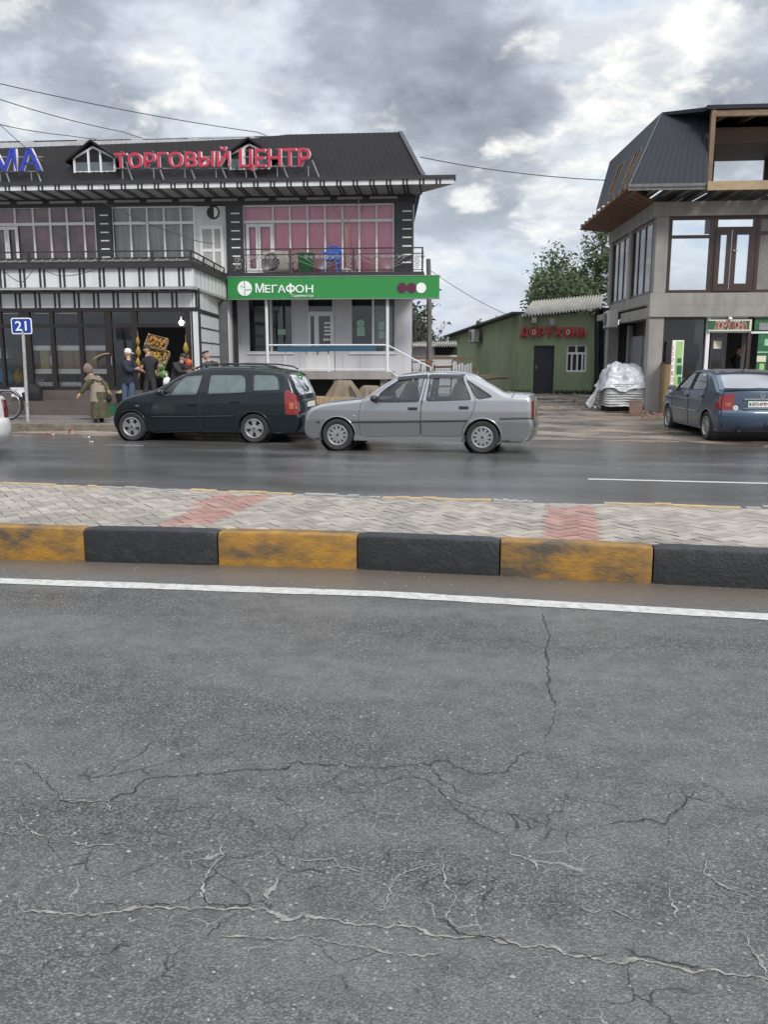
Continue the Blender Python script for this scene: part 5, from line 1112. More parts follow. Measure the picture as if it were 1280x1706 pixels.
def ac_unit(loc, rz, label, w=.82, h=.56, d=.3, name='air_conditioner', mt='ac_white'):
    S = empty(name, loc, rz, label, 'air conditioner')
    m = MB(); m.box(-w / 2, w / 2, -d, 0, .04, h); m.build('casing', M[mt], S, bevel=.015)
    m = MB(); c = (-w * .15, -d - .004, h * .53); m.lathe([(.0, -.012), (h * .36, -.012), (h * .39, .002), (h * .40, .003)], c, 'y', 24); f = m.build('fan_grille', M['dark_plastic'], S)
    m = MB()
    for k in range(8): a = math.pi * k / 8; m.beam((c[0] - math.cos(a) * h * .38, c[1] - .018, c[2] - math.sin(a) * h * .38), (c[0] + math.cos(a) * h * .38, c[1] - .018, c[2] + math.sin(a) * h * .38), .008, .008, (0, 1, 0))
    for r_ in (.12, .24, .34): m.tube([(c[0] + math.cos(t) * h * r_, c[1] - .02, c[2] + math.sin(t) * h * r_) for t in [2 * math.pi * q / 20 for q in range(21)]], .005, 4, False)
    m.build('wire_guard', M['steel_grey'], f)
    m = MB(); m.box(-w / 2 + .05, -w / 2 + .11, -d, 0, 0, .038); m.box(w / 2 - .11, w / 2 - .05, -d, 0, 0, .038); m.build('bracket', M['steel_grey'], S)
    return S
mat('ac_old', (.42, .38, .31), .7, var=.8, vscale=7, col2=(.22, .19, .15))
mat('ac_white', (.55, .54, .50), .5, var=.5, vscale=6, col2=(.40, .39, .36))
tt, _ = S_t(1027, 530); p = k0 + sd * tt + sn * .02 + Vector((0, 0, 0)); wp = RBF.o + RBF.u * p.x + RBF.n * p.y; zz = atd(1027, 549, (wp - Vector(CC)).dot(Vector(FW))).z
ang = math.atan2((RBF.u * sd.x + RBF.n * sd.y).y, (RBF.u * sd.x + RBF.n * sd.y).x) + math.pi
ac_unit((wp.x, wp.y, zz), ang, 'weathered white air conditioner on the side wall of the unfinished building')

# ------------------------------------------------------------------ green single-storey house
GF = Frame(atd(870, 600, 33.2), R(5.9))
gh = empty('green_house', GF.o, GF.h, 'low green rendered house with corrugated roof and red lettering', 'house')
U, Z, A = GF.U, GF.Z, GF.at
mat('green_render', (.275, .335, .20), .85, var=.8, vscale=1.3, col2=(.19, .24, .14), bump=.25, stretch=(1, 1, .5))
mat('asbestos', (.36, .34, .30), .85, var=.8, vscale=2.5, col2=(.22, .205, .18))
mat('dark_door', (.020, .023, .030), .5, var=.4, vscale=4, col2=(.035, .038, .045))
zg0 = Z(655, 0, 900); u0, u1 = U(863.5, 0, 600), U(995, 0, 600); zt = Z(523, 0, 870); zt1 = Z(516, 0, 990)
def wall_with_holes(mb, u0, u1, z0, z1, holes, v0, v1):
    us = sorted({u0, u1} | {h for q in holes for h in q[:2]}); 
    for a, b in zip(us, us[1:]):
        zs_ = [(q[2], q[3]) for q in holes if q[0] <= a + 1e-6 and q[1] >= b - 1e-6]; z = z0
        for p, q in sorted(zs_):
            if p > z: mb.box(a, b, v0, v1, z, p)
            z = q
        if z < z1: mb.box(a, b, v0, v1, z, z1)
hd_ = (U(889, 0, 620), U(923, 0, 620), zg0 - .1, Z(576, 0, 905)); hw_ = (U(944, 0, 600), U(978, 0, 600), Z(620, 0, 960), Z(574, 0, 960))
m = MB(); wall_with_holes(m, u0, u1, zg0 - .3, zt, (hd_, hw_), 0, .25); 
# left wall runs back with a falling roofline
lb = onpl(747, 600, GF.o + GF.n * 13, GF.n) - GF.o; L0 = Vector((u0, .0, 0)); L1 = Vector((lb.dot(GF.u), 13, 0)); zl1 = GF.Z(563, 13, 747)
m.prism([L0 + Vector((.0, .252, zg0 - .4)), L1 + Vector((0, 0, zg0 - .4)), L1 + Vector((0, 0, zl1)), L0 + Vector((0, .252, zt - .02))], (.25, .06, 0))
m.build('wall', M['green_render'], gh)
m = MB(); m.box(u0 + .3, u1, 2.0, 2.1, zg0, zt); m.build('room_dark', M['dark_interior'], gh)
m = MB(); a, b, c, d = hd_; m.box(a + .05, b - .05, .10, .15, zg0 - .05, d - .05); dr = m.build('door', M['dark_door'], gh); m = MB(); m.box(a, a + .05, .06, .2, zg0 - .1, d); m.box(b - .05, b, .06, .2, zg0 - .1, d); m.box(a + .05, b - .05, .06, .2, d - .05, d); m.build('door_frame', M['black_metal'], gh)
m = MB(); m.box(a + .1, a + .13, .06, .1, zg0 + .95, zg0 + 1.1); m.build('handle', M['steel_grey'], dr)
m = MB(); a, b, c, d = hw_; t = .07; m.box(a, a + t, .08, .14, c, d); m.box(b - t, b, .08, .14, c, d); m.box(a + t, b - t, .08, .14, c, c + t); m.box(a + t, b - t, .08, .14, d - t, d); z = c + (d - c) * .68; m.box(a + t, b - t, .078, .142, z - .04, z + .04)
for f in (.28, .55, .8): m.box(a + (b - a) * f - .03, a + (b - a) * f + .03, .076, .144, c + t, z - .04)
m.box(a + (b - a) * .45, a + (b - a) * .53, .076, .144, z + .04, d - t); fr = m.build('window_frame', M['white_paint'], gh); m = MB(); m.box(a + .02, b - .02, .12, .126, c + .02, d - .02); m.build('pane', M['shop_glass'], fr)
m = MB(); zr0_, zr1_ = Z(527, -.35, 930), Z(502, 3.2, 930); ua, ub = U(868, -.35, 525), U(1002, -.35, 520); uc, ud = U(888, 3.2, 507), U(1006, 3.2, 500)
def rf(a, b): p = Vector((ua + (ub - ua) * a, -.35, zr0_ + .3 * a)).lerp(Vector((uc + (ud - uc) * a, 3.2, zr1_ + .25 * a)), b); return p + Vector((0, 0, .045 * math.sin(a * 2 * math.pi * 26)))
m.grid(rf, 208, 6); m.build('roof', M['asbestos'], gh, smooth='all', recalc=False)
m = MB(); m.beam(L0 + Vector((-.06, -.1, zt + .04)), L1 + Vector((-.06, 0, zl1 + .06)), .5, .07); m.build('roof_edge', M['black_metal'], gh)
m = MB()
for k in range(6): u = u0 + .3 + k * .62; m.beam((u, -.25, zt - .06), (u, .6, zt + .06), .08, .1)
m.pieces('rafter_end', M['wood_grey'], gh)
for px, py, v in ((890, 533, -.3), (920, 536, -.35)): p = A(px, py, v); m = MB(); m.box(p.x - .09, p.x + .09, v - .06, v + .06, p.z - .12, p.z + .1); m.build('eave_lamp', M['steel_grey'], gh)
mat('red_sign', (.42, .04, .042), .55, var=.6, vscale=8, col2=(.27, .03, .03))
S = empty('wall_lettering', GF.o, GF.h, 'red dimensional letters ДОРУХОНА on the green house wall', 'sign'); v = -.03
xs = [868, 882.5, 897, 911, 925, 940, 953.5, 967, 980]
for k, ch in enumerate('ДОРУХОНА'):
    text_mesh('letter', ch, M['red_sign'], S, U(xs[k] + .6, v), U(xs[k + 1] - .8, v), Z(562, v, 920), Z(545, v, 920), v - .0, .14, .06)
    if k in (1, 5):
        c = A((xs[k] + xs[k + 1]) / 2, 553.5, v - .16); m = MB(); m.tube([(c.x + .055 * math.cos(t), v - .150, c.z + .075 * math.sin(t)) for t in [2 * math.pi * q / 14 for q in range(15)]], .014, 5, False); m.build('emblem', M['sign_white'], S)
p = L0.lerp(L1, .50) + Vector((-.02, 0, 0)); wp = GF.o + GF.u * p.x + GF.n * p.y; D = (wp - Vector(CC)).dot(Vector(FW)); dl = GF.u * (L1 - L0).x + GF.n * (L1 - L0).y
s_ = ac_unit((wp.x, wp.y, atd(793, 572, D).z), math.atan2(dl.y, dl.x) + math.pi, 'white air conditioner on the side wall of the green house', w=.95, h=.62)
m = MB(); m.tube([(.5, -.05, .2), (.75, -.04, .1), (.9, -.03, .3), (.8, -.02, .5), (.95, -.02, -.1)], .025, 6); m.build('hose', M['dark_plastic'], s_)
# dark tarp closing the gap between the green house and the unfinished building
o = empty('tarpaulin', GF.o, GF.h, 'torn black tarpaulin hanging in the gap right of the green house', 'tarpaulin'); m = MB(); a, b = U(990, -.2, 590), U(1014, -.2, 590); zz1 = Z(512, -.4, 995)
m.grid(lambda s, t: (a + (b - a) * s + .06 * (1 - t) * (1 - s) * math.sin(t * 3), -.1 + .12 * math.sin(s * 14 + t * 3), zg0 - .1 + (zz1 - zg0 + .1) * t), 20, 12); m.build('sheet', M['dark_plastic'], o, smooth='all')
# timber debris leaning on the green wall
def stick(px0, py0, px1, py1, D0, D1, r, label, mt='wood'):
    a, b = atd(px0, py0, D0), atd(px1, py1, D1); o = empty('timber', a, 0, label, 'timber', 'old timbers by the green wall'); m = MB(); d = b - a; m.tube([(0, 0, 0), d * .5 + Vector((.02, 0, .03)), d], [r, r * .9, r * .7], 7); return tag(o, label) and m.build('log', M[mt], o)
stick(754, 596, 800, 632, 38, 33, .045, 'thin pole leaning on the green house wall, leftmost of the timbers')
stick(785, 632, 822, 627, 32.5, 33, .09, 'thick broken timber lying across the debris by the green wall')
stick(800, 632, 847, 630, 32, 33, .06, 'long branch stretching right along the foot of the green wall')
stick(790, 640, 797, 618, 32.5, 32.8, .07, 'short upright stump of timber by the green wall')

# ------------------------------------------------------------------ shed, fence and pole in the gap
sh = empty('shed', atd(715, 640, 38), R(5.9), 'low pale shed with corrugated roof beyond the shop', 'shed')
def shp(px, py, v=0.0): 
    n = Vector((-math.sin(R(5.9)), math.cos(R(5.9)), 0)); u = Vector((math.cos(R(5.9)), math.sin(R(5.9)), 0)); q = onpl(px, py, Vector(sh.location) + n * v, n) - Vector(sh.location); return Vector((q.dot(u), v, q.z))
a, b = shp(668, 640), shp(762, 574); m = MB(); m.box(a.x, b.x, 0, .2, a.z - .3, shp(700, 592).z); m.box(a.x, shp(724, 580).x, .0, .2, shp(700, 592).z, b.z); m.build('wall', M['wall_white'], sh)
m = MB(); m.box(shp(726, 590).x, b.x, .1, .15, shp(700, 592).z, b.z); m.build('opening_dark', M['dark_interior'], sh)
m = MB(); z0, z1 = shp(700, 577, -.5).z, shp(700, 569, 2).z; m.grid(lambda s, t: (a.x + (b.x - a.x) * s, -.5 + 2.5 * t, z0 + (z1 - z0) * t + .04 * math.sin(s * 2 * math.pi * 24)), 192, 3); m.build('roof', M['asbestos'], sh, smooth='all', recalc=False)
fz = ground_z(2, 31)
fn = empty('metal_fence', atd(712, 640, 33), R(5.9), 'pale slatted fence below the shed roof beside the pole', 'fence'); m = MB(); 
for k in range(26): m.box(-1.1 + k * .11, -1.02 + k * .11, 0, .02, -.9, .78 + .04 * math.sin(k * 2.1))
m.build('slat', M['panel_white'], fn); m = MB(); m.box(-1.2, 1.9, .022, .06, .5, .58); m.box(-1.2, 1.9, .022, .06, -.5, -.42); m.box(-1.15, 1.8, -.05, -.01, .95, 1.05); m.build('rail', M['wood'], fn)
ld = empty('trestle', atd(737, 640, 31.5), R(8), 'rusty metal trestle frame by the green house corner', 'trestle'); m = MB()
for x in (-.35, .3): m.beam((x, 0, -.9), (x + .06, 0, .72), .06, .06)
for z in (.62, .30, -.1): m.beam((-.34, 0, z), (.35, 0, z + .02), .05, .08)
m.build('frame', M['rust'], ld)
ld = empty('trestle', atd(694, 640, 30.5), R(8), 'thin black slanting bars beside the shop wall', 'trestle'); m = MB()
for x in (-.12, .22): m.beam((x, 0, -.8), (x + .3, 0, .75), .035, .035)
m.beam((-.25, 0, .78), (.62, 0, .80), .04, .04); m.build('frame', M['black_metal'], ld)
pl = empty('utility_pole', (atd(715, 640, 30).x, atd(715, 640, 30).y, .2), 0, 'rough wooden utility pole standing behind the green shop sign', 'pole')
pz = atd(712.5, 436, 30).z; m = MB(); m.tube([(0, 0, -.3), (.0, 0, 2), (-.03, 0, 4), (-.06, 0, pz - .2)], [.11, .10, .085, .075], 10); m.build('pole', M['wood_grey'], pl)
m = MB(); zc = atd(716, 604, 30).z - .2; m.box(-.12, .10, -.12, .12, zc - .12, zc + .1); m.box(.05, .45, -.1, .1, zc - .55, zc - .42); m.build('bracket', M['wood'], pl)

# ------------------------------------------------------------------ trees
def leaf_mat(name, c, c2):
    m = bpy.data.materials.new(name); m.use_nodes = True; nt = m.node_tree; b = nt.nodes['Principled BSDF']; N = nt.nodes.new; L = nt.links.new
    g = N('ShaderNodeNewGeometry'); mx = N('ShaderNodeMix'); mx.data_type = 'RGBA'; mx.inputs[6].default_value = (*c, 1); mx.inputs[7].default_value = (*c2, 1); L(g.outputs['Random Per Island'], mx.inputs[0]); L(mx.outputs[2], b.inputs['Base Color'])
    b.inputs['Roughness'].default_value = .55; b.inputs['Subsurface Weight'].default_value = 0; tr = N('ShaderNodeBsdfTranslucent'); L(mx.outputs[2], tr.inputs[0]); ms = N('ShaderNodeMixShader'); ms.inputs[0].default_value = .3
    o = nt.nodes['Material Output']; L(b.outputs[0], ms.inputs[1]); L(tr.outputs[0], ms.inputs[2]); L(ms.outputs[0], o.inputs[0]); MATS[name] = m; return m
leaf_mat('leaf_mid', (.040, .075, .028), (.17, .225, .11)); leaf_mat('leaf_dark', (.018, .035, .018), (.045, .075, .035)); leaf_mat('leaf_pale', (.06, .09, .05), (.16, .19, .12))
def tree(loc, H, spread, label, seed, leafm, nleaf=5000, ls=.13, trunk=.3, aspect=1.0, open_=.8):
    r = random.Random(seed); T = empty('tree', loc, 0, label, 'tree'); mt = MB(); tips = []
    def limb(p, d, L_, rad, lev):
        P = [p]; n = 5
        for k in range(n): d = (d + Vector((r.gauss(0, .12), r.gauss(0, .12), .05))).normalized(); P.append(P[-1] + d * L_ / n)
        mt.tube(P, [max(.008, rad * (1 - .55 * k / n)) for k in range(n + 1)], 7 if lev < 2 else 5, False)
        if lev >= 3: tips.extend(P[2:]); return
        if lev == 2: tips.extend(P[4:])
        nb_ = (6, 5, 4)[lev]
        for k in range(nb_):
            t = (.45 if lev == 0 else .25) + .55 * (k + r.random() * .7) / nb_; q = P[min(n, int(t * n))]; az = r.uniform(0, 2 * math.pi); el = r.uniform(.15, .95)
            nd = (Vector((math.cos(az) * spread, math.sin(az) * spread, el)).normalized() + d * .45).normalized(); limb(q, nd, L_ * r.uniform(.5, .72), rad * .52, lev + 1)
        if lev < 2: limb(P[-1], d, L_ * .6, rad * .5, lev + 1)
    limb(Vector((0, 0, -.2)), Vector((r.gauss(0, .04), r.gauss(0, .04), 1)), H * .52, trunk, 0)
    mt.build('trunk', M['wood_grey'], T, smooth='all', recalc=False)
    ml = MB(); mx = max(t.z for t in tips)
    for k in range(nleaf):
        c = r.choice(tips); q = c + Vector((r.gauss(0, .26 * open_), r.gauss(0, .26 * open_), r.gauss(-.05, .22 * open_))) * (H / 8)
        s = ls * r.uniform(.6, 1.35); a = Vector((r.gauss(0, 1), r.gauss(0, 1), r.gauss(0, .6))).normalized(); b = a.orthogonal().normalized(); b = Matrix.Rotation(r.uniform(0, 6.28), 3, a) @ b
        ml.poly([q - a * s, q + b * s * .42, q + a * s, q - b * s * .42])
    ml.build('crown', M[leafm], T, recalc=False)
    return T
def gnd(px, D): p = atd(px, 600, D); return (p.x, p.y, ground_z(p.x, p.y))
tree(gnd(978, 44), 8.3, 1.25, 'large loose-leaved tree rising behind the unfinished building', 3, 'leaf_mid', 15000, .125, .34, open_=1.15)
tree(gnd(893, 47), 6.3, 1.5, 'spreading tree with sparse twigs left of the large tree, over the green house', 8, 'leaf_mid', 13000, .12, .24, open_=1.2)
tree(gnd(690, 46), 3.9, .55, 'dense dark evergreen beside the pole behind the shop', 12, 'leaf_dark', 8000, .14, .2, open_=1.5)
tree(gnd(722, 50), 2.9, .8, 'small pale bush-like tree right of the pole above the shed', 15, 'leaf_pale', 2600, .15, .12)
tree(gnd(805, 52), 3.6, 1.1, 'low treetop showing over the sloping roof of the green house', 21, 'leaf_mid', 2200, .15, .12)
tree(gnd(842, 50), 4.8, 1.1, 'slim treetop over the green house left of the spreading tree', 24, 'leaf_mid', 2000, .15, .12)
tree(gnd(684, 40), 4.9, .5, 'thin twig top showing just under the right end of the green sign', 27, 'leaf_dark', 350, .12, .08)
# ------------------------------------------------------------------ overhead wires
mat('cable', (.035, .035, .038), .6)
def wire(pts, label, r=.011, sag=0.0):
    P = [atd(*p) for p in pts]; Q = []
    for a, b in zip(P, P[1:]):
        for k in range(12): t = k / 12; Q.append(a.lerp(b, t) - Vector((0, 0, sag * 4 * t * (1 - t))))
    Q.append(P[-1]); m = MB(); m.tube(Q, r, 5, False); tag(m.build('wire', M['cable'], recalc=False), label, 'wire', 'overhead wires')
wire([(-60, 126, 26), (430, 221, 31), (520, 240, 37)], 'uppermost overhead wire running down to the roof edge', .015, .12)
wire([(-60, 146, 24), (204, 220, 31), (300, 240, 37)], 'middle overhead wire ending on the roof above the dormer', .014, .1)
wire([(-40, 198, 24), (110, 226, 28), (250, 236, 29.5), (380, 250, 28.6)], 'lower wire crossing the dark roof to the red letters', .012, .06)
wire([(-20, 190, 23), (120, 310, 25.5), (190, 346, 26.4), (300, 392, 26.5), (356, 406, 26)], 'thin wire slanting down across the upper windows', .010, .05)
wire([(700, 262, 29), (1012, 301, 27)], 'wire spanning between the mansard roof and the unfinished building', .014, .12)
wire([(716, 450, 29.9), (858, 530, 33)], 'wire from the pole top down to the green house', .010, .12)
wire([(2, 447, 22.2), (35, 471, 22.1), (55, 449, 22.2)], 'loop of black cable hanging on the white parapet', .011, .05)
wire([(72, 448, 22.2), (110, 460, 22.1), (178, 440, 22.3)], 'slack black cable drooping across the parapet battens', .010, .06)
wire([(230, 245, 29), (330, 252, 28.8), (425, 232, 29.6)], 'pale cable slung over the roof behind the red letters', .010, .05)
# ------------------------------------------------------------------ cars
def catmull(P, n):
    P = [np.array(p, float) for p in P]; out = []
    for i in range(len(P) - 1):
        p0, p1, p2, p3 = P[max(i - 1, 0)], P[i], P[i + 1], P[min(i + 2, len(P) - 1)]
        k = max(1, int(np.linalg.norm(p2 - p1) / n))
        for j in range(k):
            t = j / k; out.append(.5 * ((2 * p1) + (-p0 + p2) * t + (2 * p0 - 5 * p1 + 4 * p2 - p3) * t * t + (-p0 + 3 * p1 - 3 * p2 + p3) * t ** 3))
    out.append(P[-1]); return np.array(out)
def sdf_poly(X, Y, P):
    P = np.array(P, float); d = np.full(X.shape, 1e9); s = np.ones(X.shape); n = len(P)
    for i in range(n):
        a, b = P[i], P[i - 1]; ex, ey = b[0] - a[0], b[1] - a[1]; wx, wy = X - a[0], Y - a[1]
        t = np.clip((wx * ex + wy * ey) / (ex * ex + ey * ey + 1e-12), 0, 1); d = np.minimum(d, (wx - ex * t) ** 2 + (wy - ey * t) ** 2)
        c1 = Y >= a[1]; c2 = Y < b[1]; c3 = ex * wy > ey * wx
        s = np.where((c1 & c2 & c3) | (~c1 & ~c2 & ~c3), -s, s)
    return s * np.sqrt(d)
def rounded(P, r, n=4):
    out = []; m = len(P)
    for i in range(m):
        a, b, c = (Vector((*P[i - 1], 0)), Vector((*P[i], 0)), Vector((*P[(i + 1) % m], 0))); rr = min(r, (a - b).length * .45, (c - b).length * .45)
        p, q = b + (a - b).normalized() * rr, b + (c - b).normalized() * rr
        for k in range(n + 1): t = k / n; v = p * (1 - t) ** 2 + b * 2 * t * (1 - t) + q * t * t; out.append((v.x, v.y))
    return out
def wheel(parent, loc, side, R_=.30, w=.19, style='five', name='wheel'):
    """side: -1 looks towards -y"""
    Wl = empty(name, loc); Wl.parent = parent
    m = MB(); rr = R_ * .64; m.lathe([(rr, -w / 2 + .01), (rr + .012, -w / 2), (R_ - .03, -w / 2 - .004), (R_ - .006, -w / 2 + .025), (R_, -w / 4), (R_, w / 4), (R_ - .006, w / 2 - .025), (R_ - .03, w / 2 + .004), (rr + .012, w / 2), (rr, w / 2 - .01)], (0, 0, 0), 'y', 36, closed=True)
    m.build('tyre', M['rubber'], Wl, smooth=True, recalc=False)
    f = side * (w / 2 - .012); b = side * (w / 2 - .07); m = MB()
    m.lathe([(rr + .004, side * (w / 2)), (rr - .008, side * (w / 2 + .004)), (rr - .022, f), (rr - .028, b), (rr - .03, -side * w / 2 * .9)], (0, 0, 0), 'y', 36, cap=False)
    def rad(a, r, y): return Vector((math.cos(a) * r, y, math.sin(a) * r))
    if style == 'bbs':
        m.lathe([(.0, f + side * .006), (.035, f + side * .006), (.045, f - side * .01)], (0, 0, 0), 'y', 16, cap=False)
        for k in range(11):
            a = 2 * math.pi * k / 11
            for sg in (1, -1): m.beam(rad(a, .035, f), rad(a + sg * .55, rr - .02, f - side * .004), .010, .03, rad(a, 1, 0))
        m.lathe([(rr - .035, f), (rr - .018, f)], (0, 0, 0), 'y', 32, cap=False)
    else:
        n = 5 if style == 'five' else 6; hw = .46 if style == 'five' else .30
        for k in range(n):
            a = 2 * math.pi * (k + .25) / n; P = []
            for r_, wd in ((.03, .030), (rr * .45, .034), (rr * .8, .060 if style == 'five' else .05), (rr - .015, .085 if style == 'five' else .06)): P.append((r_, wd))
            ca, sa = rad(a, 1, 0), rad(a + math.pi / 2, 1, 0)
            poly = [ca * r_ + sa * wd for r_, wd in P] + [ca * r_ - sa * wd for r_, wd in P[::-1]]
            m.prism([p + Vector((0, f - side * .003 - side * .012 * 0, 0)) for p in poly], (0, -side * .03, 0))
        m.lathe([(.0, f + side * .008), (.03, f + side * .008), (.075, f + side * .002), (.085, f - side * .02)], (0, 0, 0), 'y', 20, cap=False)
    rim = m.build('rim', M['alloy'], Wl, recalc=True)
    m = MB(); m.lathe([(0, b - side * .012), (rr - .03, b - side * .012), (rr - .03, b - side * .02)], (0, 0, 0), 'y', 24); m.lathe([(0, f + side * .011), (.022, f + side * .011), (.024, f + side * .006)], (0, 0, 0), 'y', 12)
    for k in range(5 if style != 'bbs' else 0): a = 2 * math.pi * (k + .75) / 5; m.blob(rad(a, .052, f + side * .003), .007, .006, .007, 6, m=4)
    m.build('hub', M['brake_dark'], rim, recalc=False)
    return Wl
def make_car(name, loc, heading, label, S, cat='car'):
    """S: profile (x back from the nose, z), windows, doors, wheel centres ... all in metres on the car's own side view"""
    C = empty(name, loc, heading, label, cat)
    prof = catmull(S['profile'], .035); L_ = prof[:, 0].max(); x0c = S['xc']; W_ = S['W']
    def inset(p):
        x, z = p; fx = S.get('nose', .13) * max(0, min(1, (.45 - x) / .45)) ** .8 - S.get('tail', .10) * max(0, min(1, (x - (L_ - .35)) / .35)) ** .8
        return (x + fx, z - .028 * max(0, min(1, (z - .3) / .4)))
    pin = np.array([inset(p) for p in prof]); out = list(map(tuple, pin)) + [(pin[-1][0] - .05, S['sill']), (pin[0][0] + .05, S['sill'])]
    dx = .02; X, Zg = np.meshgrid(np.arange(-.02, L_ + .04, dx), np.arange(S['sill'] - .03, 1.56, dx))
    body = sdf_poly(X, Zg, out); topd = sdf_poly(X, Zg, list(map(tuple, pin)) + [(pin[-1][0], -3), (pin[0][0], -3)])
    px_ = np.array([0, .03, .1, .25, .45, .75, .9, .97, 1.0]) * L_; pw = np.array(S.get('plan', [.85, .89, .945, .985, 1, .995, .965, .92, .87]))
    sz, sw = zip(*S['sec'])
    roll = .055
    def ysurf(x, z, d): 
        y = W_ * np.interp(x, px_, pw) * np.interp(z, sz, sw); k = np.clip(1 + np.minimum(d, 0) / roll, 0, 1); return y - roll * (1 - np.sqrt(np.maximum(0, 1 - k * k)))
    Y = ysurf(X, Zg, topd)
    def yat(x, z): return float(ysurf(np.array(x), np.array(z), sdf_poly(np.array([[x]]), np.array([[z]]), list(map(tuple, pin)) + [(pin[-1][0], -3), (pin[0][0], -3)])[0, 0]))
    for wx, wz in S['wheels']: body = np.maximum(body, S['arch'] - np.hypot(X - wx, Zg - wz))
    wins = [rounded(w, .05) for w in S['windows']]; wf = [sdf_poly(X, Zg, w) for w in wins]; allw = np.minimum.reduce(wf)
    doors = [sdf_poly(X, Zg, rounded(d, .07)) for d in S['doors']]
    extra = {k: sdf_poly(X, Zg, rounded(v, .03)) for k, v in S.get('regions', {}).items()}
    parts = {}
    def P_(n): return parts.setdefault(n, MB())
    def extract(f, key, off=0.0):
        ny, nx = f.shape; inside = f < 0; any_ = inside[:-1, :-1] | inside[1:, :-1] | inside[:-1, 1:] | inside[1:, 1:]
        for sgn in (-1, 1):
            mb = P_(key if key == 'body' or 'bumper' in key else key + ('|a' if sgn < 0 else '|b')); cache = {}
            def vert(k, x, z, y):
                if k not in cache: cache[k] = mb.pts([(x - x0c, sgn * (y + off), z)])
                return cache[k]
            for j, i in zip(*np.nonzero(any_)):
                c4 = ((j, i), (j, i + 1), (j + 1, i + 1), (j + 1, i)); poly = []
                for a, b in zip(c4, c4[1:] + c4[:1]):
                    fa, fb = f[a], f[b]
                    if fa < 0: poly.append(vert(a, X[a], Zg[a], Y[a]))
                    if (fa < 0) != (fb < 0):
                        t = fa / (fa - fb); e = (min(a, b), max(a, b)); poly.append(vert(e, X[a] + (X[b] - X[a]) * t, Zg[a] + (Zg[b] - Zg[a]) * t, Y[a] + (Y[b] - Y[a]) * t))
                if len(poly) >= 3: mb.face(poly if sgn < 0 else poly[::-1])
    bodyw = np.maximum(body, -allw)
    free = bodyw.copy()
    for k, f in extra.items(): g = np.maximum(np.maximum(body, f), -allw); extract(g, k); free = np.maximum(free, -f)
    for n_, f in zip(S.get('doornames', ['door'] * len(doors)), doors): extract(np.maximum(free, f), 'door|' + str(n_)); free = np.maximum(free, -f)
    extract(free, 'body')
    for i, f in enumerate(wf): extract(np.maximum(f + .004, body), 'side_window|' + str(i), -.010)
    # the strip over the car: bumper, bonnet, glass, roof, tail
    T_ = np.linspace(-1, 1, 29); ye = np.array([ysurf(p[0], p[1], 0.0) for p in pin]); pts = []
    for (xc, zc), (xi, zi), y in zip(prof, pin, ye):
        row = []
        for t in T_: k = 1 - abs(t) ** 2.4; row.append((xi + (xc - xi) * k - x0c, t * y, zi + (zc - zi) * k))
        pts.append(row)
    caches = {}
    for s in range(len(prof) - 1):
        for q in range(len(T_) - 1):
            tc = (T_[q] + T_[q + 1]) / 2; xm, zm = (prof[s] + prof[s + 1]) / 2; key = S['classify'](xm, zm, abs(tc)); key = key + ('|a' if tc < 0 else '|b') if key.endswith('light') else key; mb = P_(key); ca = caches.setdefault(key, {}); idx = []
            for a, b in ((s, q), (s, q + 1), (s + 1, q + 1), (s + 1, q)):
                if (a, b) not in ca: ca[(a, b)] = mb.pts([pts[a][b]])
                idx.append(ca[(a, b)])
            mb.face(idx)
    made = {}
    mm = S['mats']; order = sorted(parts, key=lambda k: (k != 'body', k))
    for k in order:
        nm = k.split('|')[0]; o = parts[k].build(nm, M[mm.get(nm, mm['body'])], C, smooth=True, recalc=False); made[k] = o
        if nm in ('side_window', 'windscreen', 'rear_window'): pass
    # black seams and glass surrounds
    def outline(mb, P, r, off=.002, closed=True, both=True):
        Q = []; PP = list(P) + ([P[0]] if closed else [])
        for a, b in zip(PP, PP[1:]):
            n = max(1, int(math.hypot(b[0] - a[0], b[1] - a[1]) / .05))
            for k in range(n): Q.append((a[0] + (b[0] - a[0]) * k / n, a[1] + (b[1] - a[1]) * k / n))
        Q.append(PP[-1])
        for sg in (-1, 1): mb.tube([(x - x0c, sg * (yat(x, z) + off), z) for x, z in Q], r, 5, False)
    m = MB()
    for w in wins: outline(m, w, S.get('trim', .010))
    if not S.get('notrim'): m.pieces('window_trim', M[S.get('trimmat', 'dark_plastic')], C, recalc=False)
    m = MB()
    for d in S['doors']: outline(m, rounded(d, .07), .0045, .0)
    for ln in S.get('seams', ()): outline(m, ln, .0045, .0, False)
    m.build('door_seam', M['black_metal'], C, recalc=False)
    if 'strip' in S:
        for segs in (S['strip'],):
            m = MB()
            for a, b, r in segs: outline(m, [a, b], r, .006, False)
            m.pieces('side_trim', M[S.get('stripmat', 'dark_plastic')], C, recalc=False)
    m = MB()
    for wx, wz in S['wheels']:
        for sg in (-1, 1): m.tube([(wx + math.cos(t) * S['arch'] - x0c, sg * (yat(wx + math.cos(t) * S['arch'], max(S['sill'], wz + math.sin(t) * S['arch'])) + .001), wz + math.sin(t) * S['arch']) for t in [math.pi * (-.10 + 1.20 * k / 20) for k in range(21)]], .013, 6, False)
    m.pieces('arch_lip', M[mm['body']], C, smooth='all', recalc=False)
    m = MB(); m.box(.32 - x0c, L_ - .30 - x0c, -W_ + .26, W_ - .26, S['sill'] - .03, .62); m.box(.5 - x0c, L_ - .5 - x0c, -W_ + .06, W_ - .06, S['sill'] + .0, S['sill'] + .10)
    for wx, wz in S['wheels']: m.lathe([(S['arch'] + .01, -W_ + .05), (S['arch'] + .01, W_ - .05)], (wx - x0c, 0, wz), 'y', 24, cap=False)
    m.build('underbody', M['brake_dark'], C, recalc=False)
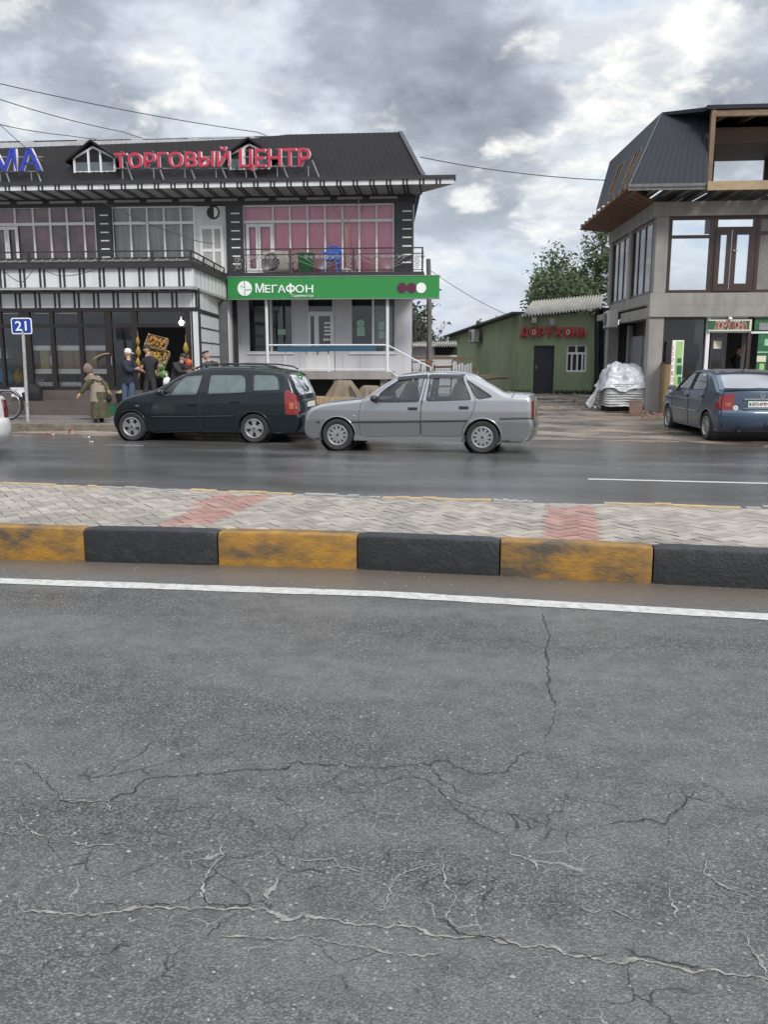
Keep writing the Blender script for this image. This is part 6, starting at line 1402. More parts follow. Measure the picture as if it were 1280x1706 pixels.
    # cabin
    bx0, bx1 = S['cabin']; m = MB()
    m.box(bx0 - x0c, bx1 - x0c, -W_ + .16, W_ - .16, .35, .55)
    for sx in S['seats']:
        for sy in (-.36, .36):
            m.blob((sx - x0c, sy, .62), .28, .25, .12, 12); m.blob((sx + .26 - x0c, sy, .90), .10, .23, .33, 12); m.blob((sx + .30 - x0c, sy, 1.20), .055, .13, .09, 10)
    m.box(bx0 - .05 - x0c, bx0 + .28 - x0c, -W_ + .18, W_ - .18, .55, .93); m.build('seats', M['seat_cloth'], C, smooth=True, recalc=False)
    m = MB(); sx = bx0 + .52 - x0c; m.tube([(sx + .08 * math.sin(t), -.36 + .18 * math.cos(t), .92 + .17 * math.sin(t)) for t in [2 * math.pi * k / 18 for k in range(19)]], .016, 6, False); m.tube([(sx - .02, -.36, .9), (sx - .3, -.36, .8)], .02, 6); m.build('steering_wheel', M['dark_plastic'], C)
    # mirrors, handles, wheels
    for sg in (-1, 1):
        mx, mz = S['mirror']; y = sg * (yat(mx, mz - .06) + .02); m = MB(); m.blob((mx - x0c, y + sg * .10, mz), .075, .095, .062, 12, m=8); m.beam((mx - x0c + .0, y - sg * .04, mz - .05), (mx - x0c, y + sg * .06, mz - .02), .07, .04); o = m.build('mirror', M[mm.get('mirror', 'dark_plastic')], C, smooth='all')
        m = MB(); m.grid(lambda a, b: (mx - x0c + .066 + .006, y + sg * (.035 + .13 * a), mz - .042 + .084 * b), 1, 1); m.build('mirror_glass', M['chrome'], o)
    for (hx, hz) in S['handles']:
        for sg in (-1, 1):
            y = sg * (yat(hx, hz) + .006); m = MB(); m.box(hx - .085 - x0c, hx + .085 - x0c, min(y, y + sg * .025), max(y, y + sg * .025), hz - .026, hz + .026); m.build('handle', M[mm.get('handle', 'dark_plastic')], C, bevel=.008)
    for wx, wz in S['wheels']:
        for sg in (-1, 1): wheel(C, (wx - x0c, sg * (W_ - .115), wz), sg, S.get('wr', .295), style=S['rim'])
    C['W'] = W_
    return C, made, yat, x0c, prof
mat('paint_silver', (.38, .38, .385), .25, metal=.85, coat=.7, var=.12, vscale=3, col2=(.40, .40, .41)); mat('paint_teal', (.004, .0095, .0125), .3, coat=.55, spec=.3, var=.3, vscale=2, col2=(.009, .017, .020))
mat('paint_blue', (.045, .075, .118), .32, metal=.45, coat=.9, var=.2, vscale=2, col2=(.04, .06, .10)); mat('paint_white', (.74, .74, .72), .3, coat=.8)
mat('seat_cloth', (.06, .062, .065), .9, var=.4); mat('lamp_red', (.22, .010, .012), .12, coat=1.0); mat('lamp_amber', (.45, .13, .05), .15, coat=.8); mat('lamp_clear', (.52, .53, .52), .12, coat=1.0, var=.4, vscale=16, col2=(.35, .36, .36)); mat('plate_white', (.72, .72, .68), .4)
mat('pale_panel', (.85, .90, .88), .8, var=.8, vscale=4, col2=(.62, .70, .68), lo=.4, hi=.6); mat('teal_bumper', (.012, .018, .022), .5)
# -- silver saloon: photo side view turned to metres
fs = lambda p: ((p[0] - 52) * .003694, (463 + (p[0] - 265) * .0169 - p[1]) * .003694)
silver = dict(W=.845, sill=.215, xc=2.098, arch=.335, wheels=[(.787, .29), (3.41, .29)], wr=.292, rim='bbs',
    profile=[(.12, .21), (.03, .27), (.0, .38), (.01, .50), (.035, .58), (.07, .68), (.13, .745), (.30, .815), (.60, .885), (.92, .925), (1.18, .955), (1.29, .985), (1.58, 1.19), (1.86, 1.36), (2.02, 1.402), (2.4, 1.43), (2.77, 1.432), (3.02, 1.412), (3.22, 1.365), (3.40, 1.285), (3.60, 1.185), (3.80, 1.075), (3.90, 1.055), (4.10, 1.05), (4.27, 1.035), (4.325, .98), (4.34, .85), (4.355, .62), (4.385, .53), (4.375, .38), (4.30, .24), (4.25, .21)],
    sec=[(.15, .93), (.25, .96), (.55, 1.0), (.75, .995), (.92, .965), (1.2, .85), (1.44, .745)],
    windows=[[fs(p) for p in ((474, 226), (474, 190), (505, 163), (566, 124), (690, 110), (667, 225))], [fs(p) for p in ((704, 222), (720, 110), (872, 112), (920, 218))], [fs(p) for p in ((892, 124), (1020, 206), (948, 216))]],
    doors=[[fs(p) for p in ((378, 392), (374, 300), (382, 225), (470, 172), (560, 108), (706, 97), (678, 240), (676, 390))], [fs(p) for p in ((680, 390), (682, 240), (712, 97), (884, 100), (942, 222), (930, 280), (893, 325), (872, 392))]],
    regions=dict(headlight=[fs(p) for p in ((40, 306), (40, 258), (98, 258), (108, 272), (100, 306))], tail_light=[fs(p) for p in ((1206, 300), (1208, 238), (1240, 228), (1250, 300))], front_bumper=[fs(p) for p in ((20, 420), (20, 322), (172, 324), (160, 420))], rear_bumper=[fs(p) for p in ((1062, 420), (1060, 314), (1260, 310), (1260, 420))]),
    strip=[(fs((160, 321)), fs((172, 321)), .020), (fs((338, 321)), fs((905, 316)), .020), (fs((1056, 308)), fs((1215, 306)), .018)], handles=[fs((640, 258)), fs((885, 255))], mirror=(1.49, .955), cabin=(1.35, 3.5), seats=(1.75, 2.65), mats=dict(body='paint_silver', headlight='lamp_clear', tail_light='lamp_red', windscreen='car_glass', rear_window='car_glass', side_window='car_glass', mirror='dark_plastic'))
def cls_saloon(x, z, t, f0=1.27, f1=1.86, r0=3.24, r1=3.79, tail=4.26, tl=(.60, .95), hl=(.60, .745)):
    if f0 < x < f1 and z > .97: return 'windscreen' if t < .90 else 'body'
    if r0 < x < r1 and z > 1.0: return 'rear_window' if t < .86 else 'body'
    if x > tail and tl[0] < z < tl[1] and t > .62: return 'tail_light'
    if x < .3 and hl[0] < z < hl[1] and t > .55: return 'headlight'
    if x < .5 and z < .52: return 'front_bumper'
    if x > tail and z < .56: return 'rear_bumper'
    return 'body'
silver['classify'] = cls_saloon
def place(px_front, py_front, S, z=0.0):
    p = onz(px_front, py_front, z); return (p.x - S['wheels'][0][0] + S['xc'], p.y)
def carY(p): return p[1] + .845 - .02
sp = onz(569, 750, 0); sp2 = onz(800, 756, 0); ys_ = (sp.y + sp2.y) / 2; cx_ = (sp.x + sp2.x) / 2
SV, made, yat, x0c, pr = make_car('saloon_car', (cx_, ys_ + .75, 0), R(-.3), 'silver saloon car stopped on the wet road nearest the median', silver)
m = MB(); a = fs((1111, 212)); 
for sg in (-1,): 
    y = sg * (yat(a[0], a[1] - .02) - .03); m.blob((a[0] - x0c, y, a[1]), .02, .02, .03); m.tube([(a[0] - x0c, y, a[1]), (a[0] + .25 - x0c, y, a[1] + .65)], [.005, .003], 5)
m.build('aerial', M['dark_plastic'], SV)
m = MB()
for d0, d1 in (((560, 100), (706, 90)), ((712, 92), (880, 96))):                     # smoked wind deflectors over the door glass
    a, b = fs(d0), fs(d1); n = 12; P = []
    for sg in (-1, 1): m.grid(lambda s, t: (a[0] + (b[0] - a[0]) * s - x0c, sg * (yat(a[0] + (b[0] - a[0]) * s, a[1] + (b[1] - a[1]) * s - .085 + .06 * t) + .022 - .01 * t), a[1] + (b[1] - a[1]) * s - .085 + .06 * t), n, 2)
m.pieces('wind_deflector', M['dark_plastic'], SV, recalc=False)
m = MB(); a, b = fs((160, 400)), fs((870, 405))
for sg in (-1, 1): m.beam((fs((350, 396))[0] - x0c, sg * .815, .235), (fs((878, 400))[0] - x0c, sg * .815, .235), .05, .07)
m.pieces('sill_trim', M['paint_silver'], SV)
m = MB()
for sg in (-1, 1): c = fs((350, 292)); m.blob((c[0] - x0c, sg * yat(*c), c[1]), .03, .008, .012, 8)
m.pieces('side_repeater', M['chrome'], SV)
# -- dark green estate
fe = lambda p: ((p[0] - 44) * .003676, (463 + (p[0] - 210) * .0165 - p[1]) * .003676)
estate = dict(W=.855, sill=.20, xc=(.603 + 3.213) / 2, arch=.335, wheels=[(.603, .29), (3.213, .29)], wr=.297, rim='five', nose=.16, tail=.08,
    profile=[(.10, .20), (.02, .26), (-.01, .36), (.0, .48), (.03, .56), (.07, .66), (.14, .74), (.30, .83), (.55, .925), (.80, .985), (1.02, 1.035), (1.12, 1.06), (1.40, 1.21), (1.68, 1.36), (1.90, 1.44), (2.15, 1.49), (2.5, 1.515), (2.9, 1.515), (3.3, 1.49), (3.65, 1.445), (3.82, 1.40), (3.92, 1.33), (4.02, 1.17), (4.10, 1.00), (4.14, .92), (4.17, .70), (4.19, .60), (4.25, .55), (4.25, .40), (4.18, .26), (4.12, .21)],
    sec=[(.15, .94), (.25, .965), (.55, 1.0), (.8, .995), (1.0, .965), (1.25, .865), (1.52, .755)],
    windows=[[fe(p) for p in ((402, 214), (404, 188), (470, 132), (530, 108), (628, 103), (600, 212))], [fe(p) for p in ((648, 210), (668, 103), (838, 104), (868, 120), (880, 198), (862, 204))], [fe(p) for p in ((912, 195), (902, 104), (1022, 108), (1048, 124), (1066, 192))]],
    doors=[[fe(p) for p in ((330, 418), (306, 330), (312, 260), (338, 225), (430, 140), (510, 100), (640, 94), (614, 215), (606, 410))], [fe(p) for p in ((612, 410), (622, 215), (648, 95), (868, 96), (884, 200), (880, 270), (830, 320), (812, 410))]],
    regions=dict(headlight=[fe(p) for p in ((20, 302), (40, 262), (96, 258), (100, 280), (70, 306))], tail_light=[fe(p) for p in ((1096, 322), (1090, 205), (1104, 190), (1150, 220), (1170, 322))], front_bumper=[fe(p) for p in ((0, 440), (0, 312), (118, 308), (140, 440))], rear_bumper=[fe(p) for p in ((1010, 440), (1000, 330), (1190, 328), (1190, 440))]),
    strip=[(fe((330, 330)), fe((604, 330)), .014), (fe((614, 330)), fe((806, 327)), .014)], stripmat='teal_bumper', handles=[fe((572, 262)), fe((812, 250))], mirror=(1.29, 1.0), cabin=(1.15, 3.9), seats=(1.55, 2.45), trim=.011, seams=[[fe((884, 200)), fe((885, 270))], [fe((1075, 95)), fe((1095, 200))]],
    mats=dict(body='paint_teal', headlight='lamp_clear', tail_light='lamp_red', windscreen='car_glass', rear_window='car_glass', side_window='car_glass', mirror='paint_teal', handle='paint_teal', rear_bumper='paint_teal', front_bumper='paint_teal'))
def cls_estate(x, z, t):
    if 1.10 < x < 1.76 and z > 1.05: return 'windscreen' if t < .90 else 'body'
    if 3.86 < x and .98 < z < 1.385: return 'rear_window' if t < .84 else 'body'
    if x > 3.9 and .62 < z < .98 and t > .91: return 'tail_light'
    if x < .3 and .58 < z < .75 and t > .55: return 'headlight'
    if x < .4 and z < .55: return 'front_bumper'
    if x > 3.9 and z < .58: return 'rear_bumper'
    return 'body'
estate['classify'] = cls_estate
ep, ep2 = onz(222, 734, 0), onz(427, 738, 0)
ES, made, yat, x0c, pr = make_car('estate_car', ((ep.x + ep2.x) / 2, (ep.y + ep2.y) / 2 + .76, 0), R(.2), 'dark green estate car parked at the kerb with pale sunshades behind its windows', estate)
for sg in (-1, 1):
    m = MB(); m.tube([(1.95 - x0c, sg * .60, 1.46), (2.1 - x0c, sg * .62, 1.53), (2.6 - x0c, sg * .62, 1.56), (3.3 - x0c, sg * .61, 1.54), (3.62 - x0c, sg * .60, 1.50), (3.74 - x0c, sg * .59, 1.44)], .016, 8); m.build('roof_rail', M['dark_plastic'], ES, smooth='all')
for sg in (-1, 1):
    for w in estate['windows'][:3]:
        xs_ = [p[0] for p in w]; zs_ = [p[1] for p in w]; a, b, c, d = min(xs_) + .05, max(xs_) - .04, min(zs_) + .0, max(zs_) - .01
        if w is estate['windows'][0]: a += .10
        m = MB(); m.grid(lambda s, t: ((a + (b - a) * s) + (.26 * t * (1 - s) if w is estate['windows'][0] else 0) - x0c, sg * (yat(min(max(a + (b - a) * s, .2), 3.9), c + (d - c) * t) - .028 - .008 * math.sin(s * 17 + t * 3)), c + (d - c) * t), 16, 4); m.build('pale_panel', M['pale_panel'], ES, smooth='all', recalc=False)  # pale panels added inside to make the side windows bright
m = MB(); m.box(4.16 - x0c, 4.185 - x0c, -.26, .26, .70, .81); tp = m.build('number_plate', M['plate_white'], ES)
m = MB(); m.box(4.13 - x0c, 4.20 - x0c, -.4, .4, .83, .86); m.build('tailgate_handle', M['chrome'], ES); m = MB(); m.tube([(4.10 - x0c, -.05, 1.0), (4.02 - x0c, -.4, 1.13)], .012, 6); m.build('wiper', M['dark_plastic'], ES)
for sg in (-1, 1):
    m = MB(); c = fe((1130, 278)); m.grid(lambda s, t: (c[0] - .05 + .09 * s - x0c, sg * (yat(c[0] - .05 + .09 * s, c[1] - .05 + .12 * t) + .004), c[1] - .05 + .12 * t), 3, 3); m.build('indicator', M['lamp_amber'], ES, recalc=False)
m = MB(); c = fe((246, 270)); m.blob((c[0] - x0c, -yat(*c), c[1]), .05, .01, .022, 8); m.build('rust_patch', M['rust'], ES)
# -- blue saloon seen from behind
blue = dict(W=.855, sill=.21, xc=.82 + 1.305, arch=.34, wheels=[(.82, .295), (3.43, .295)], wr=.30, rim='six', nose=.18, tail=.15,
    profile=[(.12, .20), (.03, .27), (.0, .40), (.02, .54), (.08, .68), (.18, .77), (.45, .87), (.8, .945), (1.08, .99), (1.2, 1.03), (1.5, 1.20), (1.8, 1.345), (2.05, 1.415), (2.4, 1.44), (2.75, 1.43), (3.05, 1.395), (3.24, 1.345), (3.5, 1.215), (3.76, 1.07), (3.84, 1.045), (4.02, 1.045), (4.08, 1.02), (4.10, .92), (4.12, .75), (4.125, .66), (4.17, .62), (4.19, .50), (4.17, .36), (4.08, .25), (4.02, .21)],
    sec=[(.15, .94), (.25, .965), (.55, 1.0), (.8, .995), (1.0, .955), (1.25, .85), (1.45, .755)],
    windows=[[(1.42, .97), (1.44, 1.05), (1.75, 1.24), (1.95, 1.335), (2.28, 1.365), (2.22, .985)], [(2.32, .99), (2.38, 1.365), (2.75, 1.355), (2.98, 1.30), (3.22, 1.06), (3.16, 1.02)]],
    doors=[[(1.12, .25), (1.08, .5), (1.10, .85), (1.28, .98), (1.7, 1.26), (1.95, 1.38), (2.33, 1.395), (2.27, .95), (2.28, .25)], [(2.30, .25), (2.29, .95), (2.35, 1.395), (2.78, 1.38), (3.02, 1.32), (3.27, 1.03), (3.22, .82), (3.05, .6), (2.98, .25)]],
    regions=dict(tail_light=[(4.3, .66), (3.80, .66), (3.88, .80), (4.0, .97), (4.3, .985)], headlight=[(-.1, .56), (-.1, .72), (.34, .82), (.36, .74), (.2, .57)], rear_bumper=[(3.76, .1), (3.80, .62), (4.4, .64), (4.4, .1)], front_bumper=[(-.1, .1), (-.1, .52), (.42, .54), (.46, .1)]),
    strip=[((1.2, .56), (2.26, .56), .014), ((2.31, .56), (2.92, .56), .014)], stripmat='steel_grey', handles=[(2.12, .86), (3.08, .88)], mirror=(1.40, 1.0), cabin=(1.2, 3.5), seats=(1.65, 2.5), trim=.010,
    mats=dict(body='paint_blue', headlight='lamp_clear', tail_light='lamp_red', windscreen='car_glass', rear_window='rear_glass', side_window='car_glass', mirror='paint_blue', handle='paint_blue'))
glass('rear_glass', (.35, .38, .38), .38, rough=.16, ior=1.6)
blue['classify'] = lambda x, z, t: cls_saloon(x, z, t, 1.19, 1.84, 3.20, 3.80, 3.9, (.64, .97), (.57, .76)) if not (x > 3.9 and .64 < z < .97 and t < .70) else 'body'
br = onz(1182, 733, 0.01); bf = None
for k in range(-40, 40):
    a = math.radians(90 + k * .5); q = br + Vector((math.cos(a), math.sin(a), 0)) * 2.61; d = q - Vector(CC); xx = 640 + FPX * d.dot(Vector(RT)) / d.dot(Vector(FW))
    if bf is None or abs(xx - 1117.5) < bf[0]: bf = (abs(xx - 1117.5), a)
ha = bf[1]; fwd = Vector((math.cos(ha), math.sin(ha), 0)); lat = Vector((math.sin(ha), -math.cos(ha), 0))
ctr = br + fwd * 1.305 + lat * .74
BL, made, yat, x0c, pr = make_car('saloon_car', (ctr.x, ctr.y, .012), ha + math.pi, 'blue saloon car seen from behind outside the unfinished building', blue)
xr = lambda z, t: float(np.interp(z, [.25, .5, .62, .66, .92, 1.02], [4.08, 4.19, 4.17, 4.125, 4.10, 4.08])) - .15 * abs(t) ** 2.4 - x0c
m = MB(); m.box(xr(.78, 0) - .01, xr(.78, 0) + .012, -.27, .27, .705, .82); npl = m.build('number_plate', M['plate_white'], BL)
def rear_text(w, y0, y1, z0, z1, x, mt, par): 
    return text_mesh('lettering', w, mt, par, y0, y1, z0, z1, 0, .004, .0, frame=lambda q: Vector((x - q.y, q.x, q.z)))
rear_text('8954MM', -.20, .12, .728, .80, xr(.78, 0) + .0125, M['black_metal'], npl); rear_text('03', .15, .245, .728, .80, xr(.78, 0) + .0125, M['black_metal'], npl)
m = MB(); m.box(xr(.78, 0) + .0121, xr(.78, 0) + .014, -.255, -.215, .73, .795); m.build('plate_flag', M['green_sign'], npl)
m = MB(); m.box(xr(.85, 0) - .02, xr(.85, 0) + .022, -.36, .36, .845, .875); m.box(xr(.68, 0) - .02, xr(.68, 0) + .01, -.36, .36, .672, .69); m.build('plate_trim', M['steel_grey'], BL)
m = MB(); m.tube([(xr(.93, 0) + .012, .045 * math.cos(t), .935 + .045 * math.sin(t)) for t in [2 * math.pi * k / 16 for k in range(17)]], .006, 5, False); m.tube([(xr(.93, 0) + .012, -.04, .95), (xr(.93, 0) + .012, .04, .92)], .006, 5); m.build('badge', M['chrome'], BL)
m = MB(); ysk = -.50; m.X = Matrix.Translation((xr(.71, .6) + .008, ysk, .69)); m.lathe([(0, .003), (.05, .003), (.05, 0)], (0, 0, 0), 'x', 20); st = m.build('oval_sticker', M['plate_white'], BL); st.scale = (1, 1.0, 1); 
rear_text('D', ysk - .018, ysk + .018, .665, .715, xr(.71, .6) + .012, M['black_metal'], st)
m = MB(); m.grid(lambda s, t: (3.98 + .10 * t - x0c - .10 * abs(2 * s - 1) ** 2.4, -.70 + 1.40 * s, 1.052 + .022 * t), 24, 2); m.grid(lambda s, t: (4.08 - x0c - .10 * abs(2 * s - 1) ** 2.4, -.70 + 1.40 * s, 1.074 - .04 * t), 24, 1); m.build('boot_lip', M['paint_blue'], BL, smooth='all', recalc=False)
m = MB(); m.tube([(4.05 - x0c, .1, .30), (4.22 - x0c, .1, .27), (4.25 - x0c, .1, .33)], .02, 8); m.blob((4.25 - x0c, .1, .36), .028, .028, .028, 8); m.tube([(4.0 - x0c, -.42, .25), (4.14 - x0c, -.42, .24)], .03, 8); m.build('tow_bar', M['dark_plastic'], BL)
m = MB(); m.tube([(3.0 - x0c, 0, 1.395), (3.12 - x0c, 0, 1.47)], [.012, .004], 6); m.build('aerial', M['dark_plastic'], BL)
m = MB(); m.box(3.86 - x0c, 3.92 - x0c, -.06, .06, 1.05, 1.075); m.build('brake_lamp', M['lamp_red'], BL)
for sg in (-1, 1):
    m = MB(); m.grid(lambda s, t: (xr(.74, .72 + .18 * s) + .012 - .02 * s, sg * (.58 + .14 * s), .715 + .075 * t), 4, 3); m.build('reverse_lamp', M['lamp_amber'], BL, recalc=False)
# panel added behind the rear glass to stand in for its bright reflection
m = MB(); m.grid(lambda s, t: (3.22 + .46 * t - x0c, -.50 + 1.0 * s, 1.27 - .20 * t + .015 * math.sin(s * 9)), 12, 4); m.build('reflection_panel', M['steel_grey'], BL, smooth='all', recalc=False)
# -- white car leaving the frame on the left: only its tail shows
white = dict(blue); white['mats'] = dict(blue['mats'], body='paint_white', rear_bumper='paint_white', front_bumper='paint_white', mirror='paint_white', handle='paint_white'); white['rim'] = 'five'
tp_ = atd(15, 712, 13.2)
make_car('saloon_car', (tp_.x - 4.16 + 2.125 - .82, tp_.y + .70, 0), 0.0, 'white car with red tail light leaving the left edge of the road', white)
# ------------------------------------------------------------------ people
def skin_object(name, joints, edges, rad, mt, parent, root, sub=2):
    names = list(joints); idx = {n: i for i, n in enumerate(names)}
    me = bpy.data.meshes.new(name); me.from_pydata([tuple(joints[n]) for n in names], [(idx[a], idx[b]) for a, b in edges], [])
    o = bpy.data.objects.new(name, me); COL.objects.link(o); sk = o.modifiers.new('skin', 'SKIN'); sk.branch_smoothing = .6
    if not me.skin_vertices: me.attributes.new('skin', 'FLOAT', 'POINT')
    for n in names:
        v = me.skin_vertices[0].data[idx[n]]; r = rad[n]; v.radius = r if isinstance(r, tuple) else (r, r); v.use_root = (n == root)
    ss = o.modifiers.new('sub', 'SUBSURF'); ss.levels = sub; ss.render_levels = sub
    dg = bpy.context.evaluated_depsgraph_get(); dg.update(); m2 = bpy.data.meshes.new_from_object(o.evaluated_get(dg)); bpy.data.objects.remove(o); m2.name = name
    m2.materials.clear(); m2.materials.append(mt); m2.polygons.foreach_set('use_smooth', [True] * len(m2.polygons))
    return link(name, m2, parent)
def head_mesh(mb, c, yaw, pitch, s=1.0):
    """a head with brow, nose, mouth, chin and ears; faces +Y before turning"""
    X0 = Matrix.Translation(c) @ Matrix.Rotation(yaw, 4, 'Z') @ Matrix.Rotation(pitch, 4, 'X') @ Matrix.Scale(s, 4); old = mb.X; mb.X = X0; n, m = 20, 14
    def f(a, b):
        th = math.pi * b; ph = 2 * math.pi * a; x, y, z = math.sin(th) * math.sin(ph), math.sin(th) * math.cos(ph), math.cos(th)
        w = .075 * (1 - .22 * max(0, -z) ** 1.4); p = Vector((x * w, y * .092 * (1 - .12 * max(0, -z)), z * .115))
        if y > .3 and abs(x) < .25: p.y += .020 * math.exp(-((z + .12) / .13) ** 2) * (1 - (x / .25) ** 2); p.y += .006 * math.exp(-((z + .52) / .08) ** 2)
        if y > .3: p.y -= .008 * math.exp(-((z - .06) / .10) ** 2) * math.exp(-((abs(x) - .38) / .16) ** 2)
        return p
    mb.grid(f, n, m)
    for sg in (-1, 1): mb.blob((sg * .076, -.005, -.01), .010, .020, .030, 8)
    mb.X = old; return X0
def hand(mb, w, d, side, curl=.5, s=1.0):
    """palm, four bent fingers of unequal length and a thumb from the palm's side"""
    d = Vector(d).normalized(); u = d.orthogonal().normalized(); v = d.cross(u) * side; u = u if side > 0 else u
    p = Vector(w); mb.tube([p - d * .02, p + d * .03, p + d * .075, p + d * .088], [.024 * s, .030 * s, .034 * s, .026 * s], 8)
    for k, (L_, off) in enumerate(((.068, -.030), (.078, -.010), (.072, .010), (.055, .029))):
        b = p + d * .078 + v * off * s; k1 = b + d * L_ * .5 * s - u * curl * .012; k2 = k1 + d * L_ * .32 * s - u * curl * .03; mb.tube([b, k1, k2], [.0098 * s, .0088 * s, .007 * s], 6)
    b = p + d * .03 - v * .030 * s; k1 = b + d * .03 - v * .022 * s; mb.tube([b, k1, k1 + d * .032 - u * .01], [.012 * s, .010 * s, .008 * s], 6)
BODY_E = [('pelvis', 'spine'), ('spine', 'chest'), ('chest', 'neck'), ('neck', 'skull'), ('chest', 'sh_a'), ('sh_a', 'el_a'), ('el_a', 'wr_a'), ('chest', 'sh_b'), ('sh_b', 'el_b'), ('el_b', 'wr_b'), ('pelvis', 'hip_a'), ('hip_a', 'kn_a'), ('kn_a', 'an_a'), ('an_a', 'toe_a'), ('pelvis', 'hip_b'), ('hip_b', 'kn_b'), ('kn_b', 'an_b'), ('an_b', 'toe_b')]
BODY_R = dict(pelvis=(.14, .11), spine=(.13, .10), chest=(.16, .11), neck=.052, skull=.055, sh_a=.058, el_a=.042, wr_a=.029, sh_b=.058, el_b=.042, wr_b=.029, hip_a=.085, kn_a=.058, an_a=.038, toe_a=.034, hip_b=.085, kn_b=.058, an_b=.038, toe_b=.034)
def person(label, J, yaw, pitch, clothes, hat=None, headyaw=None, group=None, curl=.6):
    """J: joints in the figure's own frame (feet at the origin); clothes: list of (name, material, kind, extra radius)"""
    P = empty('person', J.pop('at'), 0, label, 'person'); J = {k: Vector(v) for k, v in J.items()}
    body = skin_object('body', {k: v for k, v in J.items() if k != 'head'}, BODY_E, {k: (tuple(q * .8 for q in v) if isinstance(v, tuple) else v * (.8 if k[:2] in ('sh', 'hi') else 1)) for k, v in BODY_R.items()}, M['skin'], P, 'pelvis')
    mb = MB(); hc = J['head']; X0 = head_mesh(mb, hc, yaw if headyaw is None else headyaw, pitch)
    hand(mb, J['wr_a'], J['wr_a'] - J['el_a'], -1, curl); hand(mb, J['wr_b'], J['wr_b'] - J['el_b'], 1, curl)
    t = mb.build('t', M['skin'], None, smooth='all', recalc=False); bm = bmesh.new(); bm.from_mesh(body.data); bm.from_mesh(t.data); bm.to_mesh(body.data); bm.free(); me = t.data; bpy.data.objects.remove(t); bpy.data.meshes.remove(me)
    body.data.polygons.foreach_set('use_smooth', [True] * len(body.data.polygons))
    def sub(keys): return {k: J[k] for k in keys}, [e for e in BODY_E if e[0] in keys and e[1] in keys]
    for nm, mt, kind, ex in clothes:
        if kind == 'top':
            j, e = sub(['pelvis', 'spine', 'chest', 'sh_a', 'el_a', 'wr_a', 'sh_b', 'el_b', 'wr_b', 'neck']); j = dict(j); r = {k: tuple(q + ex for q in (BODY_R[k] if isinstance(BODY_R[k], tuple) else (BODY_R[k],) * 2)) for k in j}
            for s in 'ab': j['wr_' + s] = j['el_' + s].lerp(j['wr_' + s], .93)
            j['neck'] = j['chest'].lerp(j['neck'], .88); r['neck'] = (.068, .068); j['pelvis'] = j['pelvis'] + Vector((0, 0, -.16))
        elif kind == 'tee':
            j, e = sub(['pelvis', 'spine', 'chest', 'sh_a', 'el_a', 'sh_b', 'el_b', 'neck']); j = dict(j); r = {k: tuple(q + ex for q in (BODY_R[k] if isinstance(BODY_R[k], tuple) else (BODY_R[k],) * 2)) for k in j}
            for s in 'ab': j['el_' + s] = j['sh_' + s].lerp(j['el_' + s], .75); r['el_' + s] = (.062, .062)
            j['neck'] = j['chest'].lerp(j['neck'], .85); r['neck'] = (.068, .068); j['pelvis'] = j['pelvis'] + Vector((0, 0, -.16))
        elif kind == 'vest':
            j, e = sub(['pelvis', 'spine', 'chest', 'sh_a', 'sh_b', 'neck']); j = dict(j); r = {k: tuple(q + ex for q in (BODY_R[k] if isinstance(BODY_R[k], tuple) else (BODY_R[k],) * 2)) for k in j}; j['neck'] = j['chest'].lerp(j['neck'], .6); r['neck'] = (.08, .08); j['pelvis'] = j['pelvis'] + Vector((0, 0, -.20)); r['pelvis'] = (.22, .19)
        elif kind == 'trousers':
            j, e = sub(['pelvis', 'hip_a', 'kn_a', 'an_a', 'hip_b', 'kn_b', 'an_b']); j = dict(j); r = {k: tuple(q + ex for q in (BODY_R[k] if isinstance(BODY_R[k], tuple) else (BODY_R[k],) * 2)) for k in j}
            for s in 'ab': r['an_' + s] = (.058, .058); r['kn_' + s] = (.072, .072); r['hip_' + s] = (.098, .10)
            j['waist'] = J['pelvis'].lerp(J['spine'], .55); r['waist'] = (.145, .115); r['pelvis'] = (.15, .125); e = e + [('pelvis', 'waist')]
        elif kind == 'shoes':
            for s in 'ab': m = MB(); a, b = J['an_' + s], J['toe_' + s]; m.blob(a.lerp(b, .5) + Vector((0, 0, -.02)), .055, .055, .05, 10); m.tube([a + Vector((0, 0, -.03)), b], [.05, .042], 8); m.build('shoe', M[mt], P, smooth='all')
            continue
        elif kind == 'skirt':
            m = MB(); a = J['pelvis'] + Vector((0, 0, .06)); b = (J['an_a'] + J['an_b']) / 2 + Vector((0, 0, .03)); n = 28
            m.grid(lambda u, v: a.lerp(b, v) + Vector((math.cos(u * 2 * math.pi) * (.175 + .055 * v) * (1 + .07 * math.sin(u * 44) * v), math.sin(u * 2 * math.pi) * (.155 + .055 * v) * (1 + .07 * math.sin(u * 38) * v), 0)), n * 2, 10); m.build(nm, M[mt], P, smooth='all'); continue
        g_ = skin_object(nm, j, e, r, M[mt], P, 'pelvis' if 'pelvis' in j else 'chest')
        if kind == 'vest':
            m = MB(); a, b = J['spine'] + Vector((0, 0, .06)), J['pelvis'] + Vector((-.01, 0, -.17)); m.grid(lambda u, v: a.lerp(b, v) + Vector((math.cos(.35 + u * 5.6 - 1.57 - math.pi) * (.165 + .06 * v + .012 * math.sin(u * 40) * v), math.sin(.35 + u * 5.6 - 1.57 - math.pi) * (.145 + .06 * v), 0)), 40, 8); m.build('vest_skirt', M[mt], g_, smooth='all')
    m = MB(); m.X = X0
    for sg in (-1, 1): m.blob((sg * .030, .078, .012), .013, .008, .006, 8); m.tube([(sg * .014, .085, .034), (sg * .032, .083, .040), (sg * .05, .070, .033)], .0045, 5)
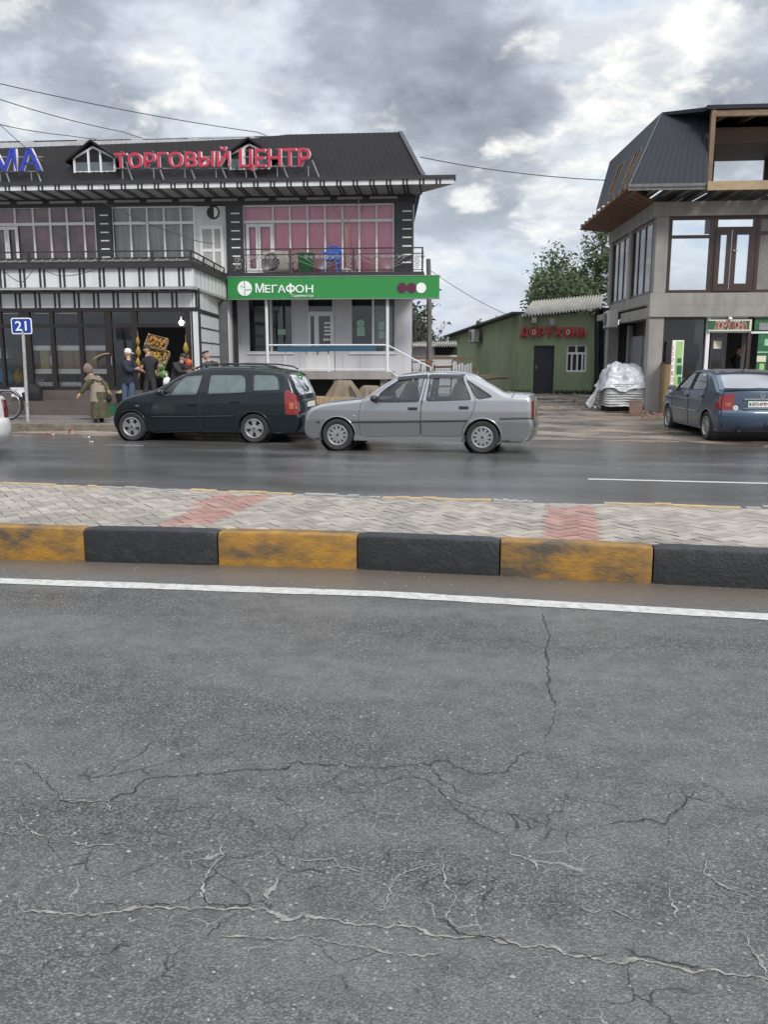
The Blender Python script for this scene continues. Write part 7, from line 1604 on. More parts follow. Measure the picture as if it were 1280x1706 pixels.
    m.build('eyes', M['hair_dark'], P, smooth='all'); m = MB(); m.X = X0; m.tube([(-.024, .076, -.058), (0, .086, -.055), (.024, .076, -.058)], [.003, .007, .003], 6); m.build('mouth', M['lips'], P, smooth='all')
    if hat:
        m = MB(); m.X = X0
        if hat == 'cap': m.lathe([(.088, .02), (.089, .06), (.075, .105), (.04, .128), (.0, .133)], (0, -.005, 0), 'z', 18); m.prism([(.07 * math.cos(t), .06 + .10 * math.sin(t), .025) for t in [math.pi * k / 10 for k in range(11)]], (0, 0, .012)); m.build('cap', M['cloth_white'], P, smooth=True)
        elif hat == 'skullcap':
            m.lathe([(.086, .035), (.088, .095), (.078, .108), (.0, .115)], (0, -.01, 0), 'z', 18); h = m.build('skullcap', M['cloth_black'], P, smooth=True); m = MB(); m.X = X0; m.lathe([(.089, .036), (.090, .052)], (0, -.01, 0), 'z', 18, cap=False); m.build('cap_band', M['cloth_pale'], h)
        elif hat == 'hair': m.grid(lambda a, b: Vector((math.sin(b * 1.9) * math.sin(a * 2 * math.pi) * .083, math.sin(b * 1.9) * math.cos(a * 2 * math.pi) * (.098 if math.cos(a * 2 * math.pi) < 0 else .088) - .006, .03 + math.cos(b * 1.9) * .100 * (1 if math.cos(a * 2 * math.pi) < .2 else .9))), 24, 8); m.build('hair', M['hair_dark'], P, smooth='all')
        elif hat == 'scarf':
            m.grid(lambda a, b: Vector((math.sin(.25 + b * 2.2) * math.sin(-2.35 + a * 4.7 + math.pi) * .098, math.sin(.25 + b * 2.2) * math.cos(-2.35 + a * 4.7 + math.pi) * .112 - .008, math.cos(.25 + b * 2.2) * .142)), 28, 10); m.X = None
            n_ = J['neck']; c = J['chest']; m.grid(lambda a, b: n_.lerp(c, b * .9) + Vector((math.cos(a * 2 * math.pi) * (.085 + .13 * b), math.sin(a * 2 * math.pi) * (.085 + .10 * b), .02 * math.sin(a * 25) * b)), 28, 5); m.build('headscarf', M['cloth_tan'], P, smooth='all')
    return P
mat('lips', (.30, .10, .09), .5); mat('cloth_white', (.70, .70, .68), .7); mat('cloth_black', (.012, .012, .014), .8, var=.4); mat('cloth_pale', (.40, .40, .33), .8); mat('cloth_tan', (.21, .155, .115), .85, var=.8, vscale=30, col2=(.13, .095, .07))
mat('cloth_beige', (.27, .225, .18), .85, var=.6, vscale=14, col2=(.22, .18, .14)); mat('cloth_green', (.026, .028, .014), .8, var=.95, vscale=38, col2=(.115, .095, .04), lo=.45, hi=.58); mat('cloth_navy', (.012, .018, .034), .8, var=.5); mat('cloth_jeans', (.055, .085, .15), .8, var=.6, vscale=9, col2=(.035, .055, .10)); mat('cloth_charcoal', (.022, .021, .022), .8, var=.5); mat('leather_black', (.016, .017, .018), .42, var=.5, vscale=14, bump=.5, bscale=12)
def joints(base, D, pts, height_px=None):
    """joints given as photo columns/rows with a depth step (m) -> the figure's own metres"""
    foot = atd(base[0], base[1], D); fw2 = Vector((FW[0], FW[1], 0)).normalized(); J = {'at': (foot.x, foot.y, foot.z)}
    for k, (x, y, dy) in pts.items(): J[k] = atd(x, y, D + dy) - foot
    return J
D0 = 20.2
f = onz(166, 703, .17); D0 = (f - Vector(CC)).dot(Vector(FW))
woman = joints((166, 703), D0, dict(pelvis=(166, 657, 0), spine=(162, 646, 0), chest=(156, 634, 0), neck=(151, 625, -.02), skull=(147, 619, -.04), head=(146, 615.5, -.05), sh_a=(149, 634, -.12), el_a=(140, 648, -.16), wr_a=(133, 657, -.18), sh_b=(165, 631, .10), el_b=(175, 641, .05), wr_b=(181, 652, -.02),
    hip_a=(163, 661, -.06), kn_a=(161, 680, -.1), an_a=(163, 699, -.05), toe_a=(156, 702, -.08), hip_b=(169, 661, .06), kn_b=(169, 679, .02), an_b=(172, 697, .1), toe_b=(166, 701, .06)))
W_ = person('stooping woman in tan headscarf and beige vest over a green patterned dress', woman, R(125), R(-18), [('dress', 'cloth_green', 'top', .022), ('skirt', 'cloth_green', 'skirt', 0), ('vest', 'cloth_beige', 'vest', .042), ('shoes', 'cloth_black', 'shoes', 0)], 'scarf')
b = empty('handbag', atd(181, 660, D0 - .05), 0, 'small dark handbag hanging from the stooping woman\'s hand', 'bag'); m = MB(); m.blob((0, 0, -.06), .085, .05, .085, 10, .1, 3); m.build('pouch', M['cloth_black'], b, smooth='all'); m = MB(); m.tube([(-.05, 0, 0), (-.02, 0, .07), (.02, 0, .07), (.05, 0, 0)], .008, 5); m.build('strap', M['cloth_black'], b)
def stand(x, ytop, D, zfoot, lean=0.0, w=1.0):
    """upright joints for a figure at photo column x; tweak afterwards"""
    yf = 600 + (EYE - zfoot) * FPX / D; H_ = yf - ytop; g = lambda f, dx=0, dy=0: (x + dx * H_ + lean * f * H_, yf - H_ * f, dy)
    return (x, yf), dict(pelvis=g(.52), spine=g(.62), chest=g(.76), neck=g(.855), skull=g(.89), head=g(.93), sh_a=g(.80, -.115), el_a=g(.62, -.15), wr_a=g(.48, -.13), sh_b=g(.80, .115), el_b=g(.62, .15), wr_b=g(.48, .13), hip_a=g(.49, -.05), kn_a=g(.27, -.055), an_a=g(.045, -.05), toe_a=g(.015, -.055, -.16), hip_b=g(.49, .05), kn_b=g(.27, .055), an_b=g(.045, .05), toe_b=g(.015, .06, -.14))
D1 = 21.6
b, J = stand(214, 580, D1, .18); J.update(sh_a=(207, 603, -.12), el_a=(214, 619, -.22), wr_a=(226, 615, -.12), sh_b=(219, 602, .16), el_b=(228, 614, .2), wr_b=(235, 617, .16), head=(213, 589, .02), toe_a=(b[0] + 4, b[1] - 1.5, .05), toe_b=(b[0] + 10, b[1] - 1.5, .08))
person('man in white cap, navy jacket and blue jeans standing by the fruit stall', joints(b, D1, J), R(-80), R(-12), [('jacket', 'cloth_navy', 'top', .038), ('jeans', 'cloth_jeans', 'trousers', .008), ('shoes', 'cloth_black', 'shoes', 0)], 'cap')
D1 = 21.8
b, J = stand(250, 572, D1, .18, .0); J.update(head=(244, 582, .02), neck=(246.5, 591, 0), sh_a=(240, 599, -.02), el_a=(236, 613, -.02), wr_a=(232.5, 623, .08), sh_b=(260, 600, .02), el_b=(265, 611, .12), wr_b=(263, 622, .24), toe_a=(b[0] - 6, b[1] - 3, .16), toe_b=(b[0] + 6, b[1] - 3, .16))
person('man in black T-shirt and dark trousers with his back turned at the fruit stall', joints(b, D1, J), R(25), R(-15), [('tee_shirt', 'cloth_black', 'tee', .026), ('trousers', 'cloth_charcoal', 'trousers', .022), ('shoes', 'cloth_black', 'shoes', 0)], 'hair')
D1 = 22.0
b, J = stand(291, 588, D1, .18); J.update(pelvis=(291, 634, 0), spine=(292, 624, 0), chest=(298, 611, 0), neck=(303, 603, .02), skull=(305, 600, .03), head=(305.5, 596.5, .04), sh_a=(292, 607, -.16), el_a=(300, 621, -.26), wr_a=(313, 619, -.28), sh_b=(305, 608, .15), el_b=(313, 617, .12), wr_b=(323, 614, .05))
person('man in dark jacket bending over the red bags at the stall', joints(b, D1, J), R(-70), R(-28), [('jacket', 'cloth_charcoal', 'top', .03), ('trousers', 'cloth_navy', 'trousers', .02), ('shoes', 'cloth_black', 'shoes', 0)], 'hair')
D1 = 20.9
b, J = stand(350, 583, D1, .18); J.update(head=(343.5, 593, 0), neck=(347, 601, 0), skull=(345, 598, 0), chest=(351, 609, 0), sh_a=(341, 607, -.12), el_a=(338, 622, -.16), wr_a=(336, 632, -.3), sh_b=(360, 605, .12), el_b=(361, 622, .14), wr_b=(354, 633, -.1), toe_a=(b[0] - 8, b[1] - 2, 0), toe_b=(b[0] - 6, b[1] - 2, .05))
person('man in black skullcap and leather jacket behind the estate car', joints(b, D1, J), R(85), R(-20), [('jacket', 'leather_black', 'top', .035), ('trousers', 'cloth_charcoal', 'trousers', .02), ('shoes', 'cloth_black', 'shoes', 0)], 'skullcap')
D1 = 25.2
b, J = stand(1232, 576, D1, .12); J.update(el_a=(1226, 601, -.1), wr_a=(1229, 588, -.2))
person('shopkeeper in dark clothes standing in the open pharmacy doorway', joints(b, D1, J), R(170), R(-5), [('jacket', 'cloth_charcoal', 'top', .025), ('trousers', 'cloth_charcoal', 'trousers', .02), ('shoes', 'cloth_black', 'shoes', 0)], 'hair')
# ------------------------------------------------------------------ things in and around the shops
def local(fr, px, py, v): q = fr.at(px, py, v); return fr.o + fr.u * q.x + fr.n * v + Vector((0, 0, q.z))
mat('banana', (.36, .23, .035), .5, var=.8, vscale=14, col2=(.24, .14, .03)); mat('orange_fruit', (.29, .11, .018), .5, var=.8, vscale=12, col2=(.30, .20, .04)); mat('melon_green', (.04, .12, .03), .35, var=.95, vscale=9, col2=(.22, .34, .12), stretch=(6, 6, .5), lo=.45, hi=.55)
mat('bag_red', (.42, .05, .03), .5, var=.8, vscale=16, col2=(.5, .17, .04)); mat('bag_blue', (.02, .17, .36), .4, var=.7, vscale=6, col2=(.05, .28, .5)); mat('grain_tan', (.34, .24, .14), .9, var=.5, vscale=12, col2=(.25, .17, .1)); mat('grain_brown', (.16, .08, .05), .9); mat('grain_yellow', (.42, .33, .14), .9); mat('potato', (.42, .34, .16), .8, var=.5)
vF_ = vF
def crate(px, py, v, w, d, h, tilt, fruit, label, roll=0.0, nf=26):
    p = local(SH, px, py, v); o = empty('fruit_crate', p, SH.h, label, 'crate', 'fruit crates in the open shop front'); o.rotation_euler = (tilt, roll, SH.h)
    m = MB()
    for z in (.01, h * .5): m.box(-w / 2, w / 2, -d / 2, -d / 2 + .012, z, z + h * .38); m.box(-w / 2, w / 2, d / 2 - .012, d / 2, z, z + h * .38); m.box(-w / 2, -w / 2 + .012, -d / 2, d / 2, z, z + h * .38); m.box(w / 2 - .012, w / 2, -d / 2, d / 2, z, z + h * .38)
    m.box(-w / 2, w / 2, -d / 2, d / 2, 0, .012)
    for sx in (-1, 1):
        for sy in (-1, 1): m.box(sx * (w / 2 - .03) - .02, sx * (w / 2 - .03) + .02, sy * (d / 2 - .03) - .02, sy * (d / 2 - .03) + .02, 0, h + .02)
    m.build('box', M['wood_pale'], o)
    m = MB(); r = random.Random(int(px * 7 + py)); s = .05
    for k in range(nf):
        x, y = r.uniform(-w / 2 + .06, w / 2 - .06), r.uniform(-d / 2 + .06, d / 2 - .06)
        if fruit == 'banana': a = r.uniform(0, 3.1); m.tube([(x + .10 * t * math.cos(a), y + .10 * t * math.sin(a), h * .8 + .05 * (1 - t * t)) for t in (-1, -.5, 0, .5, 1)], [.010, .02, .022, .02, .010], 6)
        else: m.blob((x, y, h * .85), s, s, s, 8)
    m.build('fruit', M[fruit], o, smooth='all'); return o
crate(262, 574, -5.15, .58, .38, .16, R(62), 'orange_fruit', 'upper tilted crate of oranges hanging in the open shop front', R(14))
crate(264, 596, -5.15, .58, .42, .16, R(60), 'banana', 'lower tilted crate of bananas under the orange crate', R(16))
def bananas(px, py, v, label, s=1.0):
    o = empty('banana_bunch', local(SH, px, py, v), SH.h, label, 'bananas', 'banana bunches hung at the stall'); m = MB(); r = random.Random(int(px + py))
    for k in range(7):
        a = -1.1 + 2.2 * k / 6; m.tube([(math.sin(a) * t * .065 * s, -.03 * math.sin(t * 3), .12 * s - t * .27 * s + .10 * abs(a) * t * t) for t in (0, .25, .5, .75, 1)], [.008 * s, .02 * s, .023 * s, .02 * s, .008 * s], 6)
    m.build('fruit', M['banana'], o, smooth='all'); m = MB(); m.tube([(0, 0, .1 * s), (0, 0, .26 * s)], .012, 6); m.build('stalk', M['wood'], o)
bananas(230, 568, -5.45, 'topmost banana bunch hung on the door post left of the crates'); bananas(231, 585, -5.45, 'middle banana bunch on the door post behind the capped man', 1.2); bananas(230.5, 604, -5.45, 'lowest banana bunch on the door post above the capped man\'s hands', 1.2); bananas(310, 579, -5.5, 'banana bunch hanging alone by the right post over the red bags', 1.3)
def stall(): 
    a = SH.at(236, 632, -5.0); b = SH.at(312, 632, -5.0); o = empty('fruit_stall', SH.o + SH.u * ((a.x + b.x) / 2) + SH.n * -4.95 + Vector((0, 0, .2)), SH.h, 'low dark stall table in the open shop front under the fruit', 'stall'); w = b.x - a.x
    m = MB(); m.box(-w / 2, w / 2, -.3, .3, .50, .55); m.build('table_top', M['wood'], o); m = MB(); m.box(-w / 2, w / 2, -.28, -.26, .0, .50); m.build('front_panel', M['dark_interior'], o)
    m = MB()
    for sx in (-1, 1):
        for sy in (-1, 1): m.box(sx * (w / 2 - .05) - .03, sx * (w / 2 - .05) + .03, sy * .25 - .03, sy * .25 + .03, 0, .5)
    m.pieces('leg', M['wood_grey'], o)
stall()
for px, py, r_, lab in ((268.5, 611, .115, 'upper striped watermelon on the stall, right of the man in black'), (273, 624, .12, 'lower striped watermelon on the stall below the other melon'), (262, 622, .10, 'watermelon half hidden behind the man in black')):
    o = empty('watermelon', local(SH, px, py, -5.28), SH.h, lab, 'watermelon', 'watermelons on the stall'); m = MB(); m.blob((0, 0, 0), r_ * 1.15, r_, r_, 16, m=10); m.build('rind', M['melon_green'], o, smooth='all'); m = MB(); m.tube([(0, 0, r_ * .97), (.02, 0, r_ + .03)], .008, 5); m.build('stem', M['wood'], o)
for px, py, s, mt, lab in ((314, 604, .10, 'bag_red', 'red net bag of fruit hanging by the right post of the stall'), (308, 628, .09, 'bag_red', 'orange and red bag standing low on the stall near the estate car'), (252, 636, .09, 'bag_red', 'reddish bag in the shade behind the man in black'), (278, 637, .12, 'white_plastic', 'white plastic bag on the stall below the melons'), (10, 628, .26, 'bag_blue', 'bright blue sack in the shop window at the left edge'), (31, 630, .17, 'banana', 'yellow bag in the shop window beside the blue sack'), (55, 660, .30, 'cloth_black', 'black sack standing on the step behind the road sign pole')):
    o = empty('bag', local(SH, px, py, -5.42 if px > 240 else -5.0 if px < 40 else -5.7), SH.h, lab, 'bag'); m = MB(); m.blob((0, 0, 0), s, s * .7, s * 1.15, 14, .4, int(px), 9); m.build('sack', M[mt], o, smooth='all'); m = MB(); m.lathe([(s * .2, 0), (s * .1, .05), (s * .22, .1)], (0, 0, s * 1.05), 'z', 10); m.build('tied_neck', M[mt], o, smooth='all')
# counters behind the glass: white rims, bins of grain
def counter(x0, x1, bins, label, v=-5.14):
    a, b = SH.at(x0, 600, v), SH.at(x1, 600, v); zs = [SH.Z(y, v, 110) for y in (576, 584, 615, 623, 637, 651)]; w = b.x - a.x
    o = empty('shop_counter', SH.o + SH.u * a.x + SH.n * v, SH.h, label, 'counter', 'grain counters behind the shop glass')
    m = MB(); m.box(0, w, 0, .5, zs[1], zs[0]); m.build('upper_rim', M['counter_white'], o); m = MB(); m.box(0, w, 0, .5, zs[3], zs[2]); m.build('lower_rim', M['counter_white'], o); m = MB(); m.box(.02, w - .02, .04, .5, zs[5] - .1, zs[4]); m.build('base', M['counter_white'], o)
    x = .0
    for f, mt in bins: m = MB(); m.box(x + .01, x + f * w - .01, .03, .45, zs[2] + .002, zs[1] - .002); m.build('bin', M[mt], o); x += f * w
counter(53, 85, ((.4, 'grain_brown'), (.5, 'grain_yellow'), (.1, 'grain_tan')), 'leftmost grain counter with a yellow bin behind the glass')
counter(96, 133, ((.2, 'grain_tan'), (.5, 'grain_tan'), (.3, 'grain_tan')), 'middle grain counter filled with tan grain behind the glass'); counter(140, 178, ((.55, 'grain_tan'), (.45, 'grain_brown')), 'right grain counter with tan and brown bins behind the stooping woman')
o = empty('metal_pan', local(SH, 69, 634, -5.0), SH.h, 'round dull metal pan leaning inside the shop window', 'pan'); m = MB(); m.lathe([(0, .02), (.16, .01), (.19, -.02)], (0, 0, 0), 'y', 24, cap=False); m.build('dish', M['steel_grey'], o, smooth='all'); m = MB(); m.lathe([(0, -.02), (.03, -.015), (.035, 0)], (0, 0, 0), 'y', 10); m.build('knob', M['chrome'], o)
o = empty('paper_stack', local(SH, 8, 590, -4.9), SH.h, 'stack of white boxes in the shop window above the blue sack', 'box'); m = MB(); 
for k in range(4): m.box(-.14, .14 - .02 * k, -.1, .1, .075 * k - .12, .075 * k - .06)
m.build('carton', M['white_plastic'], o)
o = empty('white_box', local(SH, 35, 655, -5.75), SH.h, 'white foam box on the step behind the bicycle', 'box'); m = MB(); m.box(-.24, .2, -.1, .1, -.1, .12); m.build('body', M['white_plastic'], o, bevel=.01); m = MB(); m.box(-.25, .21, -.11, .11, .122, .15); m.build('lid', M['white_plastic'], o)
o = empty('bucket', local(SH, 203, 664, -5.75), SH.h, 'dark bucket heaped with potatoes beside the man in jeans', 'bucket'); m = MB(); m.lathe([(.13, -.12), (.17, .12), (.18, .14), (.16, .13), (.13, .08)], (0, 0, 0), 'z', 20); m.build('pail', M['dark_plastic'], o, smooth=True); m = MB(); r = random.Random(2)
for k in range(22): a = r.uniform(0, 6.3); q = r.uniform(0, .12); m.blob((q * math.cos(a), q * math.sin(a), .15 + .05 * (1 - q / .12)), .04, .034, .03, 7)
m.build('potatoes', M['potato'], o, smooth='all')
o = empty('green_crate', local(SH, 196, 690, -6.1), SH.h, 'green plastic crate on the pavement behind the estate car bonnet', 'crate'); m = MB()
for z in (0, .08, .16): m.box(-.25, .25, -.17, -.16, z, z + .055); m.box(-.25, .25, .16, .17, z, z + .055); m.box(-.25, -.24, -.16, .16, z, z + .055); m.box(.24, .25, -.16, .16, z, z + .055)
m.box(-.25, .25, -.17, .17, -.01, -.001); mat('plastic_green', (.02, .16, .07), .45); m.build('crate_body', M['plastic_green'], o)
o = empty('lamp', local(SH, 302, 538, -5.36), SH.h, 'glowing white bulb under the shop header at the fruit stall', 'lamp'); mat('bulb', (.9, .9, .9), .3, emit=((1, .98, .95), 5)); m = MB(); m.blob((0, 0, 0), .065, .065, .075, 12); m.build('bulb', M['bulb'], o, smooth='all'); m = MB(); m.tube([(0, 0, .06), (0, 0, .16)], .025, 8); m.build('socket', M['white_plastic'], o)
wp_ = [local(SH, x, y, -5.44) for x, y in ((153, 603), (158, 597), (166, 592.5), (174, 590), (182, 589))]
o = tag(MB(), None) if False else None
m = MB(); m.tube(wp_, .018, 6); tag(m.build('hose', M['potato'], smooth='all'), 'bent pale hose arching behind the stooping woman\'s head', 'hose')
# ---- road number sign
p = onz(46.5, 703, .16); D = (p - Vector(CC)).dot(Vector(FW)); o = empty('road_sign', p, R(6), 'blue number 21 sign on a leaning grey pole by the kerb', 'sign')
top = atd(37, 530, D) - p; rot = Matrix.Rotation(-R(6), 3, 'Z'); top = rot @ top
m = MB(); m.tube([(0, 0, -.1), tuple(top)], .04, 12); mat('pole_grey', (.36, .36, .36), .6, var=.8, vscale=9, col2=(.20, .18, .16)); m.build('pole', M['pole_grey'], o, smooth=True)
k = D / FPX; c = rot @ (atd(37.5, 543.5, D) - p); w, h = 35.5 * k, 26.5 * k
def rrect(w, h, r, n=5): return rounded([(-w / 2, -h / 2), (w / 2, -h / 2), (w / 2, h / 2), (-w / 2, h / 2)], r, n)
m = MB(); m.prism([(c.x + x, c.y - .05, c.z + y) for x, y in rrect(w, h, .06)], (0, .012, 0)); m.build('border', M['sign_white'], o); mat('sign_blue', (.010, .045, .30), .35)
m = MB(); m.prism([(c.x + x, c.y - .054, c.z + y) for x, y in rrect(w - .05, h - .05, .045)], (0, .003, 0)); m.build('panel', M['sign_blue'], o)
text_mesh('lettering', '21', M['sign_white'], o, c.x - .155, c.x + .13, c.z - .11, c.z + .115, c.y - .0545, .004, .012)
m = MB(); m.box(c.x - .08, c.x + .08, c.y - .037, c.y - .0, c.z - .03, c.z + .03); m.build('clamp', M['steel_grey'], o)
# ---- bicycle at the left edge
p = onz(15, 699.5, .165); D = (p - Vector(CC)).dot(Vector(FW)); bk = empty('bicycle', p, R(4), 'black bicycle with carrier standing on the pavement at the left edge', 'bicycle'); rw = 24.3 * D / FPX
def bwheel(x):
    W = empty('wheel', (x, 0, rw)); W.parent = bk; m = MB(); m.tube([(rw * .97 * math.cos(t), 0, rw * .97 * math.sin(t)) for t in [2 * math.pi * k / 40 for k in range(41)]], .019, 8, False); m.build('tyre', M['rubber'], W, smooth='all')
    m = MB(); m.tube([(rw * .89 * math.cos(t), 0, rw * .89 * math.sin(t)) for t in [2 * math.pi * k / 40 for k in range(41)]], .013, 6, False); m.build('rim', M['chrome'], W, smooth='all')
    m = MB(); m.lathe([(.02, -.05), (.03, -.05), (.03, .05), (.02, .05)], (0, 0, 0), 'y', 12)
    for k in range(28): a = 2 * math.pi * k / 28; m.tube([(.02 * math.cos(a + .6), (-1) ** k * .03, .02 * math.sin(a + .6)), (rw * .89 * math.cos(a), 0, rw * .89 * math.sin(a))], .0022, 4, False)
    m.build('spokes', M['steel_grey'], W)
bwheel(0); bwheel(-1.05)
m = MB(); A0, BB, ST, HD, FH = (0, 0, rw), (-.45, 0, .28), (-.28, 0, .78), (-.86, 0, .82), (-1.05, 0, rw)
for a, b in ((BB, ST), (ST, (-.84, 0, .76)), (BB, (-.88, 0, .68)), (HD, (-.90, 0, .62)), ((-.90, 0, .62), FH)): m.tube([a, b], .017, 8)
for sy in (-.05, .05):
    for a, b in ((BB, A0), (ST, A0)): m.tube([a, (b[0], sy, b[2])], .011, 6)
m.build('frame', M['black_metal'], bk, smooth='all')
m = MB(); m.blob((-.25, 0, .90), .14, .08, .04, 12); m.build('saddle', M['cloth_black'], bk, smooth='all'); m = MB(); m.tube([ST, (-.26, 0, .88)], .014, 6); m.tube([HD, (-.83, 0, .98)], .014, 6); m.tube([(-.70, -.28, 1.0), (-.83, -.2, .98), (-.83, .2, .98), (-.70, .28, 1.0)], .012, 6); m.build('handlebar', M['chrome'], bk)
m = MB(); 
for y in (-.06, 0, .06): m.tube([(-.20, y, .73), (.24, y, .73)], .008, 5)
m.tube([(.24, -.06, .73), (.24, .06, .73)], .008, 5); m.tube([(.0, -.06, rw), (.12, -.06, .73)], .007, 5); m.tube([(.0, .06, rw), (.12, .06, .73)], .007, 5); m.build('carrier', M['chrome'], bk)
m = MB(); m.grid(lambda a, b: (math.cos(-.3 + 2.2 * a) * (rw + .035), -.035 + .07 * b, rw + math.sin(-.3 + 2.2 * a) * (rw + .035)), 20, 2); m.build('mudguard', M['black_metal'], bk, smooth='all'); m = MB(); m.tube([(-.45, -.12, .28), (-.45, .12, .28)], .014, 6); m.lathe([(0, -.06), (.10, -.06), (.10, -.05)], (-.45, 0, .28), 'y', 16); m.build('crank', M['steel_grey'], bk)
# ---- balcony things
zb_ = zf
def onb(px, v): return SH.o + SH.u * SH.U(px, v, 450) + SH.n * v + Vector((0, 0, zb_))
ac = ac_unit(onb(462, -.62), SH.h, 'old dirty air conditioner unit standing on the balcony floor', w=.82, h=.68, d=.34, mt='ac_old'); 
o = empty('waste_bin', onb(511, -.75), SH.h, 'dark green plastic bin on the balcony between air conditioner and blue chair', 'bin'); m = MB(); m.hexa([(-.18, -.16, 0), (.18, -.16, 0), (.18, .16, 0), (-.18, .16, 0), (-.26, -.22, .60), (.24, -.22, .60), (.24, .22, .60), (-.26, .22, .60)]); mat('bin_green', (.008, .10, .03), .4); m.build('body', M['bin_green'], o, bevel=.02); m = MB(); m.box(-.28, .26, -.24, .24, .602, .63); m.build('rim', M['bin_green'], o)
o = empty('plastic_chair', onb(553, -.75), SH.h + R(170), 'blue plastic armchair on the balcony', 'chair'); mat('chair_blue', (.02, .13, .52), .4)
m = MB(); m.box(-.22, .22, -.20, .22, .40, .43); m.build('seat', M['chair_blue'], o, bevel=.01)
m = MB()
for k in range(5): m.box(-.20 + k * .085, -.145 + k * .085, -.225, -.20, .44, .80)
m.tube([(-.23, -.21, .44), (-.24, -.23, .74), (-.16, -.24, .85), (0, -.245, .88), (.16, -.24, .85), (.24, -.23, .74), (.23, -.21, .44)], .028, 8); m.build('backrest', M['chair_blue'], o)
for sx in (-1, 1):
    m = MB(); m.tube([(sx * .24, -.2, .66), (sx * .27, .1, .66), (sx * .26, .22, .60), (sx * .24, .22, .42)], .024, 8); m.build('armrest', M['chair_blue'], o, smooth='all')
    for sy in (-1, 1): m = MB(); m.tube([(sx * .20, sy * .19, .40), (sx * .25, sy * .24, .0)], .024, 8); m.build('leg', M['chair_blue'], o)
o = empty('forked_stick', onb(578, -.55), SH.h, 'bare forked stick standing on the balcony right of the blue chair', 'stick'); k = 27 / FPX
m = MB(); m.tube([(0, 0, 0), (.0, 0, 1.30), (-.02, 0, 1.55)], [.018, .016, .014], 6); m.tube([(-.02, 0, 1.5), (-.28, 0, 1.86), (-.46, 0, 2.15)], .013, 6); m.tube([(-.02, 0, 1.5), (.2, 0, 1.85), (.40, 0, 2.26)], .013, 6); m.tube([(0, 0, 1.5), (-.01, 0, 1.95)], .010, 5); m.tube([(.38, 0, 2.18), (.405, 0, 2.30)], .022, 6); m.build('branch', M['potato'], o, smooth='all')
m = MB(); 
for k in range(12): rr = random.Random(k); m.blob((rr.uniform(-.22, .22), rr.uniform(-.12, .12), .05 + .1 * rr.random()), .08, .06, .05, 7, .5, k)
m.build('rag_heap', M['cloth_pale'], o, smooth='all')
# ---- cart with tarpaulins under the porch
D = 23.4; p = atd(572, 676, D); gz_ = ground_z(p.x, p.y); o = empty('market_cart', (p.x, p.y, gz_), R(6), 'pale wooden market cart standing under the concrete porch', 'cart'); k = D / FPX; zt_ = p.z + 16 * k - gz_ 
m = MB()
for q in range(14): m.box(-1.05 + .15 * q, -1.05 + .15 * q + .142, -.5, -.46, zt_ - .20, zt_ - .004 * (q % 3))
m.box(-1.05, 1.05, -.46, .55, zt_ - .08, zt_ - .03); m.build('plank_side', M['wood_pale'], o)
m = MB()
for sx in (-.9, .9):
    for sy in (-.4, .45): m.box(sx - .05, sx + .05, sy - .05, sy + .05, -.1, zt_ - .2)
m.pieces('leg', M['wood'], o)
mat('tarp_brown', (.20, .155, .11), .85, var=.6, vscale=4, col2=(.13, .10, .07), bump=.3)
def mound(px, py, D_, w, d, h, label, top=.25, seed=1, folds=12, mt='tarp_brown', amp=.10):
    q = atd(px, py, D_); oo = empty('tarpaulin', q, R(6), label, 'tarpaulin'); r = random.Random(seed)
    def f(a, b):
        th = a * 2 * math.pi; rad = top + (1 - top) * b ** .8; fl = 1 + amp * b * math.sin(th * folds + 2 * math.sin(th * 3 + seed)); z = h * (1 - b ** 1.35) + .03 * mnoise.noise(Vector((math.cos(th) * 2, math.sin(th) * 2, b * 3 + seed)))
        return (math.cos(th) * w / 2 * rad * fl, math.sin(th) * d / 2 * rad * fl, z)
    m = MB(); m.grid(f, 120, 14); m.poly([f(k / 60, 0) for k in range(60)]); m.build('cover', M[mt], oo, smooth='all'); return oo
o1 = mound(573, 662, 23.3, .98, .8, .46, 'brown cloth cover draped in folds over goods on the market cart', .30, 2); mound(617, 662, 23.5, .85, .7, .32, 'lower crumpled brown cover behind the silver car roofline', .45, 5, 9)
m = MB(); m.tube([(.2, -.3, .32), (.34, -.42, .10), (.42, -.5, -.04)], .025, 6); m.build('rope', M['black_metal'], o1)
# ---- silver tarpaulin heap outside the unfinished building
D = 24.7; p = atd(1038, 668, D); gz_ = ground_z(p.x, p.y) + .12; hp = empty('covered_heap', (p.x, p.y, gz_), R(5), 'bulky heap wrapped in crumpled silver sheeting beside the corner column', 'heap'); k = D / FPX
mat('silver_sheet', (.55, .56, .58), .42, metal=.15, var=.8, vscale=5, col2=(.36, .365, .38), bump=.8, bscale=9); mat('ribbed_sheet', (.55, .56, .56), .5, metal=.3, var=.8, vscale=4, col2=(.27, .27, .26), bump=.3)
Wd = 88 * k; hh = (676 - 640) * k; ht = (676 - 607) * k
m = MB(); n = 64
def lower(a, b): 
    th = a * 2 * math.pi; z = b * hh; c_, s_ = math.cos(th), math.sin(th); sq = 1 / max(abs(c_), abs(s_)) ** .75; rib = .018 * math.sin(b * 2 * math.pi * 9); j = .05 * mnoise.noise(Vector((c_ * 2, s_ * 2, b * 4)))
    return (c_ * (Wd / 2 * sq * .86 + rib + j), s_ * (.75 * sq + rib + j), z + .05 * mnoise.noise(Vector((c_ * 3, s_ * 3, 7))) * (1 - b))
m.grid(lower, n, 54); b0 = MB(); b0.box(-Wd * .36, Wd * .36, -.5, .5, -.14, .03); b0.build('dark_support', M['dark_interior'], hp); m.build('ribbed_side', M['ribbed_sheet'], hp, smooth='all')  # support coloured black for the shadow beneath the heap
m = MB()
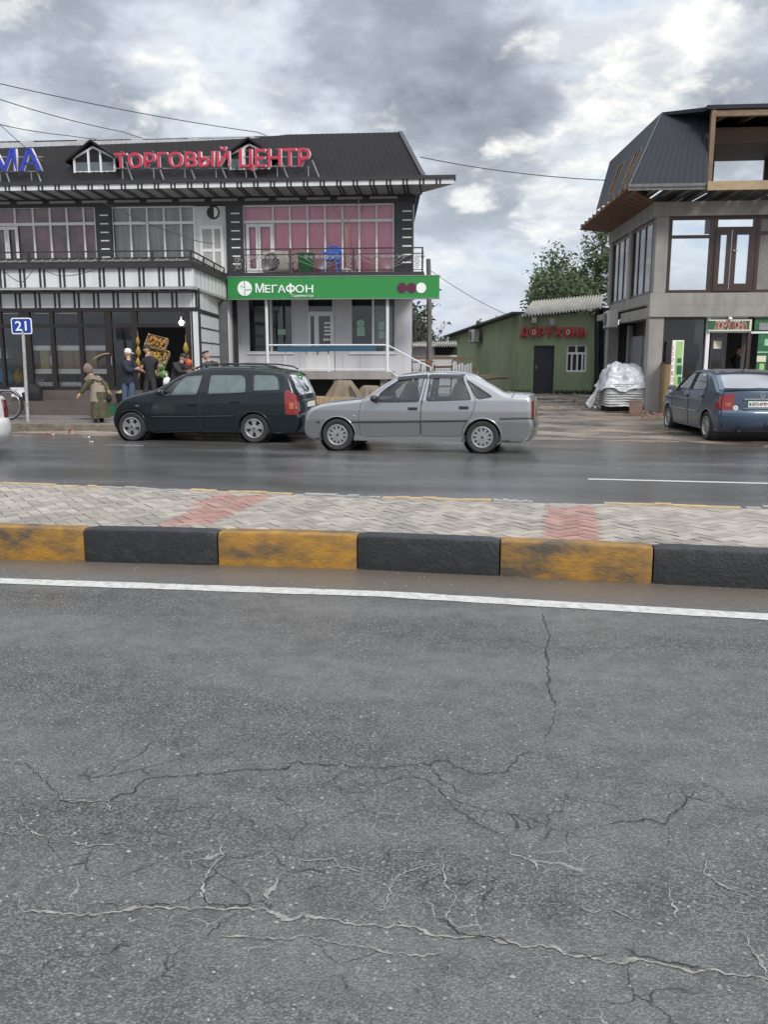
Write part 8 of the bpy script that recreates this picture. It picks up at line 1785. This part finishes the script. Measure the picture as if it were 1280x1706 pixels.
def upper(a, b):
    th = a * 2 * math.pi; c_, s_ = math.cos(th), math.sin(th); sq = 1 / max(abs(c_), abs(s_)) ** .75; r_ = 1 - b; rad = (.28 + .72 * r_ ** .62); cr = .09 * mnoise.noise(Vector((c_ * 2.2, s_ * 2.2, b * 2.5 + 3))) + .05 * mnoise.noise(Vector((c_ * 7, s_ * 7, b * 7)))
    zz = hh - .16 + (ht - hh + .16) * b ** .9 + (.06 * math.sin(th * 5 + 1.5 * math.sin(th * 3)) if b < .15 else 0)
    return (c_ * (Wd / 2 * sq * .95 * rad + .03 + cr) - .04 * b, s_ * (.80 * sq * rad + .03 + cr), zz + cr)
m.grid(upper, 90, 22); m.poly([upper(q / 90, 1) for q in range(90)]); m.build('crumpled_cover', M['silver_sheet'], hp, smooth='all')
m = MB(); m.grid(lambda a, b: (-Wd / 2 - .25 * b + .1 * math.sin(a * 9) * b, -.5 + .5 * a, hh * (1 - b) * .75 + .06 * math.sin(a * 20 + b * 5)), 24, 12); m.build('loose_flap', M['silver_sheet'], hp, smooth='all')
for px_, py_, w_, rz, lab in ((990, 662, .20, .3, 'white scrap of sheeting on the ground left of the silver heap'), (1000, 671, .25, -.4, 'torn white strip lying in front of the silver heap')):
    q = atd(px_, py_, 25.2); oo = empty('sheeting_scrap', (q.x, q.y, ground_z(q.x, q.y) + .02), rz, lab, 'litter'); m = MB(); m.grid(lambda a, b: ((a - .5) * w_, (b - .5) * .12, .04 + .04 * math.sin(a * 7 + b * 5)), 8, 3); m.build('sheet', M['litter_white'], oo, smooth='all')
q = atd(1061, 680, 23.3); o = empty('scrap_panel', (q.x, q.y, ground_z(q.x, q.y)), R(8), 'rusty brown metal panel leaning against the silver heap', 'panel'); m = MB(); w = 23 * 23.3 / FPX; m.hexa([(-w / 2, 0, 0), (w / 2, 0, 0), (w / 2, .02, 0), (-w / 2, .02, 0), (-w / 2 + .02, .14, .36), (w / 2 - .01, .14, .37), (w / 2 - .01, .16, .37), (-w / 2 + .02, .16, .36)]); m.build('sheet', M['rust'], o); m = MB(); m.lathe([(0, -.01), (.10, -.01), (.10, 0)], (.03, .085, .22), 'y', 16); m.build('plate', M['wood_grey'], o)
q = atd(1096, 645, 24.6); o = empty('cardboard', (q.x, q.y, ground_z(q.x, q.y)), R(12), 'crumpled orange-brown cardboard piled against the corner column', 'cardboard'); mat('cardboard', (.36, .22, .11), .85, var=.8, vscale=6, col2=(.24, .16, .10), bump=.4); r = random.Random(9)
z0_ = q.z - o.location.z; m = MB(); m.X = Matrix.Translation((0, 0, z0_)); 
for k_ in range(7): a = r.uniform(-.5, .5); m.grid(lambda u, v: ((u - .5) * .5 + r.uniform(-.01, .01) + .1 * math.sin(k_), -.05 * k_ + (v - .5) * .25 * math.cos(a) + .05 * math.sin(u * 6 + k_), (v - .5) * .55 * math.cos(a * .5) + .06 * math.sin(u * 5)), 8, 6)
m.build('sheets', M['cardboard'], o); m = MB(); m.box(-.22, .25, -.15, .2, 0, z0_ - .22); m.build('base_block', M['wood_grey'], o)
for i, (px_, py_, lab) in enumerate(((1084, 676, 'hollow grey block left of the cardboard pile'), (1098, 664, 'hollow concrete block under the cardboard by the column'))):
    q = atd(px_, py_, 24.8); o = empty('concrete_block', (q.x, q.y, ground_z(q.x, q.y)), R(20 * i), lab, 'block'); m = MB(); m.box(-.2, -.14, -.1, .1, 0, .2); m.box(.14, .2, -.1, .1, 0, .2); m.box(-.03, .03, -.1, .1, 0, .2); m.box(-.14, .14, .08, .1, 0, .2); m.box(-.14, .14, -.1, .1, 0, .04); m.box(-.14, -.03, -.1, .08, .16, .2); m.box(.03, .14, -.1, .08, .16, .2); m.build('block', M['concrete'], o)
mat('brick_red', (.20, .115, .08), .9, var=.8, vscale=6, col2=(.27, .21, .16)); m = MB(); r = random.Random(4)
for k_ in range(170):
    px_, dd = r.gauss(1096, 24), r.gauss(24.2, .7); q = atd(px_, 690, dd); s = r.uniform(.015, .07); m.X = Matrix.Translation((q.x, q.y, ground_z(q.x, q.y) + s * .3)) @ Matrix.Rotation(r.uniform(0, 3), 4, 'Z') @ Matrix.Rotation(r.uniform(-.4, .4), 4, 'X'); m.box(-s, s, -s * .6, s * .6, -s * .4, s * .4)
tag(m.build('rubble', M['brick_red']), 'broken brick rubble spread at the foot of the corner column', 'rubble', kind='stuff')
m = MB(); r = random.Random(14)
for k_ in range(260):
    px_, dd = r.uniform(770, 1010), r.uniform(24, 33); q = atd(px_, 660, dd)
    if dd < 31 and r.random() < .6: continue
    s = r.uniform(.012, .06); m.blob((q.x, q.y, ground_z(q.x, q.y) + s * .3), s * 1.3, s, s * .6, 6, .6, k_, 4)
mat('mud_stone', (.22, .19, .155), .9, var=.7, col2=(.12, .10, .085)); tag(m.build('stones', M['mud_stone'], recalc=False), 'scattered stones and clods on the muddy lot', 'stones', kind='stuff')
m = MB(); r = random.Random(19)
for k_ in range(1500):
    t = r.random(); px_ = 775 + 110 * t if k_ % 3 else r.uniform(925, 990); q = atd(px_, 640, r.uniform(32.0, 33.6) if k_ % 3 else r.uniform(32.4, 33.2)); z = ground_z(q.x, q.y); a = r.uniform(0, 6.3); h = r.uniform(.05, .22); l = Vector((math.cos(a), math.sin(a), 0)) * .02; b = Vector((q.x, q.y, z)); m.poly([b - l, b + l, b + Vector((r.gauss(0, .05), r.gauss(0, .05), h))])
tag(m.build('weeds', M['leaf_dark'], recalc=False), 'dry weeds along the foot of the green wall', 'weeds', kind='stuff')
